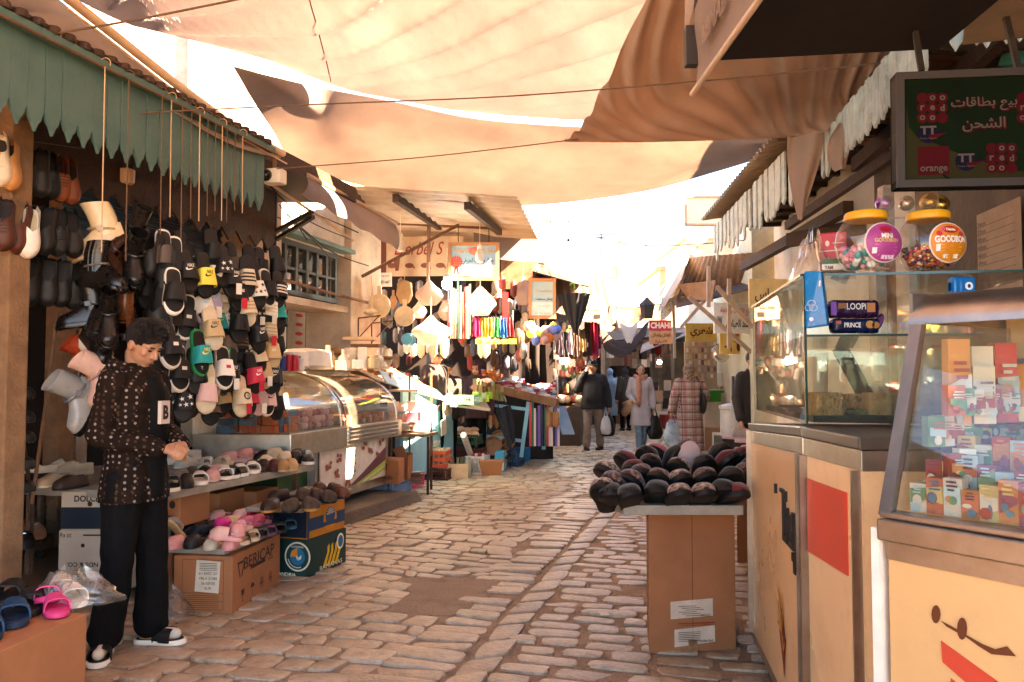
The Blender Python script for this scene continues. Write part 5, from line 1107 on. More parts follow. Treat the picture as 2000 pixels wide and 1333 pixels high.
for k in range(3):
 c=at(846,940)+Vector((0,.2,.175+k*.09));t=thing('jar_tray','tray of small glass jars in orange wrap, %s of the stack'%['lowest','middle','top'][k],'tray',c,YW)
 mb=MB();mb.box((0,0,.012),(.42,.3,.024));mb.box((0,-.15,.04),(.42,.004,.03));mb.box((.21,0,.04),(.004,.3,.03));obj('wrap',mb,cmat('#c8502a',.4),t,local=True)
 for i in range(6):
  for j in range(3):mb=MB();mb.lathe([(.028,.024),(.03,.03),(.03,.07),(.024,.078),(.024,.086)],10,(-.175+i*.07,-.1+j*.1,0));obj('glass_jar',mb,cmat('#b8987a',.2),t,local=True,smooth=40)
c=at(846,940)+Vector((0,.2,.45));mb=MB();mb.lathe([(.06,0),(.075,.09),(.07,.1),(.055,.01),(0,.01)],16,c);single('glass_cup',mb,glass('cup glass',(.9,.88,.8),.2,.1),'clear cup of sticks on top of the jar trays','cup',smooth=True)
t,f1,f2,w,d=carton('wooden_crate','pale wooden box of bottles on the stones',at(867,938),at(914,937),at(928,920),.22,mat('pale wood',(.62,.42,.24),.6,bump=.2),open_top=True)
for i in range(6):
 c=at(867,938).lerp(at(914,937),(i+.5)/6)+Vector((.04,.1,.01));mb=MB();mb.lathe([(.03,0),(.03,.17),(.012,.22),(.012,.28),(.015,.29)],10,c);single('glass_bottle',mb,cmat(['#4a5a38','#6a6a58','#8a8a70'][i%3],.2),'slim bottle with pale neck in the wooden box','bottle','bottles in the wooden box',smooth=40)
crate('plastic_bin','white plastic bin holding rolls beside the wooden box',at(932,928)+Vector((0,.15,0)),.26,.3,.27,YW,cmat('#d8d0c8',.45),cat='bin')
mb=MB();mb.tube([at(925,905,.1),P(905,850,11.4)],.045,10);single('paper_roll',mb,cmat('#e0d8cc',.5),'white roll leaning out of the plastic bin','roll')
heap('red_packet','small red packet in the white plastic bin','packet','red packets in the bin',['#b82828','#d8c8b8','#a02028'],[at(932,928)+Vector((-.07+.05*i,.12+.04*(i%2),.24)) for i in range(4)],(.06,.06,.06),'ball')
mb=MB();p=at(956,930);mb.hexa([p+Vector(v) for v in((-.1,-.02,0),(.16,-.02,0),(.16,.2,0),(-.1,.2,0))],[p+Vector(v) for v in((-.16,-.06,.22),(.2,-.06,.22),(.2,.24,.22),(-.16,.24,.22))]);single('paper_sack',mb,CARD,'torn brown paper sack slumped beside the white bin','sack')
t,f1,f2,w,d=carton('cardboard_box','cyan and white carton beside the torn paper sack',at(966,924),at(984,923),at(992,908),.3,cmat('#4a9ab0',.5));mb=MB();rect(mb,f1,0,-.06,w,.12);rect(mb,f2,0,0,d*.5,.28);marks(t,mb,WHITE)
crate('plastic_crate','dark blue plastic crate right of the cyan carton',at(993,914)+Vector((.05,.2,0)),.3,.4,.26,YW,cmat('#24405a',.5));crate('plastic_crate','bright blue plastic crate at the end of the row',at(1012,906)+Vector((.05,.2,0)),.2,.4,.24,YW,cmat('#2a7aa8',.5))
crate('plastic_crate','tall brown lattice crate behind the wooden box',P(910,905,12.4)*1.0+Vector((0,0,-.14)),.52,.4,.38,YW,cmat('#5a2a18',.5));
crate('plastic_crate','green plastic crate of bread loaves on the tall brown crate',P(911,868,12.4),.42,.35,.16,YW,cmat('#2a4a34',.5))
heap('bread_bag','bagged pale loaf in the green crate','bread','loaves in the green crate',['#d8b088','#c89a70'],[P(900+(i%3)*13,856-(i//3)*10,12.3+.1*(i//3)) for i in range(6)],(.16,.12,.1),'ball',0,.5,.5)
c=P(965,888,12.6)
for k,(dx,dy,dz,rr,rx) in enumerate(((0,0,.1,.16,65),(.22,.1,.09,.13,30),(-.18,.12,.08,.12,20),(.1,.25,.2,.14,70))):
 mb=MB();mb.lathe([(rr*.5,0),(rr*.9,.05),(rr,.12),(rr*.93,.12),(rr*.8,.05),(0,.03)],20,c+Vector((dx,dy,dz)),(R(rx),0,R(-15)));single('wooden_bowl',mb,mat('reddish bowl wood',(.36,.17,.08),.45,var=.3,bump=.1),'turned wooden bowl heaped on the crates, %s'%['largest and facing the street','right one','left one','tilted at the back'][k],'bowl','wooden bowls',smooth=45)
mb=MB();mb.box(P(965,893,12.6),(.6,.35,.03),(0,0,YW));single('serving_board',mb,BLACK,'dark flat tray under the wooden bowls','tray')
def umbrella(label,a,b,r,m,tip=.1,hook='#7ab83a'):
 a,b=Vector(a),Vector(b);t=thing('folded_umbrella',label,'umbrella',b,group='folded umbrellas')
 n=24;d=(b-a);u=d.orthogonal().normalized();w=d.normalized().cross(u);mb=MB()
 def f(x,v):
  an=2*math.pi*x;rr=r*(1-v)**.75*(1+.18*math.cos(8*an))+.006;return a+d*v+(u*math.cos(an)+w*math.sin(an))*rr
 mb.grid(f,48,12);obj('canopy',mb,m,t,smooth=70)
 mb=MB();mb.tube([a+d*1.06,a-d*.12],.008,6);obj('shaft',mb,DARKIRON,t)
 mb=MB();e=a-d*.12;mb.tube([e+d.normalized()*-.03*0,e-d.normalized()*.05]+[e-d.normalized()*(.05+.05*math.sin(k*.5))+u*(.05-.05*math.cos(k*.5)) for k in range(1,7)],.012,8);obj('handle',mb,cmat(hook,.4),t,smooth=True)
 return t
umbrella('black umbrella hung point down from the shop roof beside a green handle',P(1122,575,12.5),P(1124,652,12.5),.21,cmat('#1e1c20',.6),hook='#7ab83a')
umbrella('black umbrella leaning by the second stall, left one',P(975,800,12.6),P(1000,885,12.4),.07,cmat('#1a181a',.6),hook='#1a1a1a');umbrella('black umbrella leaning by the second stall, right one',P(990,795,12.8),P(1006,878,12.6),.07,cmat('#201c20',.6),hook='#c8b8a8')
t=thing('market_stall','second stall with sloped board of small goods on turquoise legs','stall',P(1005,890,13.2))
s0,s1,s2,s3=P(925,752,12.9),P(1086,790,12.6),P(1085,745,14.6),P(940,705,14.8)
mb=MB();mb.slab([s0,s1,s2,s3],.04);obj('board',mb,TABLE,t);mb=MB();mb.bar(s0+Vector((0,-.03,.02)),s1+Vector((0,-.03,.02)),.03,.13);mb.bar(s1+Vector((.03,0,.02)),s2+Vector((.03,0,.02)),.03,.13);obj('rim',mb,WOOD,t)
for x0,y0,x1,y1 in((1032,785,1018,893),(950,765,945,880),(1060,785,1062,878)):mb=MB();mb.bar(P(x0,y0,12.8),P(x1,y1,12.8),.06);obj('leg',mb,BLUE,t)
mb=MB();mb.bar(P(950,852,12.8),P(1022,862,12.8),.05);mb.bar(P(950,790,12.8),P(1030,800,12.8),.05);obj('rail',mb,BLUE,t)
def onboard(nu,nv,u0=.02,u1=.98,v0=.03,v1=.95):return[s0.lerp(s1,u0+(u1-u0)*(i+.5)/nu).lerp(s3.lerp(s2,u0+(u1-u0)*(i+.5)/nu),v0+(v1-v0)*(j+.5)/nv) for j in range(nv) for i in range(nu)]
heap('goods_packet','small clear packet of trinkets on the second stall','packet','packets heaped on the second stall',['#a83038','#c8b8b0','#7a8aa8','#d8d0d0','#8a3a4a','#b88a88','#5a3a38','#c86a50','#9ab0c8','#3a4a6a'],onboard(14,7,.0,1,.1),(.10,.16,.055),'box',.3,.5,.3)
heap('goods_tub','small white or tan tub along the front of the second stall','tub','tubs on the second stall',['#d8ccb8','#b87838','#c8a068','#e0d8d0'],[s0.lerp(s1,.12+i*.085)+Vector((0,.12,.02)) for i in range(10)],(.09,.09,.07),'box',.2,.1)
heap('tangerine','orange fruit piled in a dark red basket on the second stall','fruit','tangerines in the red basket',['#e08a2a','#d87820'],[P(938+(i%5)*9,745-(i//5)*7,13.0+.05*(i%3)) for i in range(14)],(.075,.075,.07),'ball')
mb=MB();mb.box(P(955,754,13.0),(.42,.3,.13),(0,0,.1));single('red_basket',mb,cmat('#6a1c1c',.6),'dark red basket of tangerines on the second stall','basket')
heap('hanging_strap','narrow strap or belt hanging below the second stall','strap','straps hanging below the second stall',['#c83040','#3a6a4a','#d8c8b8','#2a2a50','#7a4aa0','#e0d8d0','#1a1a1a','#8a5a3a'],[P(1036+i*4.2,872,12.55+i*.02) for i in range(14)],(.035,.01,.62),'box',0,.4)
heap('boot_brush','wooden brush or slipper hanging beside the straps','brush','brushes hanging below the second stall',['#b88a58','#8a4a2a','#a06a40','#c8a880','#6a3a24'],[P(958+i*6,838-(i%2)*8,12.6) for i in range(4)]+[P(1068+i*5,835,12.7) for i in range(5)],(.06,.03,.26),'pack',0,.6)
mb=MB();p,q=P(1080,795,12.9),P(1098,850,12.7);mb.slab([p,p+Vector((.2,.05,0)),q+Vector((.2,.05,0)),q],.02);single('picture_frame',mb,cmat('#6a7a88',.5),'grey striped picture frame leaning at the end of the second stall','frame')
for k,px in enumerate((1026,1042)):crate('plastic_crate','black plastic crate under the straps, %s one'%['left','right'][k],at(px,893-k*4)+Vector((0,.2,0)),.28,.3,.26,YW,BLACK)
crate('plastic_crate','pale green plastic crate of combs on the white shelf',P(902,790,11.6),.42,.25,.13,YW,cmat('#a8c8b0',.5));mb=MB();mb.slab([P(880,790,11.4),P(958,800,11.9),P(950,786,12.4),P(885,778,11.9)],.03);single('stall_shelf',mb,cmat('#d8c8a8',.6),'pale wooden shelf carrying the green comb crate','shelf')
heap('comb_card','green and yellow card of combs beside the pale green crate','card','comb cards beside the green crate',['#c8d840','#8ab83a','#d8d860','#b0c8a0'],[P(925+i*6,785-(i%2)*6,11.9) for i in range(6)],(.05,.14,.09),'box',.6,.2)
heap('brush_pack','brown bristle brush packet standing behind the comb cards','packet','brush packets behind the comb cards',['#8a6a40','#a08858','#6a4a2c','#7a7a48'],[P(930+(i%7)*8,772-(i//7)*12+(i%7)*2,12.1+.2*(i//7)) for i in range(14)],(.05,.1,.16),'box',.5,.4)
t=thing('display_stand','sunlit rickety stand of clear plastic tubs against the turquoise board','stand',P(790,880,10.3))
mb=MB()
for y in(762,830):mb.slab([P(758,y,10.0),P(800,y+1,9.8),P(842,y-4,10.6),P(800,y-5,10.8)],.02)
obj('shelf_board',mb,CARDPALE,t)
for px in(762,800,842):mb=MB();mb.bar(P(px,730,10.1),P(px,890,10.1),.025);obj('post',mb,WOOD,t)
heap('plastic_tub','pale see-through tub with red or white lid on the sunlit stand','tub','tubs on the sunlit stand',['#e6dcd0','#d8b0a8','#e0d0b8','#c8d0d0','#c85060'],[P(768+(i%6)*12,826-(i//6)*22,10.1+.1*(i%3)) for i in range(12)],(.11,.11,.12),'box',.2,.5,.3)
for k,(px,py,c_) in enumerate(((866,800,'#d8c8b0'),(862,835,'#c8b8a8'))):
 c=L(px,py,-4.0);fq=frame(c,SDIR);mb=MB();mb.slab([fq@Vector(v) for v in((-.1,-.12,.04),(.12,-.1,.04),(.1,.14,.04),(-.12,.1,.04))],.01);single('hanging_card',mb,cmat(c_,.5),'%s pale card hung on the turquoise board'%['upper','lower'][k],'card')
# ================================================================== RIGHT SIDE
CREAM=mat('cream enamel',(.68,.40,.165),.3,var=.1,scale=2,bump=.03,spec=.5,rand=.03,stain=.42,stc=(.40,.25,.12),sscale=4)
RED=mat('red sticker',(.58,.06,.03),.35,var=.12,scale=5,stain=.3,stc=(.3,.04,.02))
CREAM2=mat('brightened cream enamel',(.84,.54,.27),.3,var=.1,scale=2,bump=.03,spec=.5,rand=.03,stain=.42,stc=(.45,.25,.11),sscale=4)  # cream enamel lightened to make up for the dim street-facing side
STEELD=mat('dull steel trim',(.36,.29,.23),.38,var=.25,scale=7,metal=.9,stain=.4,stc=(.16,.1,.07),sscale=3)
def V2(x,y,z=0):return Vector((x,y,z))
# ---- two cream cabinets
def cabinet(label,n0,f0,depth,zb,zt_n,zt_f):
 """near and far front corners (x,y); the body goes to the right of them"""
 n0,f0=V2(*n0),V2(*f0);d=(f0-n0).normalized();r=V2(d.y,-d.x)*depth
 t=thing('ice_cream_cabinet',label,'cabinet',(n0+f0)/2,group='cream cabinets')
 z=lambda p,a,b=0:p+V2(0,0,a)
 def blk(z0n,z1n,z0f,z1f,out=0.,e0=0.,e1=0.):
  o=-V2(d.y,-d.x)*out;a,b=n0-d*e0,f0+d*e1
  return[z(a+o,z0n),z(a+r,z0n),z(b+r,z0f),z(b+o,z0f)],[z(a+o,z1n),z(a+r,z1n),z(b+r,z1f),z(b+o,z1f)]
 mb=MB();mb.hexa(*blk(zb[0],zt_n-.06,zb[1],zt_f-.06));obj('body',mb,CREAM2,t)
 mb=MB();mb.hexa(*blk(zt_n-.06,zt_n,zt_f-.06,zt_f,.004));obj('steel_band',mb,STEEL,t,bevel=.003)
 mb=MB();mb.hexa(*blk(zt_n+.002,zt_n+.04,zt_f+.002,zt_f+.04,.012,.004,.004));obj('lid',mb,mat('dark lid',(.10,.075,.055),.35,var=.2),t,bevel=.006)
 for p in(n0+d*.02,f0-d*.02):mb=MB();mb.bar(z(p-V2(d.y,-d.x)*.004,zb[0]),z(p-V2(d.y,-d.x)*.004,zt_n-.06),.045,.012,up=d);obj('corner_trim',mb,STEELD,t)
 mb=MB();mb.hexa(*blk(zb[0]-.03,zb[0],zb[1]-.03,zb[1],.006));obj('bottom_trim',mb,STEELD,t)
 mb=MB();mb.hexa(*blk(.0,zb[0]-.032,.0,zb[1]-.032,-.06));obj('plinth',mb,DARKWOOD,t)
 fr_=frame((n0+f0)/2+V2(0,0,(zt_n+zb[0])/2),n0-f0)
 return t,fr_,(f0-n0).length
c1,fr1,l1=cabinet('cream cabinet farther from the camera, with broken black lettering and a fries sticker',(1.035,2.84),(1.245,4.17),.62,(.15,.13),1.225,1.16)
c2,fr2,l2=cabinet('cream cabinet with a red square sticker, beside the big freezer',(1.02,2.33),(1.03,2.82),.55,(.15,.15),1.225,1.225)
mb=MB()
for(x0,y0,x1,y1) in((.10,.26,.115,.30),(.23,.285,.30,.30),(.33,.26,.345,.30),(.28,.10,.315,.29),(.30,.10,.36,.13),(.36,.10,.385,.24),(.40,.10,.43,.22),(.43,.10,.47,.125),(.47,.10,.50,.24),(.47,.06,.56,.09),(.54,.05,.565,.22),(.5,.02,.535,.08)):
 mb.slab([fr1@Vector(v) for v in((x0,y0,.012),(x1,y0,.012),(x1,y1,.012),(x0,y1,.012))],.014,fr1.to_3x3()@Vector((0,0,1)))
obj('lettering',mb,BLACK,c1)
mb=MB();flat(mb,fr1,[(.08,-.28),(.14,-.26),(.28,-.30),(.22,-.46),(.18,-.30)],.003);flat(mb,fr1,[(.11,-.18),(.2,-.2),(.26,-.28),(.24,-.46),(.13,-.30)],.004);st=obj('sticker',mb,cmat('#8a2a20',.5,bump=0),c1)
mb=MB();r_=random.Random(1)
for k in range(26):
 x=r_.uniform(.12,.25);y=r_.uniform(-.34,-.17)-(x-.18)*.3;a=r_.uniform(1,2.1);l=.05;flat(mb,fr1,[(x,y),(x+.012,y),(x+.012+l*math.cos(a),y+l*math.sin(a)),(x+l*math.cos(a),y+l*math.sin(a))],.005+k*.0003)
obj('fries',mb,cmat('#d8a040',.5,bump=0),st)
m_=fr2;mb=MB();mb.slab([fr2@Vector(v) for v in((-.21,.15,.006),(.13,.15,.006),(.13,.40,.006),(-.21,.40,.006))],.006,fr2.to_3x3()@Vector((0,0,1)));obj('red_sticker',mb,RED,c2)
# ---- glass case on the far cabinet
gt=thing('glass_case','square glass case with a middle shelf standing on the cream cabinet','glass case',(1.3,3.4,1.27))
g0,g1=V2(1.055,2.86),V2(1.265,4.12);gd=(g1-g0).normalized();gr=V2(gd.y,-gd.x)*.56;GZ0,GZ1=1.272,1.80
def gp(u,v,z):return g0+(g1-g0)*u+gr*v+V2(0,0,z)
GL2=glass('case glass',(.93,.95,.90),.03,.015)
for(a,b) in(((0,0),(1,0)),((0,0),(0,1)),((1,0),(1,1)),((0,1),(1,1))):
 zt_=1.586 if a==(0,0) and b==(0,1) else GZ1;mb=MB();mb.slab([gp(*a,GZ0),gp(*b,GZ0),gp(*b,zt_),gp(*a,zt_)],.006);obj('pane',mb,GL2,gt)
mb=MB();mb.slab([gp(-.02,-.03,GZ1+.008),gp(-.02,1.45,GZ1+.008),gp(1.02,1.45,GZ1+.008),gp(1.02,-.03,GZ1+.008)],.008,(0,0,1));obj('top_pane',mb,GL2,gt)
EDGE=mat('green glass edge',(.02,.05,.035),.2,var=.1)
mb=MB();mb.bar(gp(-.02,-.03,GZ1+.004),gp(-.02,1.45,GZ1+.004),.006,.009);mb.bar(gp(-.02,-.03,GZ1+.004),gp(1.02,-.03,GZ1+.004),.006,.009);mb.bar(gp(0,0,GZ0),gp(0,0,GZ1),.008);mb.bar(gp(.0,-.0,1.588),gp(.0,1.05,1.588),.006,.008);mb.bar(gp(1,0,GZ0),gp(1,0,GZ1),.008);obj('glass_edge',mb,EDGE,gt)
mb=MB();mb.slab([gp(.0,.02,1.59),gp(.0,1.05,1.59),gp(.97,.98,1.59),gp(.97,.02,1.59)],.006,(0,0,1));obj('inner_shelf',mb,GL2,gt)
mb=MB();mb.slab([gp(.02,.05,1.30),gp(.02,.95,1.30),gp(.9,.95,1.30),gp(.9,.05,1.30)],.025,(0,0,1));obj('black_tray',mb,BLACK,gt)
HALVA=mat('halva block',(.40,.25,.11),.9,var=.3,scale=30,bump=.8,bscale=90,stain=.3,stc=(.5,.35,.2),sscale=12)
def prism(label,name,cat,c,w,d,h,m,yaw=0,**k):mb=MB();mb.box((0,0,h/2),(w,d,h),(0,0,yaw));mb.v=[v+Vector(c) for v in mb.v];return single(name,mb,m,label,cat,bevel=.006,**k)
prism('tan block of halva at the near left of the black tray','halva_block','sweet',P(1606,812,2.95),.10,.12,.085,HALVA,.1)
prism('darker cut half of halva beside the left block','halva_block','sweet',P(1632,811,3.02),.03,.12,.08,HALVA,.1)
prism('tan block of halva at the right of the black tray','halva_block','sweet',P(1712,812,2.98),.08,.12,.085,HALVA,-.2);prism('shadowed block of halva at the far right of the tray','halva_block','sweet',P(1738,811,3.0),.04,.12,.08,HALVA,-.2)
prism('small nut studded nougat block between the halva blocks','nougat_block','sweet',P(1672,800,3.1),.05,.08,.06,mat('nut nougat',(.42,.24,.1),.8,var=.8,scale=60,bump=.8));prism('green speckled nougat slab in front of the halva','nougat_block','sweet',P(1665,815,3.0),.10,.08,.03,mat('green nougat',(.12,.13,.06),.8,var=.7,scale=50,bump=.8))
def pack(label,c,w,h,d,col,texts,yaw=0.,shiny=.25,name='biscuit_pack',cat='packet',extra=None):
 t=thing(name,label,cat,c,yaw);mb=MB()
 def f(u,v):
  a=2*math.pi*v;e=4;ca,sa=math.cos(a),math.sin(a);k=(abs(ca)**e+abs(sa)**e)**(-1/e);q=min(1,min(u,1-u)/.06)**.5*.55+.45 if True else 1
  n=1+.05*mnoise.noise(Vector((u*9,ca*3,sa*3+c[0]*5)))
  return Vector(((u-.5)*w,d/2*ca*k*q*n,h/2+h/2*sa*k*q*n))
 mb.grid(f,24,24);obj('wrapper',mb,cmat(col,shiny),t,local=True,smooth=60)
 m=frame((0,-d/2,h/2),(1,0,0))
 for(s_,x,y,tw,th,tc) in texts:
  q=MB()
  if s_=='o':disc(q,m,x,y,tw,th,lift=.004)
  elif s_=='r':rect(q,m,x,y,tw,th,lift=.003)
  else:put_text(q,s_,m,x,y,w=tw,h=th,lift=.006,bold=.02)
  obj('print',q,cmat(tc,.4,bump=0),t,local=True)
 return t
pack('navy biscuit pack lettered PRINCE lying on the middle glass shelf',P(1668,652,2.93),.175,.055,.06,'#141c3c',[('PRINCE',-.02,.002,.06,.018,'#e0d8c8'),('o',.045,.004,.016,.014,'#b07830'),('o',.066,.002,.014,.012,'#9a6428'),('r',-.07,.012,.02,.012,'#b85a30')])
pack('dark purple biscuit pack lettered LOOPI on top of the navy pack',P(1665,622,2.93),.185,.066,.06,'#2c1230',[('LOOPi',.0,.008,.07,.024,'#d8cfc4'),('r',.055,.004,.03,.034,'#a86a34'),('r',-.05,.01,.03,.02,'#8a5226'),('r',-.082,0,.02,.05,'#7a3a98')])
mb=MB();mb.ball(P(1716,630,2.93),(.014,.02,.035),10,8,(0,.4,0));single('foil_twist',mb,mat('purple foil',(.30,.12,.38),.2,metal=.8),'crinkled purple foil pack end on the right of the biscuit packs','packet',smooth=True)
t=thing('tissue_pack','tall cyan blue tissue pack hung on the near corner of the glass case','packet',P(1592,640,2.78))
a,b,c,d=P(1570,530,2.8),P(1603,530,2.76),P(1616,636,2.76),P(1573,642,2.8);mb=MB()
mb.slab([d,c,b,a],.035);obj('wrapper',mb,cmat('#0f6fa8',.25),t,bevel=.006)
fq=frame((a+c)/2+Vector((0,-.004,0)),b-a);mb=MB()
for k in range(3):
 for i in range(14):an=i*.449;x,y=-.012+.010*math.cos(k*2.09+1.57)+.013*math.cos(an),-.03+.010*math.sin(k*2.09+1.57)+.011*math.sin(an);rect(mb,fq,x,y,.0028,.0028,.006)
rect(mb,fq,.012,.05,.006,.02,.006);disc(mb,fq,-.008,-.075,.008,.007,lift=.006);obj('print',mb,cmat('#d8d8d8',.5,bump=0),t)
t=pack('small blue pack standing behind the freezer top',P(1878,580,2.4),.07,.06,.04,'#0f5f98',[('o',.01,0,.012,.012,'#e0e0e0'),('o',.01,0,.005,.006,'#101010')],name='tissue_pack')
JARG=glass('jar plastic',(.96,.95,.93),.025,.03);YEL=cmat('#e8a81c',.35)
def candy_jar(label,c,r,cols,csize,lab,seed):
 t=thing('sweet_jar',label,'jar',c,group='round jars with yellow lids');c=Vector(c)
 prof=[(r*.45,0),(r*.7,.004),(r*.93,r*.4),(r,r*.85),(r*.93,r*1.25),(r*.75,r*1.55),(r*.62,r*1.68)]
 mb=MB();mb.lathe(prof,32,c);obj('glass_jar',mb,JARG,t,smooth=70)
 mb=MB();mb.lathe([(r*.64,0),(r*.68,.004),(r*.68,r*.22),(r*.63,r*.28),(0,r*.29)],32,c+Vector((0,0,r*1.64)));obj('lid',mb,YEL,t,smooth=40)
 rr=random.Random(seed);bms=[MB() for _ in cols]
 n=int(2.3*(r*.8/csize)**2.1)
 for i in range(n):
  z=r*(.1+.62*rr.random());rad=r*(.55+.38*math.sin(min(1,z/r)*1.5));a=rr.uniform(0,6.283);q=(rad-csize)*(rr.random()**.25)
  bms[i%len(cols)].ball(c+Vector((q*math.cos(a),q*math.sin(a),z)),(csize*(1.5 if csize>.008 else 1),csize,csize),8,6,(rr.random()*3,rr.random()*3,rr.random()*3))
 for b_,cc in zip(bms,cols):o=obj('sweets',b_,cmat(cc,.3),t,smooth=70);o['kind']='stuff'
 bgc,ring,txts=lab;m=frame(c+Vector((.2*r,-r*1.0,r*.78)),(1,.12,0),(0,0.0,1));R_=r*.62
 def curve(b_):
  mi=m.inverted();out=[]
  for v in b_.v:l=mi@v;out.append(m@Vector((l.x,l.y,l.z+.002-(l.x**2+l.y**2)/(2*r)*.9)))
  b_.v=out;return b_
 def dd(rad,lift):b_=MB();n_=40;vs=[m@Vector((rad*k/4*math.cos(2*math.pi*i/n_),rad*k/4*math.sin(2*math.pi*i/n_),lift)) for k in range(5) for i in range(n_)];b_.add(vs,[(k*n_+i,k*n_+(i+1)%n_,(k+1)*n_+(i+1)%n_,(k+1)*n_+i) for k in range(1,4) for i in range(n_)]+[tuple(n_+i for i in range(n_))]);return curve(b_)
 o=obj('paper_label',dd(R_*1.06,.001),cmat('#d8c8b8',.5,bump=0),t);obj('label_field',dd(R_,.0025),cmat(bgc,.45,bump=0),o)
 b_=MB()
 for i in range(18):
  a=i*.349;flat(b_,m,[(R_*.35*math.cos(a),-R_*.3+R_*.35*math.sin(a)),(R_*.62*math.cos(a),-R_*.3+R_*.62*math.sin(a)),(R_*.62*math.cos(a+.15),-R_*.3+R_*.62*math.sin(a+.15))],.0035)
 obj('rays',curve(b_),cmat(ring,.45,bump=0),o)
 for s_,x,y,w,h,col in txts:
  b_=MB()
  if s_=='r':rect(b_,m,x*R_,y*R_,w*R_,h*R_,.005)
  elif s_=='o':disc(b_,m,x*R_,y*R_,w*R_,h*R_,16,.0045)
  else:put_text(b_,s_,m,x*R_,y*R_,w=w*R_,h=h*R_,lift=.006,bold=.03)
  obj('print',curve(b_),cmat(col,.45,bump=0),o)
 return t
candy_jar('round jar of pink white and teal sugared almonds with yellow lid',P(1693,528,2.95),.112,['#e8b0b8','#e8e0d4','#5aa8a4','#d8889a','#dcd4c8'],.0125,('#9a3a78','#b85a98',[('MINI',.02,.32,.62,.26,'#e8d8c0'),('GOODBON',0,.08,1.3,.2,'#d8b860'),('o',0,.68,.34,.16,'#a01c28'),('r',-.62,-.45,.22,.3,'#e0d8d0'),('r',.1,-.78,.7,.2,'#d8c8c8')]),3)
candy_jar('round jar of many coloured sugar pearls labelled GOODBON',P(1815,528,2.9),.110,['#c86a28','#8a2a38','#d8a838','#2a5a58','#d8c0b0','#4a2440','#b83848'],.0065,('#d88418','#e8a838',[('GOODBON',0,.14,1.7,.36,'#eee0d0'),('o',0,.66,.42,.2,'#b01c28'),('Danita',0,.66,.5,.16,'#e8e0d0'),('o',-.6,.45,.14,.14,'#c83038'),('o',.6,.42,.16,.14,'#c83048'),('o',-.4,.7,.12,.12,'#e05a78'),('o',.42,.7,.14,.1,'#d8402a'),('r',-.68,-.3,.2,.36,'#e0d8d0'),('r',0,-.74,.8,.2,'#e0d8c8')]),5)
t,f1,f2,w,d=carton('cardboard_box','stacked red printed box with plastic wrap on the glass case',P(1600,528,3.2),P(1655,528,3.15),P(1672,528,3.5),.15,cmat('#a8161c',.4),base=P(1600,528,3.2).z)
mb=MB();rect(mb,f1,0,.0,w,.004,.002);disc(mb,f1,-.02,.03,.008,.012);disc(mb,f1,-.02,-.035,.008,.012)
for y in(.03,-.035):rect(mb,f1,.02,y,.04,.003)
marks(t,mb,cmat('#d8b8a8',.5,bump=0))
t,f1,f2,w,d=carton('cardboard_box','green and white box lettered TAM below the red box',P(1605,529,3.08),P(1655,529,3.05),P(1662,528,3.15),.045,cmat('#d8d0c0',.5),base=P(1605,529,3.08).z)
mb=MB();rect(mb,f1,0,.012,w,.02);marks(t,mb,cmat('#3a5a2a',.5,bump=0));mb=MB();put_text(mb,'TAM',f1,-.02,-.012,w=.03,h=.014,bold=.03);marks(t,mb,cmat('#5a1a14',.5,bump=0))
c=P(1590,520,3.25);single('plastic_bag',bagmesh((c.x,c.y,GZ1+.012),.08,.12,.19,4),BAG,'clear crumpled wrap round the red boxes on the glass case','bag',smooth=80)
t=thing('chocolate_ball_pack','clear blister pack of gold and purple foil balls behind the jars','packet',P(1775,420,3.1))
mb=MB();q0,q1,q2,q3=P(1722,425,3.1),P(1838,420,3.1),P(1830,357,3.1),P(1725,362,3.1);mb.slab([q0,q1,q2,q3],.05);mb.slab([P(1735,530,3.12),P(1800,530,3.12),P(1790,425,3.1),P(1735,425,3.1)],.04);obj('blister',mb,BAG,t)
for px,py,col,m_ in((1728,398,'purple',(.22,.06,.26)),(1815,395,'gold',(.62,.42,.12)),(1836,400,'gold',(.5,.34,.1)),(1770,398,'silver',(.5,.45,.38))):
 mb=MB();mb.ball(P(px,py,3.14),.036 if col!='silver' else.03,16,12);obj('foil_ball',mb,mat(col+' foil',m_,.22,var=.2,metal=.9,bump=.2,bscale=60),t,smooth=True)
# ---- big display freezer
ft=thing('display_freezer','big cream display freezer with slanted glass front full of sweets','freezer',(1.4,1.7,0))
fd=Vector((.54,-.84,0)).normalized();fn=Vector((fd.y*-1,fd.x,0));fn=Vector((.84,.54,0));F0=V2(.88,1.90)
def fp_(s_,b,z):return F0+fd*s_+fn*b+V2(0,0,z)
LF=1.55;FZ=1.11
def fbox(mb,s0,s1,b0,b1,z0,z1,b2=None,b3=None):
 b2=b0 if b2 is None else b2;b3=b1 if b3 is None else b3
 return mb.hexa([fp_(s0,b0,z0),fp_(s1,b0,z0),fp_(s1,b1,z0),fp_(s0,b1,z0)],[fp_(s0,b2,z1),fp_(s1,b2,z1),fp_(s1,b3,z1),fp_(s0,b3,z1)])
mb=MB();fbox(mb,.0,LF,.012,.62,.1,FZ-.05);obj('body',mb,CREAM,ft,bevel=.004)
mb=MB();fbox(mb,-.012,LF,-.012,.03,FZ-.055,FZ-.005);fbox(mb,-.012,LF,.0,.05,FZ-.003,FZ+.012);obj('sill',mb,STEELD,ft,bevel=.004)
mb=MB();fbox(mb,-.035,-.014,.0,.2,.1,FZ-.03);obj('edge_board',mb,WHITE,ft)
mb=MB();fbox(mb,.01,LF,.02,.60,.02,.1);obj('plinth',mb,DARKIRON,ft)
GL3=glass('freezer glass',(.94,.95,.92),.025,.012)
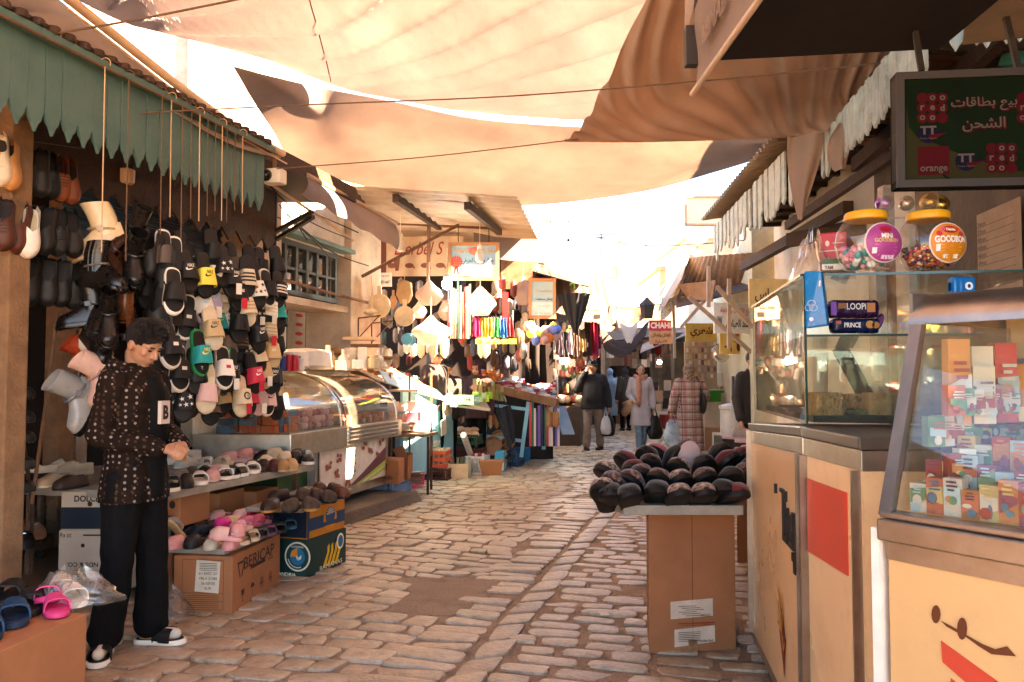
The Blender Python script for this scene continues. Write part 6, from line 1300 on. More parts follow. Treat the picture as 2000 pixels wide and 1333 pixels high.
mb=MB();mb.slab([fp_(.02,.02,FZ+.01),fp_(LF,.02,FZ+.01),fp_(LF,.17,1.575),fp_(.02,.17,1.575)],.006);obj('front_glass',mb,GL3,ft)
mb=MB();mb.slab([fp_(.01,.03,FZ+.01),fp_(.01,.6,FZ+.01),fp_(.01,.6,1.575),fp_(.01,.18,1.575)],.006);obj('end_glass',mb,GL3,ft)
mb=MB();mb.bar(fp_(.0,.01,FZ),fp_(.0,.165,1.58),.03,.022);obj('corner_trim',mb,STEELD,ft)
mb=MB()
def topf(u,v):
 a=v*math.pi/2;return fp_(-.02+(LF+.02)*u,.15+.14*(1-math.cos(a)),1.57+.085*math.sin(a))
mb.sheet(topf,1,10,.006);fbox(mb,-.02,LF,.28,.64,1.645,1.655);fbox(mb,-.02,-.012,.16,.62,1.575,1.65);obj('top_cover',mb,STEEL,ft,smooth=40)
mb=MB();fbox(mb,.0,LF,.60,.62,FZ,1.65);obj('back_panel',mb,cmat('#cdbb9c',.4),ft)
mb=MB();fbox(mb,.22,LF,.24,.34,1.585,1.60);obj('lamp_tube_cover',mb,cmat('#f0e2c4',.4),ft)
mb=MB();fbox(mb,.03,LF,.30,.60,1.315,1.322);obj('inner_shelf',mb,GL3,ft)
mb=MB();fbox(mb,.5,LF,.013,.0125,.28,.36,.006,.012);fr=frame(fp_(.75,.0,.55),fd)
obj('trim_strip',MB().slab([fp_(.0,.008,FZ-.1),fp_(LF,.008,FZ-.1),fp_(LF,.008,FZ-.06),fp_(.0,.008,FZ-.06)],.004),STEELD,ft)
fq=frame(fp_(0,.0115,0),fd)
def fpt(px,py):
 o=fp_(0,.0115,0);n=fn;d_=ray(px,py);c0=Vector((0,0,CAMZ));k=(o-c0).dot(n)/d_.dot(n);p=c0+d_*k;return((p-o).dot(fd),p.z)
mb=MB();mb.slab([fq@Vector((*fpt(x,y),.003)) for x,y in((1839,1252),(2010,1375),(2010,1440),(1842,1293))],.003,fq.to_3x3()@Vector((0,0,1)));mb.slab([fq@Vector((*fpt(x,y),.003)) for x,y in((1858,1325),(2010,1450),(2010,1520),(1860,1375))],.003,fq.to_3x3()@Vector((0,0,1)));obj('red_stripe',mb,RED,ft)
mb=MB()
for cx,cy_,rx,ry in((1829,1200,9,18),(1880,1228,10,22)):flat(mb,fq,[fpt(cx+rx*math.cos(i*.52),cy_+ry*math.sin(i*.52)) for i in range(12)][::-1],.002)
flat(mb,fq,[fpt(*q) for q in((1838,1212),(1858,1222),(1872,1230),(1892,1242),(1920,1258),(1945,1268),(1968,1262),(1986,1282),(1960,1280),(1938,1278),(1912,1262),(1890,1246),(1868,1234),(1850,1224))],.0025);obj('torn_tape',mb,cmat('#6a3410',.7),ft)
r_=random.Random(21);SWC=['#9a3a30','#b87848','#c8b078','#4a7088','#cfc4b6','#8a4058','#5a3a50','#6a8a68','#b86a50','#a8bcc0','#d8cdbd','#c8bdb0']
def pouch(c,w,h,d_,col,yaw,label,group):
 o=heap('sweet_packet',label,'packet',group,[col],[c],(w,d_,h),'box',yaw,.15,.25)[0];m=frame((0,-d_*.62,h*.5),(1,0,0));q=r_.random
 for k in range(4):
  mb=MB()
  if k==0:flat(mb,m,[(-w*.5,-h*(.1+.3*q())),(w*.5,-h*.4*q()),(w*.5,h*.3*q()),(-w*.5,h*.2*q())],.002)
  elif k==1:
   for i in range(3):rect(mb,m,w*.1*(q()-.5),h*(.28-.09*i),w*(.35+.4*q()),h*.045,.005)
  else:
   disc(mb,m,w*.4*(q()-.5),-h*(.1+.25*q()),w*.25*(.5+q()),h*.12*(.5+q()),9,.003+.0004*k)
  obj('print',mb,cmat(r_.choice(SWC),.3),o,local=True)
GF='sweet packets in the freezer';FY=math.atan2(fd.y,fd.x)
for i in range(30):
 for j in range(3):pouch(fp_(.05+i*.04,.075+j*.07,FZ+.013+.04*j),.036,r_.uniform(.07,.115),.03,r_.choice(SWC),FY,'bright packet of sweets standing low inside the big freezer',GF)
for j in range(11):
 for k in range(4):pouch(fp_(.05+.05*(k%2),.13+j*.042,FZ+.013+k*.075),.038,r_.uniform(.06,.075),.035,r_.choice(SWC+['#e6dccb','#d8c8b0']),FY+.9,'sweet packet or cup stacked against the far end glass of the freezer','sweet packets at the end of the freezer')
for j in range(7):pouch(fp_(.06+.03*(j%2),.22+j*.055,1.325),.05,r_.uniform(.12,.2),.04,['#c8843a','#d8c8b0','#e6dccb','#b81c1c','#c8b8a0','#1c3a6a','#b87838'][j],FY+.9,'tall packet on the upper shelf by the far end of the freezer','packets on the upper freezer shelf')
for i in range(16):
 s_=.08+i*.06;mb=MB();c=fp_(s_,.42+.06*(i%2),1.324);mb.lathe([(.022,0),(.03,.085),(.031,.09)],14,c);mb2=single('paper_cup',mb,cmat(['#3a9a9a','#d8d0c4','#2a8a90'][i%3],.4),'turquoise or white tub on the upper shelf inside the freezer','tub','tubs inside the freezer')
for i,(s_,b,w,h,d_,col,lab) in enumerate([(.28,.45,.07,.17,.05,'#1c3a6a','navy box with a yellow foot inside the freezer'),(.42,.40,.10,.2,.05,'#b81c1c','red wafer box leaning inside the freezer'),(.05,.4,.1,.15,.1,'#c8843a','orange stack of cones in the far corner of the freezer'),(.60,.45,.09,.16,.05,'#d8ccb8','pale box on the freezer shelf'),(.75,.42,.09,.17,.05,'#a02820','dark red box on the freezer shelf')]):
 t,f1,f2,ww,dd_=carton('sweet_box',lab,fp_(s_,b,1.325),fp_(s_+w,b,1.325),fp_(s_+w,b+d_,1.325),h,cmat(col,.35),base=1.324)
 mb=MB();rect(mb,f1,0,-h*.35,w,h*.25);disc(mb,f1,0,h*.15,w*.25,h*.2);marks(t,mb,cmat(['#d8a828','#8a4a28','#e8d0a0','#b83838','#d8c8b0'][i],.4,bump=0))
# ---- slipper table
t,f1,f2,w,d=carton('cardboard_box','tall brown carton carrying the board heaped with velvet slippers',at(1268,1278),at(1438,1270),at(1438,1270)+Vector((.06,.42,0)),.748,CARD)
mb=MB();mb.slab([f1@Vector(v) for v in((-.12,-.20,.002),(.11,-.19,.002),(.11,-.10,.002),(-.12,-.11,.002))],.002);mb2=MB()
mb.slab([f1@Vector(v) for v in((-.10,-.345,.002),(.12,-.325,.002),(.12,-.24,.002),(-.10,-.255,.002))],.002);lb=obj('label',mb,mat('kraft label',(.62,.48,.36),.7),t)
mb=MB();put_text(mb,'TERNAL',f1,.07,-.185,w=.06,h=.014,lift=.004,ang=3.14);put_text(mb,'64014800C',f1,.07,-.318,w=.08,h=.014,lift=.004,ang=3.14)
for i in range(6):rect(mb,f1,-.03+.02*(i%3),-.135-.01*i,.1,.0025,.004);rect(mb,f1,-.02,-.27-.009*i,.12,.0025,.004)
obj('print',mb,INK,lb)
mb=MB();rect(mb,f1,.02,-.225,.2,.006);rect(mb,f1,.02,-.235,.16,.003);marks(t,mb,cmat('#8a3a18',.8,bump=0));mb=MB();rect(mb,f1,.0,-.34,.05,.06);marks(t,mb,TAPE)
mb=MB();rect(mb,f1,.0,.0,.003,.74);obj('flap_seam',mb,cmat('#5a2f16',.8),t)
BZ=.75
p=P(1218,985,4.0);q=P(1452,985,4.0)
table('grey board on the tall brown carton under the velvet slippers',[(p.x,p.y),(q.x,q.y),(q.x+.12,q.y+.62),(p.x-.12,p.y+.58)],.80,.048,False)
FLOR=mat('floral velvet',(.17,.08,.055),.9,var=1.5,scale=45,bump=.3,sheen=.3,stain=1.,stc=(.008,.006,.005),sscale=30);FLOR2=mat('cream floral velvet',(.46,.30,.20),.9,var=1.3,scale=40,sheen=.3,stain=1.,stc=(.02,.008,.008),sscale=34)
VELR=mat('red velvet',(.13,.008,.012),.9,var=.4,sheen=.3);VELB=mat('black velvet',(.012,.010,.009),.9,var=.3,sheen=.3,rand=.3);PKV=mat('pink velvet',(.4,.09,.11),.9,sheen=.3);LILS=cmat('#d0b0b0',.6)
SLP=[(110,540,255,6,FLOR2,BK,'cream floral'),(160,505,235,10,FLOR,BK,'dark floral'),(140,470,225,12,FLOR2,BK,'pale floral'),(215,560,262,0,VELB,BK,'plain black'),(315,540,268,2,VELB,BK,'matt black'),(405,555,270,2,FLOR2,BK,'cream toed'),(500,550,272,2,FLOR2,BK,'rose patterned'),(620,545,285,4,VELR,BK,'deep red'),(225,505,240,12,FLOR,BK,'brown floral'),(320,500,262,14,FLOR,BK,'speckled'),(415,505,270,14,FLOR2,BK,'cream banded'),(510,495,275,14,FLOR,BK,'black and cream'),(600,495,290,16,VELB,BK,'soft black'),(660,480,295,12,FLOR,BK,'floral edged'),(210,435,225,18,VELR,BK,'crimson'),(255,465,230,18,VELR,BK,'scarlet lined'),(310,450,240,22,FLOR,BK,'brown patterned'),(400,465,262,22,FLOR2,BK,'pink edged'),(510,450,272,24,VELB,BK,'black topmost'),(590,430,300,20,VELR,BK,'wine red'),(650,420,305,18,VELR,BK,'burgundy'),(680,455,300,14,VELB,BK,'dull black'),(290,420,235,24,VELB,BK,'black behind the crimson'),(330,400,240,20,PKV,RD,'pink and red'),(390,425,300,35,VELB,BK,'black tilted'),(560,410,310,26,VELB,BK,'black near the pale sole'),(690,400,300,12,VELR,BK,'maroon'),(150,545,250,0,VELB,BK,'black lowest'),(270,480,250,18,FLOR,BK,'mottled'),(570,540,280,2,VELB,BK,'black front')]
for zx,zy,yaw,pt,um,sc_,nm in SLP:
 px,py=1130+zx*.475,700+zy*.475;row=(560-zy)/140
 Y=3.98+.5*max(0,row);c=P(px,py,Y);c.z=max(c.z-.06,.803)
 q=Matrix.Rotation(R(yaw-90),3,'Z')@Matrix.Rotation(R(pt+14+(zx*7%18)),3,'X')@Matrix.Rotation(R((zx*13%40)-20),3,'Y')
 shoe('velvet',('#0c0a09',[BK,'#6a0c14',BK][zx%3],um,[FLOR2,VELR,VELB][(zx//7)%3]),'%s velvet slipper in the heap on the tall carton'%nm,'slipper',c-q@Vector((0,.14,0)),q,'velvet slippers heaped on the board',None,1.12)
c=P(1342,925,4.45);q=Matrix.Rotation(R(190),3,'Z')@Matrix.Rotation(R(68),3,'X');shoe('slipper',('#d2b4b0','#d2b4b0',VELB),'slipper standing on edge showing its pale pink sole','slipper',c-q@Vector((0,.14,.0)),q,'velvet slippers heaped on the board',None,1.25)
t,f1,f2,w,d=carton('cardboard_box','brown carton behind the slipper carton by the cream cabinet',at(1440,1102),at(1500,1102),at(1500,1080),.62,CARD)
table('low board of fluffy pink slippers beyond the velvet ones',[(P(1370,885,5.3).x,5.3),(2.0,5.3),(2.1,6.1),(P(1385,880,6.1).x,6.1)],.885,.04,True)
r_=random.Random(31);FP=mat('pink fleece',(.66,.34,.34),.95,var=.4,scale=60,bump=1.2,bscale=220,sheen=.5);FC=mat('cream fleece',(.68,.52,.38),.95,var=.3,scale=60,bump=1.2,bscale=220,sheen=.5)
for i in range(16):
 p=V2(r_.uniform(1.42,2.0),r_.uniform(5.4,6.05),.887+.05*(i%3));m_,nm=[(FC,'cream'),(FP,'pink'),(FC,'cream'),(VELB,'black')][i%4]
 q=Matrix.Rotation(R(r_.uniform(160,200)+60),3,'Z');shoe('slipper',(PK,PK,m_),'%s fleecy slipper on the low board beyond the velvet ones'%nm,'slipper',p,q,'fleecy slippers beyond the velvet ones',None,.95)
mb=MB();mb.slab([P(1385,925,4.9),P(1440,900,4.8),P(1432,880,5.2),P(1378,905,5.2)],.05);single('pale_board',mb,cmat('#d8c8b8',.6),'white box lid wedged behind the velvet slippers','box')
# ---- building on the right: wall, roofs, fringes
rb=thing('stone_shop','rough concrete shop on the right with timber eaves and brown door','building',(3.0,4.6,0))
def rwall(y0,y1,z0,z1,off=0.,th=.3):
 mb=MB();x0,x1=2.55+.12*(y0-4)+off,2.55+.12*(y1-4)+off
 return mb.hexa([(x0,y0,z0),(x0+th,y0,z0),(x1+th,y1,z0),(x1,y1,z0)],[(x0,y0,z1),(x0+th,y0,z1),(x1+th,y1,z1),(x1,y1,z1)])
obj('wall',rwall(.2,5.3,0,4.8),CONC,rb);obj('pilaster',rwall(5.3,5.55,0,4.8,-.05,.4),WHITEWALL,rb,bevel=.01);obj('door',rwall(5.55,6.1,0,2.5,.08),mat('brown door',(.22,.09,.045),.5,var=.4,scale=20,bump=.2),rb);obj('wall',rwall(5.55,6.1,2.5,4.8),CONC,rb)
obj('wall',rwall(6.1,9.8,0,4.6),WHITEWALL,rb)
mb=MB();mb.tube([P(1602,690,6.3),P(1600,800,6.3)],.06,12);obj('drain_pipe',mb,WHITEWALL,rb);mb=MB();mb.bar(P(1640,680,4.6),P(1692,775,4.5),.07);obj('iron_strut',mb,DARKIRON,rb)
mb=MB();a0=V2(2.535,4.3);fq=frame((2.52,4.15,2.02),Vector((-.12,-1,0)));mb.slab([fq@Vector(v) for v in((-.16,-.3,.004),(.3,-.3,.004),(.3,.3,.004),(-.16,.3,.004))],.004);pl=obj('paper_list',mb,mat('brown paper list',(.34,.24,.15),.8),rb)
mb=MB()
for i in range(13):put_text(mb,'%dmm'%(34+3*i),fq,-.1,.24-i*.042,h=.026,lift=.007);rect(mb,fq,.05,.225-i*.042,.4,.002,.006)
obj('print',mb,INK,pl)
def fringe(label,p0,p1,zt0,zb0,zt1,zb1,n,m,rag=.03,gap=.0,seed=1):
 t=thing('eave_fringe',label,'eave fringe',(p0[0],p0[1],zb0));r=random.Random(seed);p0,p1=V2(*p0),V2(*p1);mb=MB()
 for i in range(n):
  if r.random()<gap:continue
  u0,u1=(i+.03)/n,(i+.97)/n;zt_=zt0+(zt1-zt0)*u0;zb=zb0+(zb1-zb0)*u0-r.uniform(0,rag);a,b=p0.lerp(p1,u0),p0.lerp(p1,u1);lean=r.uniform(-.015,.015)*(rag>.02)
  o_=V2(-.01*(i%2)+r.uniform(-.004,.004),0)
  mb.slab([a+o_+V2(0,0,zt_),a+o_+V2(0,lean,zb+.04),(a+b)/2+o_+V2(0,lean,zb),b+o_+V2(0,lean,zb+.04),b+o_+V2(0,0,zt_)],.016)
 obj('fringe_boards',mb,m,t);return t
fringe('flaking pale blue plank fringe along the near right eave',(2.0,3.75),(2.28,5.75),3.2,2.9,3.2,2.88,26,BLUEWOOD,.015,0,2)
fringe('ragged pale blue fringe with missing planks along the second right eave',(2.22,6.2),(2.42,9.4),3.28,2.92,3.22,2.95,32,BLUEWOOD,.16,.12,6)
fringe('sunlit white plank fringe above the phone card sign',(1.9,3.4),(2.45,3.32),3.2,2.9,3.2,2.9,12,BLUEWOOD,.05,.05,8)
rt=thing('timber_roof','timber plank roof with battens over the right hand shops','roof',(2.6,6,3))
mb=MB()
for i in range(16):
 y=3.4+i*.16;mb.slab([(2.02+.13*(y-3.8),y,3.22),(3.2,y,3.18),(3.2,y+.15,3.18),(2.02+.13*(y-3.65),y+.15,3.22)],.02,(0,0,1))
obj('plank_deck',mb,WOOD,rt)
mb=MB()
for y in(4.0,4.7,5.4):mb.bar((2.1+.12*(y-4),y,3.14),(3.0,y,3.1),.06,.08)
mb.bar((2.3,3.6,3.05),(2.62,6.0,3.05),.07,.1);mb.bar((2.55,4.0,2.98),(2.3,6.6,2.7),.05,.07);obj('roof_beam',mb,DARKWOOD,rt)
corr=MB();corrug(corr,(2.1,5.9,3.42),(2.3,9.6,3.34),(3.4,9.6,3.5),(3.4,5.9,3.55),34,.025);obj('tin_sheet',corr,TIN,rt)
mb=MB();mb.slab([(2.25,6.1,3.28),(2.45,9.5,3.26),(3.3,9.5,3.3),(3.3,6.1,3.3)],.02,(0,0,1))
for i in range(9):y=6.2+i*.4;mb.bar((2.27+.06*(y-6.2),y,3.24),(3.2,y,3.26),.05,.06)
obj('roof_beam',mb,DARKWOOD,rt)
mb=MB();mb.bar((2.6,6.1,2.75),(2.75,9.4,2.75),.08,.1);mb.bar(P(1540,470,7),P(1700,440,6.3),.06,.12);obj('purlin',mb,DARKWOOD,rt)
ub=thing('upper_house','pale upper storey behind the timber roof on the right','building',(5,6,3.2));mb=MB();mb.hexa([(3.0,-4,3.6),(9,-4,3.6),(9,12,3.6),(3.9,12,3.6)],[(3.0,-4,5.2),(9,-4,5.2),(9,12,5.2),(3.9,12,5.2)]);obj('wall',mb,WHITEWALL,ub)
mb=MB();mb.bar(P(1960,118,3.9),P(2040,110,3.7),.05,.06);obj('teal_ledge',mb,cmat('#3a7a72',.6),ub)
# ---- dark awning and phone card sign
at_=thing('retractable_awning','dark retractable awning at the top right with cream lettered front flap','awning',(1.2,2.6,2.6))
mb=MB();a,b,c,d=P(1372,120,3.15),P(1836,96,3.15),V2(1.75,1.0,2.86),V2(.68,1.0,2.80);mb.slab([a,b,c,d],.02,(0,0,-1));obj('fabric',mb,mat('shade darkened awning cloth',(.006,.004,.003),.8,var=.2),at_)  # brown cloth taken near black, shade of the underside put into its colour
mb=MB();mb.tube([P(1352,184,3.15),P(1490,-10,2.35)],.011,10);obj('front_bar',mb,mat('awning front bar',(.62,.46,.32),.35,metal=.3),at_)
e0,e1=P(1356,180,3.15),P(1484,-4,2.38);up0,up1=P(1362,20,3.18),P(1420,-150,2.45)
mb=MB();mb.sheet(lambda u,v:e0.lerp(e1,u).lerp(up0.lerp(up1,u),v)+Vector((.012*math.sin(v*5),0,0)),6,8,.004);fl=obj('flap',mb,CANVAS2,at_,smooth=60)
fq=frame(e0.lerp(e1,.45)*.55+up0.lerp(up1,.45)*.45+Vector((-.012,-.012,0)),e1-e0,up0-e0);mb=MB();put_text(mb,'ABMAB',fq,.0,.0,w=.34,h=.09,lift=.0,bold=.02);obj('lettering',mb,cmat('#8a7058',.7,bump=0),fl)
mb=MB();mb.bar(P(1338,92,3.2),P(1362,92,3.2),.05,.16);mb.bar(P(1340,120,3.2),P(1362,120,3.2),.02);mb.box(P(1370,40,3.2),(.05,.05,.24));obj('arm',mb,DARKIRON,at_)
mb=MB();mb.slab([P(1338,-20,3.22),P(1362,-20,3.22),P(1336,88,3.22)],.004);single('torn_rag',mb,CANVAS2,'torn tan rag hanging beside the awning arm','cloth')
SY_=2.9;sg=thing('phone_card_sign','framed green phone card sign with red and white logos','sign',P(1880,368,SY_))
s0,s1=P(1752,368,SY_),P(2150,360,SY_-.1);hh=M(230,SY_);fq=frame((s0+s1)/2+Vector((0,0,hh/2)),s1-s0);WS=(s1-s0).length
mb=MB();mb.slab([fq@Vector(v) for v in((-WS/2,-hh/2,0),(WS/2,-hh/2,0),(WS/2,hh/2,0),(-WS/2,hh/2,0))],.06,fq.to_3x3()@Vector((0,0,1)));obj('board',mb,mat('shade darkened green',(.003,.009,.0022),.9,var=.5,scale=3,rand=0,spec=.1),sg)  # board colour darkened to carry the shade it hangs in
mb=MB();b_=.028
for x0,y0,x1,y1 in((-WS/2,-hh/2,WS/2,-hh/2+b_),(-WS/2,hh/2-b_,WS/2,hh/2),(-WS/2,-hh/2+b_,-WS/2+b_,hh/2-b_),(WS/2-b_,-hh/2+b_,WS/2,hh/2-b_)):mb.slab([fq@Vector(v) for v in((x0,y0,.012),(x1,y0,.012),(x1,y1,.012),(x0,y1,.012))],.06,fq.to_3x3()@Vector((0,0,1)))
obj('frame',mb,mat('sign frame',(.025,.017,.012),.6),sg)
def sp(px,py):o=fq.inverted()@P(px,py,SY_-.0-.1*(px-1752)/400);return o.x,o.y
REDP=cmat('#3c060c',.8,bump=0,spec=.1);WP=cmat('#4c453e',.8,bump=0,spec=.1);YG=cmat('#25230e',.8,bump=0,spec=.1)  # print colours, whites too, darkened for the same shade
mb=MB();flat(mb,fq,[sp(*q) for q in((1770,300),(1862,352),(1990,350),(2100,352),(1960,330),(1870,300),(1800,270))][::-1],.002);flat(mb,fq,[sp(*q) for q in((1770,210),(1775,250),(1810,290),(1845,350),(1768,350))],.0025);obj('print',mb,YG,sg)
red_,wh_=MB(),MB()
for ox,oy in((1820,212),(1955,310),(2015,212)):
 for i in range(3):
  for j in range(3):x,y=sp(ox+(i-1)*19.5,oy+(j-1)*19.5);disc(red_,fq,x,y,M(10.6,SY_),n=16,lift=.003)
 for s_,i,j in(('o',1,0),('o',2,0),('r',0,1),('e',1,1),('d',2,1),('o',0,2),('o',1,2)):x,y=sp(ox+(i-1)*19.5,oy+(j-1)*19.5);put_text(wh_,s_,fq,x,y,h=M(13 if s_=='d' else 10,SY_),lift=.005,bold=.03)
x0,y0=sp(1792,343);x1,y1=sp(1853,286);flat(red_,fq,[(x0,y0),(x1,y0),(x1,y1),(x0,y1)],.003);x,y=sp(1823,333);put_text(wh_,'orange',fq,x,y,w=M(50,SY_),h=M(14,SY_),lift=.005,bold=.015)
for cx,cyy in((1812,262),(1886,316)):
 x,y=sp(cx,cyy);b2=MB();disc(b2,fq,x,y,M(20,SY_),M(19,SY_),lift=.0035);flat(b2,fq,[(x,y+.012),(x+M(38,SY_),y+.004),(x,y-.02)],.0036);obj('print',b2,cmat('#0e0a1c',.8,bump=0,spec=.1),sg)
 put_text(wh_,'TT',fq,x,y+.012,w=M(30,SY_),h=M(17,SY_),lift=.005,bold=.04);put_text(wh_,'Tunisie Telecom',fq,x,y-.018,w=M(32,SY_),lift=.005);flat(red_,fq,[(x+.0,y-.005),(x+M(36,SY_),y+.002),(x+.01,y-.026)],.0042)
x,y=sp(1920,204);put_text(red_,'بيع بطاقات',fq,x+.003,y-.003,w=M(122,SY_),h=M(30,SY_),lift=.003,bold=.06);put_text(wh_,'بيع بطاقات',fq,x,y,w=M(120,SY_),h=M(28,SY_),lift=.005,bold=.01);x,y=sp(1920,244);put_text(red_,'الشحن',fq,x+.003,y-.003,w=M(80,SY_),h=M(30,SY_),lift=.003,bold=.06);put_text(wh_,'الشحن',fq,x,y,w=M(78,SY_),h=M(28,SY_),lift=.005,bold=.01)
obj('print',red_,REDP,sg);obj('lettering',wh_,WP,sg)
for px in(1800,1990):mb=MB();q=P(px,140,SY_);mb.bar(q,q+Vector((.1,.35,.75)),.02);obj('hanger',mb,DARKIRON,sg)
mb=MB();mb.slab([P(1880,88,3.3),P(2040,70,3.3),P(2040,-60,2.6),P(1895,-60,2.6)],.01);single('tin_flap',mb,TIN,'ragged pale tin sheet at the top right corner above the sign','sheet')
# ================================================================== MIDDLE DISTANCE AND FAR END
def cam_wall(mb,px0,px1,py0,py1,Y,d=.3):
 a,b=P(px0,py1,Y),P(px1,py0,Y);return mb.box(((a.x+b.x)/2,Y+d/2,(a.z+b.z)/2),(b.x-a.x,d,b.z-a.z))
def building(label,px0,px1,ptop,Y,m,d=6,wins=(),pbot=None,cornice=True):
 zt=P(0,ptop,Y).z;x0,x1=P(px0,0,Y).x,P(px1,0,Y).x;t=thing('house',label,'building',((x0+x1)/2,Y,0))
 mb=MB();mb.box(((x0+x1)/2,Y+d/2,zt/2),(x1-x0,d,zt));obj('wall',mb,m,t)
 if cornice:mb=MB();mb.box(((x0+x1)/2,Y+d/2,zt+.06),(x1-x0+.3,d+.3,.14));obj('parapet',mb,m,t)
 for(wx0,wx1,wy0,wy1) in wins:
  mb=MB();cam_wall(mb,wx0,wx1,wy0,wy1,Y-.06,.05);w=obj('window',mb,mat('far window frame',(.55,.48,.36),.6),t)
  mb=MB();cam_wall(mb,wx0+2,wx1-2,wy0+2,wy1-2,Y-.09,.02);obj('pane',mb,mat('far shutter',(.42,.36,.26),.5),w)
 return t
building('tall pale yellow house closing the street, lit by the sun',1222,1334,458,46,FARWALL,8,((1262,1292,470,502),(1240,1256,530,560),(1300,1316,530,560)))
building('lower cream house left of the tall yellow one',1118,1224,500,48,FARWALL,8,((1150,1170,520,545),(1190,1206,520,545)))
building('low white house with flat roof beyond the left stalls',1105,1236,488,52,WHITEWALL,6)
building('white house with a roof frame far behind the left stalls',985,1085,432,32,WHITEWALL,6,((1020,1040,450,480),))
mb=MB()
for x0,y0,x1,y1 in((1073,440,1073,408),(1110,500,1110,432),(1073,434,1112,432),(1078,470,1130,470),(1060,460,1060,400)):mb.bar(P(x0,y0,31),P(x1,y1,31),.12)
single('roof_frame',mb,WHITEWALL,'thin pale pole frame on the roof of the white house','frame')
mb=MB()
for x0,y0,x1,y1 in((1174,500,1174,458),(1160,459,1200,459),(1166,464,1182,464)):mb.bar(P(x0,y0,46),P(x1,y1,46),.08)
single('roof_aerial',mb,DARKIRON,'thin television aerial on the lower cream house','aerial')
building('white house with satellite dish above the right stalls',1338,1430,466,27,WHITEWALL,6,((1345,1358,485,500),))
for y0,y1,x0,zt,nm in((12.5,16,4.0,4.3,'nearest'),(16,21,5.0,5.2,'middle'),(21,29,6.6,6.6,'farthest')):  # unseen houses added to keep the sun off the far street
 t=thing('house','unseen house added behind the right far stalls to shade the street, %s of the row'%nm,'building',(x0+2,(y0+y1)/2,0));mb=MB();mb.hexa([(x0,y0,0),(x0+5,y0,0),(x0+6.2,y1,0),(x0+1.2,y1,0)],[(x0,y0,zt),(x0+5,y0,zt),(x0+6.2,y1,zt),(x0+1.2,y1,zt)]);obj('wall',mb,WHITEWALL,t)
building('peach coloured house wall beside the right stalls',1284,1345,528,31,mat('peach wall',(.62,.42,.29),.9,stain=.2),5,((1300,1318,545,565),))
c=P(1364,466,26.5);mb=MB();mb.lathe([(0,0),(.22,.03),(.4,.11),(.42,.13)],18,c,(R(60),0,R(-30)));mb.bar(c,c+Vector((0,.2,-.3)),.05);single('satellite_dish',mb,cmat('#c8b49a',.6),'pale satellite dish on the white house roof','dish')
for lab,px0,px1,py0,py1,Y,txt,m_ in(('blank white signboard sticking out above the right roofs',1338,1426,385,440,12,None,cmat('#e0cdb0',.55)),('pale upright sign with red letters behind the blank signboard',1428,1462,372,440,14,('A','R'),cmat('#e0cdb0',.55))):
 mb=MB();cam_wall(mb,px0,px1,py0,py1,Y,.14);t=single('signboard',mb,m_,lab,'sign');fq=frame(P((px0+px1)/2,(py0+py1)/2,Y),(1,0,0));mb=MB()
 if txt:
  for i,s_ in enumerate(txt):put_text(mb,s_,fq,.05,.12-i*.24,h=.18,lift=.004,bold=.06)
  obj('lettering',mb,cmat('#b83028',.6),t)
 else:
  w,h=M(px1-px0,Y)/2,M(py1-py0,Y)/2
  for x0,y0,x1,y1 in((-w,-h,w,-h),(-w,h,w,h),(-w,-h,-w,h),(w,-h,w,h)):mb.bar(fq@Vector((x0,y0,.01)),fq@Vector((x1,y1,.01)),.03)
  obj('frame',mb,mat('sign edge',(.4,.28,.18),.6),t)
def sheet4(label,pts,m,name='roof_sheet',cat='roof',ridges=0,th=.02,sag=0):
 a,b,c,d=[P(*q) for q in pts];mb=MB()
 if ridges:corrug(mb,a,b,c,d,ridges,.02)
 else:mb.sheet(lambda u,v:a.lerp(b,u).lerp(d.lerp(c,u),v)+Vector((0,0,-sag*math.sin(math.pi*u)+.35*sag*mnoise.noise(Vector((u*4,v*4,sag*9))))),24,12,th)
 return single(name,mb,m,label,cat,smooth=50)
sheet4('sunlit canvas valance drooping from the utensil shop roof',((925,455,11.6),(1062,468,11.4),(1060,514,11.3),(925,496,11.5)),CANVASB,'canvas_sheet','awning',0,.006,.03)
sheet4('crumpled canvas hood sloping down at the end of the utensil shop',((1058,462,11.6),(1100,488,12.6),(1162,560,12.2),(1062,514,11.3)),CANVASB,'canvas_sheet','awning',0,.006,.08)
sheet4('bunched pale plastic sheet on the crumpled canvas hood',((1110,505,12.5),(1150,508,12.7),(1162,530,12.4),(1135,545,12.2)),PLASTICW,'plastic_sheet','sheet',0,.01,.1)
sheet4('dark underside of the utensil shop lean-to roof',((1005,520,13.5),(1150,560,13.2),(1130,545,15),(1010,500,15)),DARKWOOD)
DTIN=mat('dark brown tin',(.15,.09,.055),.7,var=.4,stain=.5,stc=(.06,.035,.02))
sheet4('upright brown tin board standing in for dark roof undersides below the canvas hood',((1035,512,13.6),(1182,548,14.6),(1205,640,14.6),(1040,600,13.6)),DTIN,ridges=10)  # upright dark board stands in for the dark roof undersides
sheet4('brown corrugated roof beyond the utensil shop, upper one',((1110,520,15),(1202,540,15.5),(1200,526,18),(1110,505,18)),TIN,ridges=12)
sheet4('brown corrugated roof beyond the utensil shop, lower one',((1120,560,16),(1190,575,16),(1188,545,20),(1110,535,20)),TIN,ridges=12)
sheet4('slatted brown awning end hanging beyond the umbrella',((1150,580,16.5),(1200,600,17),(1210,650,17),(1145,640,16.5)),mat('brown tin end',(.26,.17,.11),.7,stain=.4),ridges=7)
sheet4('brown tarp strung across the far street',((1195,583,21),(1272,586,21),(1268,608,20),(1215,628,20)),TARP,'tarp_sheet','tarp',0,.01,.2)
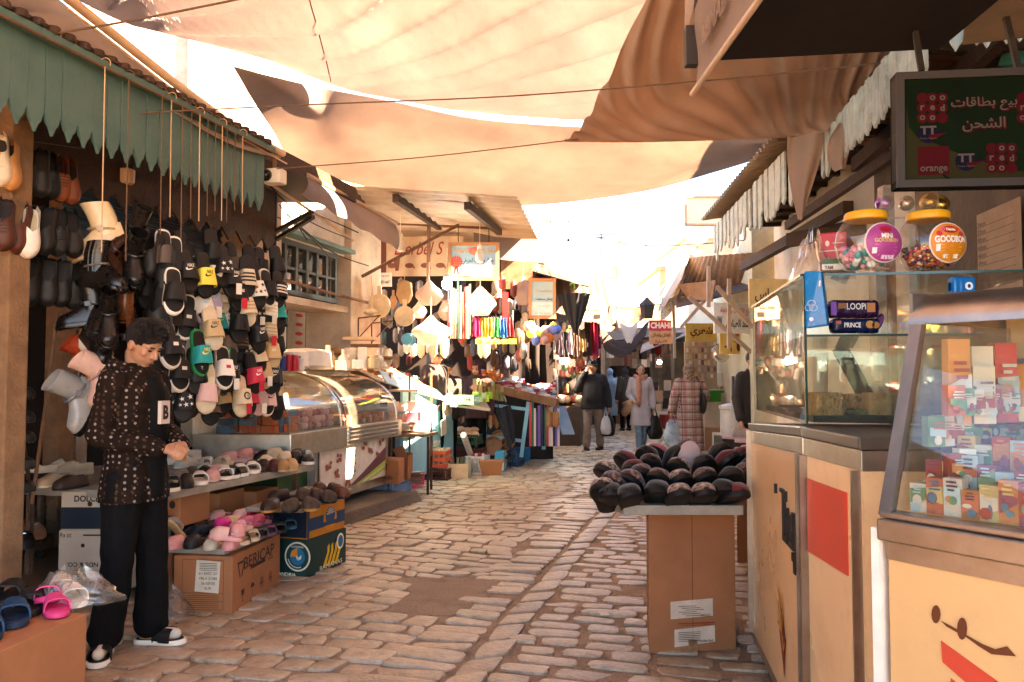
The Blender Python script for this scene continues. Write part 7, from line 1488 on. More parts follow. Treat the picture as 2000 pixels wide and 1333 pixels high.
sheet4('dark sagging tarp lower across the far street',((1172,645,19),(1268,628,19.5),(1262,652,18.5),(1180,680,18.5)),clothmat('dark tarp',(.10,.06,.045),.25),'tarp_sheet','tarp',0,.01,.35)
sheet4('silver white plastic cloth bundled under the far tarp',((1208,628,18),(1248,628,18),(1240,655,17.8),(1222,666,17.8)),PLASTICW,'plastic_sheet','sheet',0,.02,.12)
sheet4('red cloth hanging in the far street',((1270,655,19),(1290,645,19),(1292,690,19),(1282,695,19)),cmat('#8a2418',.8),'red_cloth','cloth',0,.01,.02)
t=thing('far_shop','dim shop front closing the far end of the street behind the walkers','shop',(3.6,27,0))
mb=MB();cam_wall(mb,1080,1352,640,822,27.3,.4);obj('wall',mb,mat('far brown wall',(.30,.20,.13),.85,var=.3,stain=.5),t)
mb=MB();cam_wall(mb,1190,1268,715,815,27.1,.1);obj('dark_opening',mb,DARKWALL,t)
for px in(1182,1275,1312):mb=MB();cam_wall(mb,px,px+9,680,822,26.9,.2);obj('door_post',mb,CONC,t)
mb=MB();mb.slab([P(1170,668,24),P(1330,652,24),P(1330,640,27),P(1170,645,27)],.08);obj('canopy',mb,DARKWOOD,t)
mb=MB()
for i in range(9):cam_wall(mb,1196+i*8,1199+i*8,735,812,26.95,.05)
obj('hanging_goods',mb,WOOD,t)
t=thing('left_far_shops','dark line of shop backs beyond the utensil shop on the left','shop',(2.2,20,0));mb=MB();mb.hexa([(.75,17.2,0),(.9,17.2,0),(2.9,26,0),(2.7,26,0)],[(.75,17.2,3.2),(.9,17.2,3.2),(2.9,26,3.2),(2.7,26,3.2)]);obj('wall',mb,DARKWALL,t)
def board(label,px0,px1,py0,py1,Y,m,yaw=0.,fr=None,th=.03,name='signboard'):
 c=P((px0+px1)/2,(py0+py1)/2,Y);w,h=M(px1-px0,Y),M(py1-py0,Y);fq=frame(c,(math.cos(R(yaw)),math.sin(R(yaw)),0));n=fq.to_3x3()@Vector((0,0,1))
 mb=MB();mb.slab([fq@Vector(v) for v in((-w/2,-h/2,0),(w/2,-h/2,0),(w/2,h/2,0),(-w/2,h/2,0))],th,n);t=single(name,mb,m,label,'sign')
 if fr:
  mb=MB();b=.025
  for x0,y0,x1,y1 in((-w/2,-h/2,w/2,-h/2),(-w/2,h/2,w/2,h/2)):mb.bar(fq@Vector((x0-b,y0,0)),fq@Vector((x1+b,y1,0)),b*1.6,.05)
  for x0,y0,x1,y1 in((-w/2,-h/2,-w/2,h/2),(w/2,-h/2,w/2,h/2)):mb.bar(fq@Vector((x0,y0+b,0)),fq@Vector((x1,y1-b,0)),b*1.6,.045)
  obj('frame',mb,fr,t)
 return t,fq,w,h
def ink(t,fq,s_,x,y,w,h,col,bold=.01,lift=.006,shear=0):mb=MB();put_text(mb,s_,fq,x,y,w=w,h=h,lift=lift,bold=bold,shear=shear);obj('lettering',mb,cmat(col,.6,bump=0),t)
t,fq,w,h=board('long tan shop banner in script lettering with pictures of shoes',725,905,462,540,11.9,mat('tan banner',(.50,.34,.20),.7,stain=.35,stc=(.3,.18,.1)),-3)
ink(t,fq,'Derbel S',.03,.12,.75,.2,'#7a2014',.005,shear=.35)
mb=MB();r_=random.Random(2)
for x in(-.38,-.12,.12,.35,.52):disc(mb,fq,x,-.14,.07,.04,10,.006);flat(mb,fq,[(x+.02,-.12),(x+.08,-.16),(x+.09,-.2),(x+.05,-.17)],.007)
flat(mb,fq,[(-.36,-.05),(-.26,-.02),(-.28,-.22),(-.33,-.22)],.006);obj('print',mb,cmat('#6a3a24',.6,bump=0),t)
mb=MB();rect(mb,fq,-.57,.0,.2,.5,.005);obj('print',mb,cmat('#5a2c1c',.6,bump=0),t)
FRM=mat('orange wood frame',(.52,.24,.10),.5,bump=.1)
t,fq,w,h=board('framed blue shop sign with gold and black Arabic lettering and a red ribbon',878,972,477,545,10.9,mat('sign blue',(.33,.50,.62),.45,var=.25,scale=2),-1,FRM)
mb=MB();rect(mb,fq,0,-h*.3,w,h*.4,.003);obj('print',mb,cmat('#d8d4cc',.5,bump=0),t)
ink(t,fq,'محل خــــوز الطبيعة',.02,h*.3,w*.86,h*.22,'#d8981c',.03);ink(t,fq,'جمال مخلوف الطريقي',.06,-.0,w*.66,h*.2,'#1c1a22',.015);ink(t,fq,'لبيع جميع الأواني المنزلية',.1,-h*.24,w*.45,h*.08,'#4a4a50',0);ink(t,fq,'صفاقس',.1,-h*.36,w*.2,h*.07,'#4a4a50',0)
mb=MB()
for i in range(16):a=i*.3927;flat(mb,fq,[(-w*.36,-.01),(-w*.36+.085*math.cos(a),-.01+.085*math.sin(a)),(-w*.36+.085*math.cos(a+.3),-.01+.085*math.sin(a+.3))],.005)
flat(mb,fq,[(-w*.42,-.18),(-w*.38,-.18),(-w*.355,-.06),(-w*.4,-.06)],.005);flat(mb,fq,[(-w*.34,-.18),(-w*.3,-.18),(-w*.33,-.06),(-w*.37,-.06)],.005);rect(mb,fq,-w*.3,-h*.45,w*.3,.012,.006);obj('print',mb,cmat('#c83818',.5,bump=0),t)
mb=MB();disc(mb,fq,.03,h*.3,.1,.06,lift=.004);obj('print',mb,cmat('#c86a78',.5,bump=0),t)
for px in(895,955):mb=MB();mb.bar(P(px,477,10.9),P(px,440,11.1),.012);obj('hanger',mb,DARKIRON,t)
t,fq,w,h=board('framed pale blue poster sign hung on strings beside the black umbrella',1035,1083,547,620,12.2,mat('poster blue',(.40,.58,.66),.45,var=.2,scale=2),6,FRM)
mb=MB();rect(mb,fq,0,-h*.3,w,h*.4,.003);obj('print',mb,cmat('#d4d8d8',.5,bump=0),t);ink(t,fq,'خوز الطبيعة',.03,h*.2,w*.7,h*.09,'#d8a82a',.02);ink(t,fq,'جمال مخلوف',.03,-.01,w*.7,h*.08,'#20202a',.015);ink(t,fq,'الأواني المنزلية',.03,-h*.2,w*.5,h*.05,'#5a6a78',0);ink(t,fq,'74 555 2005',.0,-h*.4,w*.6,h*.035,'#5a6a78',0)
rope([P(1037,548,12.2),P(1060,520,12.2),P(1081,548,12.2)],.006,'strings holding the pale blue poster sign')
rope([P(1122,560,12.5),P(1121,530,12.6)],.006,'cord holding up the black umbrella')
t,fq,w,h=board('white sign with pot drawing and black number behind the umbrella',1132,1178,577,628,14,mat('cream sign',(.66,.54,.38),.6),0)
ink(t,fq,'خوز منزلي',.04,.1,w*.6,.07,'#a03028');ink(t,fq,'886 008',.0,-.03,w*.6,.06,'#1c1a18',.02);mb=MB();rect(mb,fq,.1,-.15,.12,.07,.005);rect(mb,fq,.1,-.1,.15,.012,.005);flat(mb,fq,[(-.12,-.12),(-.02,-.17),(-.02,-.16),(-.12,-.11)],.005);obj('print',mb,INK,t)
t,fq,w,h=board('small white card with a phone number below the tan banner',733,765,533,560,11.4,cmat('#c8bca8',.6),-4);ink(t,fq,'نقدم توصيل',0,.05,.18,.05,'#3a3030');ink(t,fq,'24 471 447',0,-.04,.18,.05,'#3a3030',.02)
t,fq,w,h=board('dark picture boards of standing figures right of the blue sign',978,1040,500,565,12.6,mat('brown picture board',(.24,.12,.06),.6,var=.6,scale=7),-2)
t,fq,w,h=board('white sign with red and black Arabic lettering and a pot, hung on the right',1392,1472,592,652,10.4,mat('white enamel sign',(.84,.79,.70),.45,stain=.25,stc=(.4,.25,.12)),12)
ink(t,fq,'بيع الككات والأقفلة',.03,h*.24,w*.8,h*.28,'#b02430',.02);ink(t,fq,'عند العباس',.06,-h*.2,w*.62,h*.32,'#18141c',.03);mb=MB();rect(mb,fq,-w*.36,-h*.1,w*.12,h*.2,.005);rect(mb,fq,-w*.36,h*.03,w*.16,h*.03,.005);obj('print',mb,cmat('#7a7470',.5),t)
YS=mat('yellow enamel sign',(.62,.42,.11),.45,stain=.35,stc=(.4,.18,.05))
t,fq,w,h=board('yellow hanging sign lettered in black beside the glass case',1462,1540,545,602,8.2,mat('pale yellow sign',(.72,.54,.24),.5,stain=.2,stc=(.5,.3,.1)),6);ink(t,fq,'نحاس',-.02,-.02,w*.62,h*.5,'#2a1c10',.02)
t,fq,w,h=board('ochre sign in brown Arabic lettering under the white pot sign',1338,1402,632,668,13,YS,8);ink(t,fq,'شعري',.0,0,w*.72,h*.6,'#4a1410',.03)
t,fq,w,h=board('yellow sign with pictures of pens right of the ochre sign',1404,1480,648,692,12,YS,10);ink(t,fq,'إصلاح الكوكوت',.06,.02,w*.5,h*.25,'#3a2410',.01);ink(t,fq,'سفرة',-.02,h*.34,w*.5,h*.24,'#a82818',.02);mb=MB();rect(mb,fq,-.12,-.06,.02,.14,.005);disc(mb,fq,0,-.06,.03,.07,lift=.005);rect(mb,fq,-.2,-.06,.05,.03,.005);obj('print',mb,cmat('#5a1c14',.6),t)
t,fq,w,h=board('red sign lettered CHAHI in white at the far right',1268,1312,626,646,17,cmat('#b01c24',.5),4);ink(t,fq,'CHAHI',0,0,w*.9,h*.6,'#e0d4c8',.04)
t,fq,w,h=board('brown wooden sign in black Arabic lettering under the red sign',1268,1314,648,672,17,mat('tan wood sign',(.42,.22,.10),.6),4);ink(t,fq,'الغلال والغلال',0,.05,w*.8,h*.36,'#2a100a',.02);ink(t,fq,'الأصلية',0,-.08,w*.5,h*.3,'#2a100a',.02)
sheet4('brown tin awning over the right far stalls, seen from below',((1345,503,14),(1480,493,9.5),(1480,562,11.5),(1298,602,16)),mat('rusty brown tin',(.24,.155,.10),.7,var=.3,stain=.4),ridges=14);sheet4('pale sunlit flank of the right far awning',((1285,610,15),(1330,545,11.2),(1345,500,14),(1290,560,19)),PLASTICW,'canvas_sheet','awning',0,.01,.05)
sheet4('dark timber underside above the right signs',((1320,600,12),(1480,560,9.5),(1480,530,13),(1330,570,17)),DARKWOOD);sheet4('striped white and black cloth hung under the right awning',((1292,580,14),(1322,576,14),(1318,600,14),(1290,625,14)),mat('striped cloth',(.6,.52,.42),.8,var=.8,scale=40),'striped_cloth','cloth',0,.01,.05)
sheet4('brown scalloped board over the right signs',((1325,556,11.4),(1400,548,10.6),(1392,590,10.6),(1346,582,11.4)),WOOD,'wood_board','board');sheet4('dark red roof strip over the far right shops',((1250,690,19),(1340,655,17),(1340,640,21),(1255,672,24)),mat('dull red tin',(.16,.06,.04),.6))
for k,(x0,y0,x1,y1,Y) in enumerate(((1424,545,1424,680,9.8),(1330,640,1400,560,11),(1400,560,1470,640,9.6),(1345,580,1480,700,10.2),(1384,520,1384,600,10.4),(1315,590,1318,700,14))):mb=MB();mb.bar(P(x0,y0,Y),P(x1,y1,Y),.045);single('iron_pole',mb,mat('pale rusty pole',(.40,.29,.2),.7,stain=.4),'thin rusty awning strut among the right hand signs, %s from the left'%['fifth','second','sixth','third','fourth','first'][k],'pole')
t=thing('right_far_shops','pale green shop wall behind the far right stalls','shop',(4.4,13,0));mb=MB();mb.hexa([(3.0,9.9,0),(3.3,9.9,0),(5.4,20,0),(5.1,20,0)],[(3.0,9.9,3.4),(3.3,9.9,3.4),(5.4,20,3.4),(5.1,20,3.4)]);obj('wall',mb,mat('pale green wall',(.48,.46,.32),.8,stain=.3),t);mb=MB();cam_wall(mb,1318,1345,650,800,18.5,.4);obj('pillar',mb,CONC,t);mb=MB();cam_wall(mb,1312,1350,655,668,18,.5);obj('pillar_cap',mb,cmat('#2a5a68',.6),t)
mb=MB();cam_wall(mb,1338,1400,668,760,15.5,.06);single('hook_wall',mb,cmat('#a89478',.7),'pale hook panel of small packets on the far right','panel')
heap('hook_packet','tiny packet on the pale hook panel at the far right','packet','packets on the hook panel',['#b8a890','#a89888','#c8b8a8','#b88078','#b0a498','#c8a868','#9a8c80','#7a4a58'],[P(1342+6*i,676+12.5*j,15.4) for j in range(6) for i in range(10)],(.045,.02,.085),'box',0,.2)
for k,(px,py,w_,lab) in enumerate(((1392,762,62,'near glass dome case of pastries on a green counter, far right'),(1425,768,46,'second glass dome case beside the first one'))):
 Y=16.4-k*.8;c=P(px+12,py,Y);t=thing('dome_case',lab,'glass case',c);rr=M(w_,Y)/2;mb=MB();mb.lathe([(rr,0),(rr*.98,rr*.3),(rr*.8,rr*.72),(rr*.5,rr*.98),(rr*.2,rr*1.05),(0,rr*1.06)],24,c,sy=.7);obj('glass_dome',mb,GLS,t,smooth=60)
 mb=MB();mb.box(c+Vector((0,0,-.12)),(rr*2.1,rr*1.5,.23));obj('base',mb,cmat('#3a8a2a',.5) if k==0 else STEEL,t);mb=MB();mb.box((c.x,c.y,(c.z-.24)/2),(rr*2,rr*1.3,c.z-.24));obj('cabinet',mb,cmat('#c8bca8',.5),t)
 heap('pastry','pink or tan pastry inside the %s glass dome'%['near','second'][k],'pastry','pastries in glass domes',['#c89a80','#b87868','#d8b898'],[c+Vector((rr*.6*math.cos(i*1.1),rr*.4*math.sin(i*1.1),.01)) for i in range(7)],(.12,.1,.08),'ball')
heap('cloth_roll','rolled red plaid cloth standing by the second glass dome','cloth','plaid rolls',['#7a2430','#a84858','#4a3a4a'],[P(1432+i*8,770,12.6) for i in range(4)],(.06,.06,.3),'can')
t=thing('steel_pot','large pale grey cooking pot with clamp handle on the right','pot',P(1438,855,11.5));c=P(1436,852,11.6);mb=MB();mb.lathe([(.2,0),(.21,.01),(.21,.38),(.225,.39),(.225,.44),(.12,.47),(.0,.48)],24,c);obj('body',mb,cmat('#b8b0a8',.3),t,smooth=40);mb=MB();mb.box(c+Vector((.02,-.22,.44)),(.13,.05,.03));mb.box(c+Vector((-.04,-.23,.39)),(.02,.03,.13));mb.box(c+Vector((.08,-.23,.39)),(.02,.03,.13));mb.lathe([(.06,.47),(.06,.56),(.04,.58),(0,.58)],12,c);obj('handle',mb,cmat('#d8d0c4',.4),t);mb=MB();mb.box((c.x,c.y,c.z/2),(.5,.5,c.z-.01));obj('stand',mb,DARKIRON,t)
t=thing('motor_scooter','dark scooter parked beside the pot on the right','scooter',P(1450,880,11));c=at(1440,885);mb=MB()
mb.tube([c+Vector(v) for v in((.1,0,.3),(.25,.1,.35),(.45,.3,.55),(.7,.5,.6),(.95,.7,.5))],[.05,.09,.14,.13,.06],10);obj('body',mb,BLACKGLOSS,t,smooth=True)
for v in((0,-.05,.22),(.95,.75,.22)):mb=MB();mb.tube([c+Vector(v)+Vector((.2*math.cos(a)*.8,.2*math.cos(a)*.6,.2*math.sin(a))) for a in[i*.3927 for i in range(16)]],.045,8,closed=True);obj('wheel',mb,BLACK,t,smooth=True)
mb=MB();mb.tube([c+Vector(v) for v in((.0,-.05,.22),(.12,.02,.6),(.15,.04,.85))],.03,8);mb.tube([c+Vector(v) for v in((-.12,.2,.9),(.15,.04,.87),(.4,-.1,.9))],.018,8);obj('handlebar',mb,CHROME,t,smooth=True);mb=MB();mb.ball(c+Vector((.12,0,.78)),(.09,.09,.1));obj('headlight',mb,mat('amber shell',(.35,.12,.04),.3),t,smooth=True);mb=MB();mb.box(c+Vector((.55,.4,.72)),(.5,.22,.07),(0,0,.6));obj('seat',mb,BLACK,t,bevel=.02)
c=P(1383,690,13.2);c=P(1408,690,12.4);mb=MB();mb.lathe([(.1,-.05),(.12,-.04),(.12,.04),(.13,.05),(0,.05)],20,c,(R(70),0,R(20)));mb.tube([c+Vector((.14*math.cos(a),-.02,.14*math.sin(a))) for a in[i*.4 for i in range(16)]],.012,6,closed=True);single('steel_pan',mb,CHROME,'round steel pan hung beside the pen sign','pan')
t=thing('street_lantern','old iron lantern hanging under the right awning','lantern',P(1264,622,15));c=P(1264,610,15);mb=MB();mb.lathe([(.1,-.12),(.14,.12),(.17,.13),(.05,.24),(.02,.28)],6,c);obj('lantern_frame',mb,DARKIRON,t);mb=MB();mb.ball(c,.09,10,8);obj('lamp_glass',mb,cmat('#c8a890',.3),t,smooth=True)
BULB=emit('lit bulb',(1,.93,.8),14)
for px,py,Y,lab in((873,556,10.8,'lit bulb below the blue sign'),(1100,706,15.5,'left one of two lit bulbs deep in the left stalls'),(1107,708,15.6,'right one of two lit bulbs deep in the left stalls'),(1288,708,20,'lit bulb in the far shop on the right')):
 c=P(px,py,Y);t=thing('light_bulb',lab,'bulb',c);rr=.07 if Y<12 else.055;mb=MB();mb.ball(c,rr,12,8);obj('globe',mb,BULB,t,smooth=True);mb=MB();mb.lathe([(rr*.6,rr*.6),(rr*.7,rr*1.5),(.01,rr*2)],10,c);mb.bar(c+Vector((0,0,rr*2)),c+Vector((0,0,.5)),.01);obj('cap',mb,WHITE,t)
for px,py,Y,lab in((782,478,10.2,'unlit white bulb hanging by the white awning'),(937,500,10.7,'unlit spiral bulb hanging before the blue sign')):
 c=P(px,py,Y);t=thing('light_bulb',lab,'bulb',c);mb=MB();mb.lathe([(0,-.1),(.05,-.08),(.06,0),(.05,.05),(.03,.09)],12,c);obj('globe',mb,WHITE,t,smooth=True);mb=MB();mb.lathe([(.03,.09),(.03,.13),(.01,.16)],10,c);mb.bar(c+Vector((0,0,.15)),c+Vector((0,0,.6)),.008);obj('cap',mb,WHITE,t)
def hangsack(label,px,py,wpx,hpx,Y,m,seed,name='wrapped_bag',cat='bag',top=.25):
 c=P(px,py,Y);w,h=M(wpx,Y)/2,M(hpx,Y);mb=MB()
 def f(u,v):
  a=2*math.pi*u;pr=interp([(0,.03),(.12,top),(.5,.92),(.62,1),(.85,.72),(1,.5)],v);n=1+.22*mnoise.noise(Vector((math.cos(a)*2,math.sin(a)*2,v*3+seed)))
  return Vector((c.x+w*pr*n*math.cos(a),c.y+.45*w*pr*n*math.sin(a),c.z+h/2-h*v))
 mb.grid(f,28,14);mb.add([f(i/28,1) for i in range(28)],[tuple(range(28))]);mb.tube([c+Vector((0,0,h/2)),c+Vector((0,0,h/2+.25))],.005,5)
 return single(name,mb,m,label,cat,smooth=70)
LACE=clothmat('white wrapped goods',(.82,.74,.64),.35);LACE2=clothmat('pinkish wrapped goods',(.66,.5,.42),.4)
hangsack('largest white wrapped bag hung in the sun near the striped hat man',842,645,74,58,10.2,LACE,1);hangsack('white wrapped bag hung below the blue sign',938,588,62,58,11.0,LACE,2);hangsack('pinkish wrapped bag hung below the tan banner',838,572,56,50,10.8,LACE2,3);hangsack('small white wrapped bag beside the round boards',818,605,30,34,10.2,LACE,4);hangsack('pale wrapped bundle hung left of the poster sign',1022,568,42,58,12.4,LACE2,5)
hangsack('tan bucket shaped basket hung behind the round boards',790,570,34,46,10.6,mat('tan basket',(.5,.32,.15),.8,bump=.5),6,'hanging_basket','basket',.8);hangsack('brown dome basket hung behind the wrapped bag',880,605,52,44,11.6,mat('dark basket',(.28,.2,.13),.8,bump=.5),7,'hanging_basket','basket',.6);hangsack('tan basket with tassels in the far left stall',1125,680,40,44,15,mat('tan basket',(.5,.32,.15),.8,bump=.5),8,'hanging_basket','basket',.6)
for k,(px,py,rx,Y,m_) in enumerate(((741,598,24,10.0,mat('pale beech',(.72,.55,.33),.5,var=.15,scale=20)),(790,618,20,10.1,mat('pale beech',(.72,.55,.33),.5)),(768,590,14,10.4,mat('clay tan',(.5,.27,.13),.6)))):
 c=P(px,py,Y);r_=M(rx,Y);mb=MB();mb.lathe([(0,-.012),(r_,-.012),(r_,.012),(0,.012)],28,c,(R(90),0,R(-20+15*k)),sx=.5 if k==2 else 1);mb.box(c+Vector((0,0,r_*1.25)),(r_*.35,.02,r_*.8),(0,0,-.3+.25*k));mb.lathe([(r_*.5,.0125),(r_*.55,.016),(r_*.5,.018)],24,c,(R(90),0,R(-20+15*k)))
 single('round_board',mb,m_,['largest round pale board with handle, hung leftmost','second round pale board with handle, hung lower','reddish tan oval board seen nearly edge on'][k],'board',smooth=40)
mb=MB();c=P(797,664,10.0);mb.lathe([(0,-.14),(.085,-.13),(.09,-.05),(.05,0),(.045,.08),(.07,.12),(.07,.14)],16,c,(R(90),R(80),0));single('blue_bottle',mb,cmat('#5aa8c0',.35),'pale blue bottle hung sideways in the sun','bottle',smooth=50)
mb=MB();a=P(726,540,9.9);mb.bar(a,P(727,625,9.9),.025,.02);mb.ball(P(724,610,9.9),(.09,.05,.05));single('wooden_ladle',mb,mat('pale beech',(.72,.55,.33),.5),'long wooden spoon hung in front of the largest round board','spoon',smooth=40)
r_=random.Random(77)
heap('hanging_rod','long thin packaged stick hanging in the utensil shop','stick','sticks hung in the utensil shop',['#a83030','#d8c8b0','#8a8a40','#b8a890','#4a6a50','#c8b8a0','#5a3a28'],[P(876+i*4.6,662,11.2+.05*(i%3)) for i in range(10)],(.03,.03,.75),'can')
heap('green_tag','yellow green card hanging below the coloured cloths','card','green cards below the cloths',['#b8d83a','#c8e050'],[P(936+i*13,672,11.0) for i in range(6)],(.1,.01,.06),'box',.2,.2)
mb=MB();mb.box(P(987,600,11.3),(.08,.02,.42));single('red_strip',mb,cmat('#c81c1c',.5),'bright red strip hanging beside the coloured cloths','strip')
heap('pompom','puffy pale or coloured flower pompom hung under the poster sign','flower','flower pompoms',['#d8a898','#e0c8b8','#d8d840','#e8e060','#e07a30','#5a7ac8','#4aa0b0','#c89a90','#7a8ad0'],[P(1030+(i*17)%60,648+(i*11)%30,11.6+.06*(i%4)) for i in range(18)],(.15,.12,.15),'ball',0,2,.9)
heap('hanging_ware','dim small ware hanging at the back of the utensil shop','ware','wares hung at the back of the utensil shop',['#5a2420','#7a6a58','#8a8070','#3a2a30','#9a3a30','#c8b8a0','#4a4a58','#6a5038','#a89078','#2a3a34'],[P(722+r_.uniform(0,318),r_.uniform(560,725),r_.uniform(11.9,13.6)) for i in range(130)],(.10,.05,.24),'pack',0,1)
heap('hanging_mop','pale string mop head or brush hanging low in the utensil shop','mop','mop heads in the utensil shop',['#b8a888','#a89878','#c8b898'],[P(x,700,11.5) for x in(822,846,868,940,948)],(.12,.1,.4),'pack',0,1)
def drape(name,label,cat,group,px,py,wpx,hpx,Y,col,seed,yaw=0.):
 c=P(px,py,Y);w,h=M(wpx,Y),M(hpx,Y);x=Vector((math.cos(yaw),math.sin(yaw),0));n=Vector((-x.y,x.x,0));mb=MB()
 mb.sheet(lambda u,v:c+x*(u-.5)*w*(.8+.3*v)+n*(.03*math.sin(u*13+seed)+.03*mnoise.noise(Vector((u*4,v*3,seed))))*(.4+v)+Vector((0,0,h*(.5-v)+.04*mnoise.noise(Vector((u*3,1,seed))))),14,10,.004);return single(name,mb,mat('cl_'+col,col,.9,var=.35,scale=12),label,cat,group,smooth=60)
for px,w_,Y in((1010,78,13.75),(1046,40,13.3)):drape('dark_cover_sheet','added dark sheet covering the sunlit right end of the utensil shop, %s one'%('wider' if w_>50 else 'narrower'),'cloth',None,px,655,w_,190,Y,'#1a120d',px*.1,.1)  # dark sheets added to black out the sunlit end wall
for i,(dx,col,hh) in enumerate(((0,'#5a5058',40),(10,'#2a262c',50),(20,'#8a8088',44),(32,'#4a3a34',60),(44,'#7a6a48',44),(54,'#3a2a28',66),(62,'#8a1626',62),(70,'#a83060',70),(76,'#5a1822',50))):drape('hanging_garment',['mauve grey','black','light grey','brown','olive','dark brown','crimson','pink','dark red'][i]+' garment hanging in the far left stalls','garment','garments hung in the far left stalls',1092+dx,676-dx*.25,16,hh,14+.12*i,col,i,.5)
for i,col in enumerate(('#b02860','#c8862a','#c87a3a','#2f7a48','#2f5f98','#8a3038')):drape('hanging_cloth',['magenta','amber','orange','green','blue','dark red'][i]+' small cloth hung in a row below the blue sign','cloth','coloured cloths hung in a row',930+i*13,640,15,38,11+.05*i,col,i,.3)
heap('market_ware','small ware in the dark stalls behind the man in the cap','ware','wares in the far left stalls',['#5a2420','#7a5a40','#b88a58','#3a2a28','#8a3a28','#c8a888','#6a5038','#4a5a38'],[P(1050+r_.uniform(0,120),r_.uniform(640,775),r_.uniform(16.6,17.6)) for i in range(80)],(.14,.08,.2),'pack',0,1)
heap('dim_ware','dim packet hung on the end wall of the utensil shop','ware','wares on the end wall',['#4a2420','#6a5a48','#2a2420','#8a3a30','#b8a890','#3a3a48','#5a4028'],[P(948+r_.uniform(0,85),r_.uniform(590,735),r_.uniform(12.9,13.5)) for i in range(60)],(.12,.05,.24),'pack',0,1)
heap('far_ware','small ware hung or stacked at the far shop front','ware','wares at the far shop',['#6a4a34','#a87a58','#c8a888','#3a2a28','#8a4a38','#d8c0a8','#5a4a58'],[P(1185+r_.uniform(0,150),r_.choice((r_.uniform(672,720),r_.uniform(760,815))),r_.uniform(24,26.5)) for i in range(60)],(.22,.12,.3),'box',0,1)
heap('vegetable_heap_box','crate or bundle on the ground along the far street','box','boxes along the far street',['#6a4a34','#a87a58','#c8b8a0','#3a3030','#8a2a28'],[at(x,y) for x,y in((1185,835),(1205,828),(1290,832),(1310,838),(1330,850),(1345,862),(1400,880),(1425,900),(1385,868))],(.45,.4,.45),'box',0,.3)
t=thing('market_stall','low dark stall of small goods at the far left behind the walkers','stall',P(1080,850,15.2));a,b=P(1040,795,16.5),P(1132,785,16.7);mb=MB();mb.hexa([(a.x,16.5,0),(b.x,16.6,0),(b.x+.2,17.5,0),(a.x,17.5,0)],[(a.x,16.5,a.z),(b.x,16.6,a.z),(b.x+.2,17.5,a.z+.15),(a.x,17.5,a.z+.15)]);obj('body',mb,DARKWOOD,t)
heap('small_good','small bundle heaped on the low dark stall at the far left','goods','bundles on the low dark stall',['#8a3a30','#6a5a30','#a87a58','#3a4a30','#b89a78','#5a2420','#c8b8a0'],[Vector((a.x+(b.x-a.x)*r_.random()+0,16.6+.8*r_.random(),a.z+.06)) for i in range(40)],(.2,.16,.16),'ball',0,2,.6)
t=thing('handcart','dark two wheeled handcart standing behind the man in the cap','cart',at(1120,862));c=at(1115,862)+Vector((0,.4,0));mb=MB();mb.box(c+Vector((0,0,.62)),(.75,.9,.35));obj('body',mb,BLACK,t,bevel=.01);mb=MB();mb.box(c+Vector((.02,.05,.95)),(.65,.7,.28),(0,.2,.2));obj('load',mb,CARD,t,bevel=.03)
for sx in(-.25,.3):mb=MB();mb.tube([c+Vector((sx,-.4+.24*math.cos(a),.25+.24*math.sin(a))) for a in[i*.3927 for i in range(16)]],.025,8,closed=True);mb.bar(c+Vector((sx,-.62,.25)),c+Vector((sx,-.18,.25)),.015);obj('wheel',mb,DARKIRON,t)
# ================================================================== PEOPLE
def capsule(mb,a,b,r0,r1=None,n=12):
 a,b=Vector(a),Vector(b);r1=r0 if r1 is None else r1;d=b-a
 if d.length<1e-5:return mb.ball(a,r0,n,8)
 k=d.normalized();pts=[a-k*r0*.98,a-k*r0*.7,a-k*r0*.3,a,a.lerp(b,.5),b,b+k*r1*.3,b+k*r1*.7,b+k*r1*.98];rs=[r0*.2,r0*.71,r0*.95,r0,(r0+r1)/2,r1,r1*.95,r1*.71,r1*.2]
 return mb.tube(pts,rs,n)
def loft(mb,secs,n=24,e=2.3):
 """secs: (x, y, z, rx, ry) from bottom to top"""
 vs=[];fs=[]
 for x,y,z,rx,ry in secs:
  for i in range(n):
   a=2*math.pi*i/n;ca,sa=math.cos(a),math.sin(a);k=(abs(ca)**e+abs(sa)**e)**(-1/e);vs.append(Vector((x+rx*ca*k,y+ry*sa*k,z)))
 for q in range(len(secs)-1):
  for i in range(n):fs.append((q*n+i,q*n+(i+1)%n,(q+1)*n+(i+1)%n,(q+1)*n+i))
 fs+=[tuple(range(n-1,-1,-1)),tuple((len(secs)-1)*n+i for i in range(n))]
 return mb.add(vs,fs)
def fuse(mb,vox,smooth=4,fn=None,cut=None):
 """one continuous surface out of overlapping shapes"""
 me=bpy.data.meshes.new('body');me.from_pydata([tuple(v) for v in mb.v],[],mb.f);b=bmesh.new();b.from_mesh(me);bmesh.ops.recalc_face_normals(b,faces=b.faces);b.to_mesh(me);b.free()
 o=bpy.data.objects.new('body',me);COL.objects.link(o);m=o.modifiers.new('r','REMESH');m.mode='VOXEL';m.voxel_size=vox;m.use_smooth_shade=True
 s_=o.modifiers.new('s','SMOOTH');s_.factor=.5;s_.iterations=smooth
 dg=bpy.context.evaluated_depsgraph_get();dg.update();r_=bpy.data.meshes.new_from_object(o.evaluated_get(dg));bpy.data.objects.remove(o);bpy.data.meshes.remove(me)
 if fn:
  ns=[v.normal.copy() for v in r_.vertices]
  for v,n in zip(r_.vertices,ns):v.co=fn(v.co.copy(),n)
 if cut:
  b=bmesh.new();b.from_mesh(r_);bmesh.ops.delete(b,geom=[f for f in b.faces if cut(f.calc_center_median())],context='FACES');b.to_mesh(r_);b.free()
 for p in r_.polygons:p.use_smooth=True
 return r_
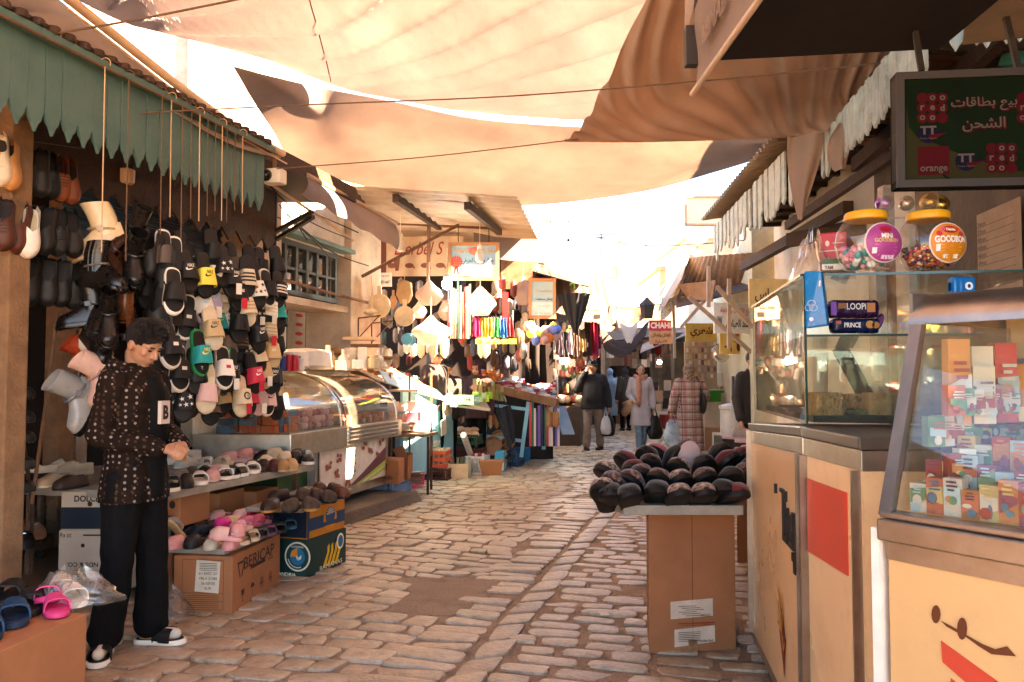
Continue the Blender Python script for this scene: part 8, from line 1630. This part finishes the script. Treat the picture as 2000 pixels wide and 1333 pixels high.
def handprims(mb,w,d,nrm,s=1.,curl=.9,side=1,spread=.0):
 """palm, four fingers of unequal length in two joints, and a thumb; w wrist, d pointing along the hand, nrm out of the back of the hand"""
 d=Vector(d).normalized();nrm=Vector(nrm);nrm=(nrm-d*nrm.dot(d)).normalized();x=d.cross(nrm)*side
 w=Vector(w);capsule(mb,w-d*.03,w+d*.015,.024*s,.024*s)
 for k in(-1.5,-.5,.5,1.5):
  b=w+d*.085*s+x*k*.0185*s-nrm*.002*abs(k);capsule(mb,w+d*.02+x*k*.012*s,b,.0145*s,.012*s,8)
  l={-1.5:.062,-.5:.074,.5:.078,1.5:.068}[k]*s;p=b;dd=d.copy();
  for j,(fr,rr) in enumerate(((.45,.0095),(.32,.0085),(.23,.0075))):
   ax=d.cross(nrm);dd=(Matrix.Rotation(-curl*(.75 if j==0 else.85)*(1+.08*k),3,ax)@dd);q=p+dd*l*fr;capsule(mb,p,q,rr*s,rr*.92*s,7);p=q
 b=w+d*.025*s+x*.03*s-nrm*.006;q=b+(d*.6+x*.65-nrm*.45).normalized()*.04*s;capsule(mb,w+d*.012,b,.015*s,.013*s,8);capsule(mb,b,q,.0115*s,.0105*s,8);capsule(mb,q,q+(d*.9-nrm*.6-x*.1).normalized()*.03*s,.0105*s,.0085*s,8)
def headprims(mb,c,q,s=1.):
 """c centre of the skull, q rotation of the head; face looks along local +y"""
 T=lambda x,y,z:c+q@(Vector((x,y,z))*s)
 mb.ball(T(0,-.012,.022),(.076*s,.096*s,.094*s),18,14,q);mb.ball(T(0,.018,-.035),(.060*s,.070*s,.078*s),16,12,q);mb.ball(T(0,.045,-.082),(.034*s,.033*s,.028*s),12,8,q)
 mb.ball(T(0,.066,.022),(.052*s,.022*s,.016*s),12,8,q)
 capsule(mb,T(0,.083,.012),T(0,.104,-.024),.009*s,.0125*s,8);mb.ball(T(.011,.092,-.03),(.009*s,)*3,8,6);mb.ball(T(-.011,.092,-.03),(.009*s,)*3,8,6)
 mb.ball(T(0,.078,-.056),(.025*s,.013*s,.0075*s),10,6,q);mb.ball(T(0,.076,-.066),(.021*s,.013*s,.008*s),10,6,q)
 for sx in(1,-1):
  mb.ball(T(.038*sx,.055,-.018),(.024*s,.024*s,.022*s),10,8,q);mb.ball(T(.077*sx,-.01,-.008),(.011*s,.022*s,.033*s),10,8,q)
SKIN=mat('skin',(.42,.20,.105),.5,var=.1,scale=20,bump=.05,bscale=300,rand=.0,spec=.4);SKIN2=mat('pale skin',(.48,.26,.16),.5,var=.1,scale=20,rand=.0)
HAIR=mat('black hair',(.013,.008,.006),.42,var=.4,scale=60,bump=.8,bscale=260,rand=0)
def person(label,loc,yaw,H=1.72,vox=.013,arms=None,legs=None,head=(0,0),top=None,bottom=None,coat=None,shoes='#15110e',hair=None,scarf=None,hat=None,skin=SKIN,hands=None,group=None,lean=0.,feet=(0,0),face=True,sleeves=True,detail=1,jfn=None,slides=False,belly=0.):
 """forward is local +y.  arms: {side: (elbow, wrist)} offsets in metres; legs: {side: (knee, ankle)}; side +1 is the person's right hand at local +x"""
 k=H/1.72;t=thing('person',label,'person',loc,R(yaw),group);sv=lambda v:Vector(v)*k
 hipz,shz=.92,1.40;ly=lambda z:lean*max(0,z-.95)
 sh={s_:Vector((.172*s_,ly(shz)-.005,shz)) for s_ in(1,-1)};hp={s_:Vector((.088*s_,0,hipz-.02)) for s_ in(1,-1)}
 arms=arms or{};legs=legs or{}
 ar={s_:[Vector(q) for q in arms.get(s_,((.235*s_,-.03,1.13),(.25*s_,.05,.88)))] for s_ in(1,-1)}
 lg={s_:[Vector(q) for q in legs.get(s_,((.095*s_,.02,.49),(.10*s_,-.02,.09)))] for s_ in(1,-1)}
 hc=Vector((0,ly(1.6)+.025+.02*max(0,-head[1]/40),1.607-.02*max(0,-head[1]/40)));hq=Matrix.Rotation(R(head[0]),3,'Z')@Matrix.Rotation(R(head[1]),3,'X')
 def trunk(mb,g=0.,z0=.80,z1=1.46,wz=1.0):
  S_=[(.0,.165,.115,.80),(.0,.170,.118,.90),(.004,.150,.105+belly,1.02),(.004,.155,.112+belly*.7,1.14),(-.002,.172,.122,1.27),(-.008,.178,.112,1.36),(-.01,.13,.085,1.43),(-.008,.065,.062,1.475)]
  loft(mb,[(0,ly(z)+y,z,(rx+g)*wz,ry+g) for y,rx,ry,z in S_ if z0-.01<=z<=z1+.02])
 def arm(mb,s_,g=0.,end=1.):
  e,w=ar[s_];capsule(mb,sh[s_],e,.052+g,.041+g);capsule(mb,e,e.lerp(w,end),.041+g,.030+g*1.1)
 def leg(mb,s_,g=0.,end=1.,gl=None):
  kn,an=lg[s_];gl=g if gl is None else gl;capsule(mb,hp[s_],kn,.085+g,.056+g);capsule(mb,kn,kn.lerp(an,end),.054+g,.037+gl)
 def fin(mb):mb.v=[v*k for v in mb.v];return mb
 def part(n,mb,m,v=None,sm=4,fn=None,cut=None):return obj(n,fuse(fin(mb),(v or vox),sm,fn,cut),m,t,local=True)
 mb=MB();trunk(mb);headprims(mb,hc,hq);capsule(mb,(0,ly(1.45)-.01,1.44),hc+hq@Vector((0,-.03,-.07)),.052,.05)
 hands=hands or{}
 for s_ in(1,-1):
  arm(mb,s_);leg(mb,s_);e,w=ar[s_];hd=hands.get(s_,{});handprims(mb,w+(w-e).normalized()*.02,hd.get('d',w-e),hd.get('n',(s_,0,0.2)),1.0,hd.get('curl',.8),hd.get('side',s_))
  an=lg[s_][1];fy=feet[0 if s_==1 else 1];f=Matrix.Rotation(R(fy),3,'Z')@Vector((0,1,0));capsule(mb,an,an+Vector((0,0,-.03)),.035,.035);capsule(mb,an+Vector((0,0,-.05))-f*.03,an+Vector((0,0,-.062))+f*.12,.034,.026)
 obj('body',fuse(fin(mb),vox*(.8 if detail<2 else.75),2),skin,t,local=True)
 for s_ in(1,-1):
  an=lg[s_][1];fy=feet[0 if s_==1 else 1];q=Matrix.Rotation(R(fy),3,'Z')
  if slides:
   for pn,me in parts_for('slide',(WT,BK,BK,WT),None):o=bpy.data.objects.new(pn,me);COL.objects.link(o);o.parent=t;o.location=(an+q@Vector((0,-.09,-.088)))*k;o.rotation_euler=(0,0,R(fy));o.scale=(1.03,)*3
   mb=MB();capsule(mb,an+Vector((0,0,.02)),an+Vector((0,0,-.02)),.042,.042);capsule(mb,an+Vector((0,0,-.028))+q@Vector((0,-.045,0)),an+Vector((0,0,-.03))+q@Vector((0,.135,-.005)),.036,.029);part('sock',mb,cmat('#d8ccb8',.9),.008)
  else:
   mb=MB();capsule(mb,an+Vector((0,0,-.045))+q@Vector((0,-.045,0)),an+Vector((0,0,-.058))+q@Vector((0,.14,0)),.045,.034);mb.v=[Vector((v.x,v.y,max(v.z,an.z-.09))) for v in mb.v];part('shoe',mb,cmat(shoes,.5),.011,2)
 if bottom:
  mb=MB();trunk(mb,.014,.80,1.03)
  for s_ in(1,-1):leg(mb,s_,.014 if detail<2 else.024,.94,.030 if detail<2 else.05)
  part('trousers',mb,bottom,None,3,lambda v,n:v+n*.006*mnoise.noise(v*14)+n*.008*mnoise.noise(Vector((v.x*20,v.y*20,v.z*5))))
 if top:
  m_,hem,g=top;mb=MB();trunk(mb,g,.80,1.46);
  if hem<.8:loft(mb,[(0,0,hem,.172+g,.125+g),(0,0,.86,.172+g,.122+g)])
  for s_ in(1,-1):arm(mb,s_,g*.8+.004,.96)
  for s_ in(1,-1):capsule(mb,(0.03*s_,ly(1.45),1.44),sh[s_]+Vector((-.03*s_,0,.0)),.05+g*.5,.05+g*.5)
  part('jacket' if not jfn else 'puffer_jacket',mb,m_,None,3,jfn or(lambda v,n:v+n*.007*mnoise.noise(v*12)),(lambda c_:c_.z<hem*k+.004) if hem<.8 else(lambda c_:c_.z<hem*k))
  if detail<2:mb=MB();mb.tube([Vector((.072*math.cos(a),ly(1.46)+.06*math.sin(a),1.475+.02*-math.sin(a))) for a in[i*.3927 for i in range(16)]],.02,8,closed=True);part('collar',mb,m_,.012)
 if coat:
  m_,hem,fl=coat;mb=MB();g=.022
  loft(mb,[(0,.0,hem,.19+fl,.16+fl),(0,0,(hem+.85)/2,.185+fl*.6,.15+fl*.6),(0,0,.88,.185,.14),(0,ly(1.03),1.03,.165,.125+belly),(0,ly(1.14),1.14,.172,.132),(0,ly(1.27),1.27,.192,.142),(0,ly(1.36),1.36,.195,.13),(0,ly(1.43),1.43,.14,.10),(0,ly(1.47),1.47,.08,.075)],28)
  for s_ in(1,-1):arm(mb,s_,g,.95)
  part('coat',mb,m_,None,3,lambda v,n:v+n*.012*mnoise.noise(Vector((v.x*14,v.y*14,v.z*3)))*(1.2 if v.z<.9*k else.5),lambda c_:c_.z<(hem+.004)*k)
 T=lambda x,y,z:hc+hq@Vector((x,y,z))
 if hair=='short':
  mb=MB();mb.ball(T(0,-.022,.042),(.087,.102,.098),18,12,hq);r_=random.Random(3)
  for i in range(110 if detail>1 else 30):
   a=r_.uniform(-1.9,1.9);el=r_.uniform(.15,1.5);d_=Vector((math.sin(a)*math.cos(el),math.cos(a)*math.cos(el)*(1 if abs(a)<1.2 else.9),math.sin(el)));p=T(0,-.02,.045)+hq@Vector((d_.x*.08,d_.y*.094,d_.z*.09));capsule(mb,p,p+hq@(d_*.022+Vector((r_.uniform(-.02,.02),.028*max(0,d_.z+.3),.006))),.017,.006,7)
  hl=Vector((0,.05,-.035));part('hair',mb,HAIR,.0055 if detail>1 else.012,1,None,lambda c_:(lambda l:(l.y>.045 and l.z<.050-.02*abs(l.x)/.06) or(l.y>.0 and l.z<-.01) or l.z<-.045 or(l.y>-.035 and l.z<.012 and abs(l.x)>.05 and l.y>.02))(hq.inverted()@(c_/k-hc)))
 elif hair=='long':mb=MB();mb.ball(T(0,-.025,.03),(.088,.098,.098),16,12,hq);mb.ball(T(0,-.05,-.05),(.085,.06,.09),14,10,hq);part('hair',mb,HAIR,.011,2,None,lambda c_:(lambda l:l.y>.035 and l.z<.055)(hq.inverted()@(c_/k-hc)))
 if face:
  mb=MB()
  for sx in(1,-1):mb.box(T(.031*sx,.086,.026),(.03,.008,.006),hq@Euler((0,-.12*sx,0)).to_matrix())
  obj('eyebrows',fin(mb),HAIR,t,local=True);mb=MB()
  for sx in(1,-1):mb.ball(T(.030*sx,.0765,.004),(.0135,.008,.006 if detail<2 else.0045),10,6,hq)
  obj('eyes',fin(mb),cmat('#1c120e',.2),t,local=True);mb=MB();mb.ball(T(0,.0895,-.0605),(.019,.005,.0065),10,6,hq);obj('lips',fin(mb),mat('lips',(.30,.10,.07),.45),t,local=True)
 if hat=='cap':mb=MB();mb.ball(T(0,-.015,.05),(.09,.108,.075),18,10,hq);mb.ball(T(0,.10,.045),(.07,.06,.012),14,6,hq);part('cap',mb,cmat('#14110f',.8),.011,2,None,lambda c_:(hq.inverted()@(c_/k-hc)).z<.03)
 elif hat=='beanie':mb=MB();mb.ball(T(0,-.01,.05),(.088,.104,.085),18,10,hq);part('beanie',mb,mat('striped knit',(.10,.08,.07),.9,var=1.6,scale=26),.011,2,None,lambda c_:(hq.inverted()@(c_/k-hc)).z<.02)
 if scarf:
  m_,kind=scarf;mb=MB()
  if kind=='hijab':mb.ball(T(0,-.012,.02),(.095,.108,.112),18,12,hq);mb.ball(T(0,-.01,-.085),(.085,.09,.08),16,10,hq);loft(mb,[(0,ly(1.36),1.36,.16,.125),(0,ly(1.44),1.44,.10,.10),(0,ly(1.5),1.5,.085,.085)]);part('headscarf',mb,m_,.012,3,lambda v,n:v+n*.008*mnoise.noise(v*18),lambda c_:(lambda l:l.y>.055 and abs(l.x)<.052 and-.085<l.z<.07)(hq.inverted()@(c_/k-hc)))
  else:
   for i in range(3):mb.tube([Vector((.095*math.cos(a)*(1+.1*i),ly(1.45)+.01+.085*math.sin(a),1.43+.028*i+.012*math.sin(2*a+i))) for a in[j*.3927 for j in range(16)]],.036,8,closed=True)
   capsule(mb,(.06,.12,1.42),(.065,.165,1.2),.05,.055);capsule(mb,(.065,.165,1.2),(.07,.17,.92),.055,.045);part('scarf',mb,m_,.012,3,lambda v,n:v+n*.008*mnoise.noise(v*22))
 return t
def bag_held(label,p,w,h,m,seed,yaw=0,hl=.16):
 """carrier bag hanging from two handles, top at p"""
 t=thing('carrier_bag',label,'bag',Vector(p)+Vector((0,0,-h-hl)),yaw);mb=MB()
 def f(u,v):
  a=2*math.pi*u;pr=interp([(0,.35),(.2,.72),(.7,1),(.92,.85),(1,.6)],v);n=1+.16*mnoise.noise(Vector((math.cos(a)*2,math.sin(a)*2,v*4+seed)));return Vector((w/2*pr*n*math.cos(a),w*.26*pr*n*math.sin(a),hl*0+h*(1-v)))
 mb.grid(f,28,14);mb.add([f(i/28,1) for i in range(28)],[tuple(range(28))]);obj('bag',mb,m,t,local=True,smooth=70)
 mb=MB()
 for s_ in(1,-1):mb.tube([(-w*.14,s_*.02,h-.01),(-w*.05,s_*.008,h+hl*.6),(0,0,h+hl),(w*.05,s_*.008,h+hl*.6),(w*.14,s_*.02,h-.01)],.007,6)
 obj('handles',mb,m,t,local=True);return t
# ---- the boy: puffer jacket with small repeated motifs, black track trousers, socks in slides
def motif_mat():
 m=mat('motif puffer',(.015,.008,.005),.85,var=.25,scale=8,rand=0,spec=.1);t_=m.node_tree;N=t_.nodes;K=t_.links;b=N['Principled BSDF'];tc=N.new('ShaderNodeTexCoord')
 src=b.inputs['Base Color'].links[0].from_socket;last=src
 for sc,off,thr,col in((30,(.014,.0,.014),.15,(.07,.038,.022)),(30,(-.014,.0,-.012),.12,(.05,.028,.018)),(30,(0,0,0),.135,(.25,.19,.16))):
  mp=N.new('ShaderNodeMapping');mp.inputs['Location'].default_value=off;K.new(tc.outputs['Object'],mp.inputs[0]);v=N.new('ShaderNodeTexVoronoi');v.inputs['Scale'].default_value=sc;v.inputs['Randomness'].default_value=.22;K.new(mp.outputs[0],v.inputs['Vector'])
  lt=N.new('ShaderNodeMath');lt.operation='LESS_THAN';lt.inputs[1].default_value=thr+.09;K.new(v.outputs['Distance'],lt.inputs[0]);mx=N.new('ShaderNodeMix');mx.data_type='RGBA';K.new(lt.outputs[0],mx.inputs[0]);K.new(last,mx.inputs[6]);mx.inputs[7].default_value=(*col,1);last=mx.outputs[2]
 K.new(last,b.inputs['Base Color']);return m
def quilt(v,n):return v+n*(.005*(abs(math.sin(v.z*math.pi/.062))**.6-.5)+.006*mnoise.noise(v*11)+.004*mnoise.noise(Vector((v.x*40,v.y*40,v.z*12))))
BLKC=mat('black track cloth',(.006,.0052,.005),.85,var=.3,bump=.15,bscale=200,spec=.12)
bp=V2(-2.0,4.25);BY=-102
boy=person('young man in dark motif puffer jacket and black trousers looking down at his hands',bp,BY,1.74,.0075,arms={1:((.215,-.05,1.13),(.085,.20,1.06)),-1:((-.215,.0,1.14),(-.06,.225,1.07))},legs={1:((.10,-.01,.49),(.115,-.07,.095)),-1:((-.10,.04,.49),(-.117,.03,.095))},feet=(-62,10),head=(-8,-30),top=(motif_mat(),.78,.018),bottom=BLKC,hair='short',hands={1:dict(d=(-.75,.55,-.1),n=(.3,.5,.85),curl=.75,side=-1),-1:dict(d=(.75,.5,-.1),n=(-.3,.5,.85),curl=.8,side=1)},detail=2,jfn=quilt,slides=True)
k_=1.74/1.72
mb=MB();loft(mb,[(0,.10,.80,.07,.06),(0,.105,1.0,.066,.06),(0,.112,1.2,.07,.065),(0,.10,1.35,.06,.06),(0,.075,1.43,.045,.045)],20);mb.v=[v*k_ for v in mb.v];obj('shirt',fuse(mb,.009,2),BLKC,boy,local=True)
fq=frame(Vector((.015,.181,1.24))*k_,(-1,0,0));mb=MB();mb.slab([fq@Vector(v) for v in((-.036,-.06,.004),(.036,-.06,.004),(.036,.06,.004),(-.036,.06,.004))],.02,fq.to_3x3()@Vector((0,0,1)));o=obj('shirt_print',mb,cmat('#c8b8a8',.7),boy,local=True);mb=MB();put_text(mb,'B',fq,0,0,w=.045,h=.075,lift=.006,bold=.05);obj('lettering',mb,INK,o,local=True)
mb=MB();mb.tube([Vector((.10*math.cos(a),-.04+.085*math.sin(a),1.475-.035*math.sin(a)))*k_ for a in[-.5+i*.32 for i in range(14)]],.038,10);mb.ball(Vector((0,-.12,1.43))*k_,(.11,.055,.075));obj('hood',fuse(mb,.009,3,quilt),motif_mat(),boy,local=True)
mb=MB()
for i in range(3):mb.slab([Vector(v)*k_ for v in((-.205+.0*i,-.03+i*.022,.38),(-.205,-.02+i*.022,.38),(-.225,-.04+i*.022,.16),(-.225,-.05+i*.022,.16))],.004)
obj('side_stripes',mb,cmat('#c8bcb0',.7),boy,local=True)
# ---- walkers and stall people
GREY=mat('pale grey coat',(.46,.39,.37),.85,var=.12,bump=.1);DEN=mat('blue denim',(.16,.22,.27),.8,var=.4,scale=10,bump=.1,bscale=200);TAUPE=mat('taupe trousers',(.26,.17,.12),.85);PLD=bpy.data.materials.new('tartan');
def plaid_mat():
 m=PLD;m.use_nodes=True;N=m.node_tree.nodes;K=m.node_tree.links;b=N['Principled BSDF'];b.inputs['Roughness'].default_value=.85;tc=N.new('ShaderNodeTexCoord');sp_=N.new('ShaderNodeSeparateXYZ');K.new(tc.outputs['Object'],sp_.inputs[0]);last=None
 for ax,ph in((0,0.),(2,.3)):
  for per,wd,col in((.14,.42,(.30,.035,.04)),(.14,.14,(.03,.07,.055)),(.07,.09,(.75,.62,.45))):
   mu=N.new('ShaderNodeMath');mu.operation='MULTIPLY_ADD';mu.inputs[1].default_value=1/per;mu.inputs[2].default_value=ph+per;K.new(sp_.outputs[ax],mu.inputs[0]);fr_=N.new('ShaderNodeMath');fr_.operation='FRACT';K.new(mu.outputs[0],fr_.inputs[0]);lt=N.new('ShaderNodeMath');lt.operation='LESS_THAN';lt.inputs[1].default_value=wd;K.new(fr_.outputs[0],lt.inputs[0]);ml=N.new('ShaderNodeMath');ml.operation='MULTIPLY';ml.inputs[1].default_value=.55;K.new(lt.outputs[0],ml.inputs[0])
   mx=N.new('ShaderNodeMix');mx.data_type='RGBA';K.new(ml.outputs[0],mx.inputs[0]);mx.inputs[6].default_value=(.42,.30,.24,1);mx.inputs[7].default_value=(*col,1)
   if last:K.new(last,mx.inputs[6])
   last=mx.outputs[2]
 K.new(last,b.inputs['Base Color']);return m
def gl(px,py):return at(px,py)
w1=gl(1158,880);o=person('man in black cap and jacket walking with a phone at his ear and bags',w1,176,1.74,arms={1:((.26,.02,1.16),(.13,.12,1.50)),-1:((-.25,-.02,1.13),(-.27,.06,.86))},legs={1:((.09,.06,.49),(.11,.08,.09)),-1:((-.10,-.02,.49),(-.13,-.05,.09))},head=(25,-4),top=(mat('black jacket',(.018,.013,.011),.8),.80,.03),bottom=TAUPE,hat='cap',hair='short',feet=(10,-25),hands={1:dict(d=(-.3,-.1,1),n=(.9,.3,0),curl=1.0)},belly=.03);o.scale=(1.14,1.1,1.0)
bag_held('black carrier bag held by the man in the cap',w1+V2(.29,-.05,.86),.32,.42,cmat('#141214',.35),2,.2);bag_held('white printed carrier bag held by the man in the cap',w1+V2(.24,-.14,.84),.22,.36,cmat('#c8c0b8',.4),5,.1)
w2=gl(1252,880);person('woman in a pale grey belted coat, jeans and salmon scarf walking towards us',w2,182,1.68,arms={1:((.25,-.02,1.12),(.19,.16,1.02)),-1:((-.24,-.02,1.12),(-.25,.05,.86))},legs={1:((.07,.09,.49),(.05,.10,.09)),-1:((-.08,.02,.50),(-.06,-.12,.11))},head=(0,-3),coat=(GREY,.50,.03),bottom=DEN,hair='long',scarf=(mat('salmon scarf',(.52,.22,.13),.9,var=.3,scale=30,bump=.3),'wrap'),shoes='#b8a898',skin=SKIN2)
bag_held('black carrier bag held by the woman in the grey coat',w2+V2(.27,-.05,.84),.34,.46,cmat('#121112',.3),7,.3)
w3=gl(1348,888);o=person('woman in a tartan robe and patterned headscarf walking away with a shoulder bag',w3,10,1.66,arms={1:((.28,.02,1.12),(.26,.12,.95)),-1:((-.26,-.02,1.10),(-.29,.0,.84))},coat=(plaid_mat(),.08,.02),bottom=BLKC,scarf=(mat('patterned scarf',(.34,.22,.15),.85,var=1.2,scale=50),'hijab'),face=False,belly=.04);o.scale=(1.28,1.2,1.0)
mb=MB();q=w3+V2(.22,-.12,.95);mb.ball(q,(.06,.16,.2));mb.tube([q+V2(0,0,.15),q+V2(-.1,.08,.5)],.015,6);single('shoulder_bag',mb,BLACK,'black shoulder bag hung on the woman in the tartan robe','bag',smooth=True)
bag_held('pale blue carrier bag held by the woman in the tartan robe',w3+V2(-.33,-.05,.82),.34,.5,glass('pale blue bag',(.75,.85,.9),.55,.2,(.62,.68,.72)),4)
w4=at(1192,838);person('woman in a light blue coat and headscarf walking away in the distance',w4,12,1.66,.02,coat=(mat('sky blue coat',(.27,.34,.40),.85),.38,.03),bottom=BLKC,scarf=(mat('blue scarf',(.22,.30,.40),.85),'hijab'),face=False)
w5=at(1222,842);person('dark clothed passer-by half hidden behind the woman in the grey coat',w5,20,1.68,.02,coat=(mat('dark coat',(.02,.015,.013),.85),.45,.03),bottom=BLKC,scarf=(mat('dark scarf',(.015,.012,.012),.85),'hijab'),face=False)
mb=MB();q=w5+V2(-.02,-.25,.6);mb.tube([q+V2(.05*math.sin(i),0,.2-i*.08) for i in range(6)],[.12,.14,.13,.12,.1,.05],10);single('brown_shawl',mb,mat('brown shawl',(.3,.18,.1),.9),'brown fringed shawl over the arm of the dark clothed passer-by','shawl',smooth=True)
def seller(label,px,py,Y,yaw,head,col,**k_):
 """stands behind a stall; px, py is the photo pixel of the head's centre"""
 c=P(px,py,Y);H=max(1.0,(c.z-0)*1.72/1.61);z0=0
 if H<1.5 or H>1.85:z0=c.z-1.61*(1.68/1.72);H=1.68
 return person(label,(c.x,c.y,z0),yaw,H,.016,top=(col,.80,.03),bottom=BLKC,head=head,**k_)
DK=mat('dark shop coat',(.03,.022,.02),.85)
seller('stall keeper in striped woolly hat looking down behind the stepped trays',850,695,11.6,230,(0,-25),DK,hat='beanie',skin=SKIN2);seller('dim figure bent over behind the stepped trays',872,718,12.2,200,(0,-20),DK,hair='short');seller('figure in a dark red hood behind the heaped stalls',930,718,12.6,170,(0,-20),mat('dark maroon coat',(.05,.02,.02),.85),scarf=(mat('maroon hood',(.07,.02,.025),.9),'hijab'))
seller('shopper in a green and cream jacket seen from behind',1030,692,14.6,20,(0,0),mat('green cream jacket',(.42,.40,.28),.8,var=.1,stain=.9,stc=(.02,.20,.15),sscale=3.2),hair='short',face=False);seller('man in black bending over the far left stalls',1072,708,16.8,120,(0,-25),DK,hair='short');seller('woman in a black headscarf behind the far left stalls',1122,728,17.2,190,(0,-10),DK,scarf=(mat('black hijab',(.012,.011,.012),.85),'hijab'));seller('bearded shopkeeper in black standing beyond the glass case',1469,705,10.5,205,(0,-8),DK,hair='short')
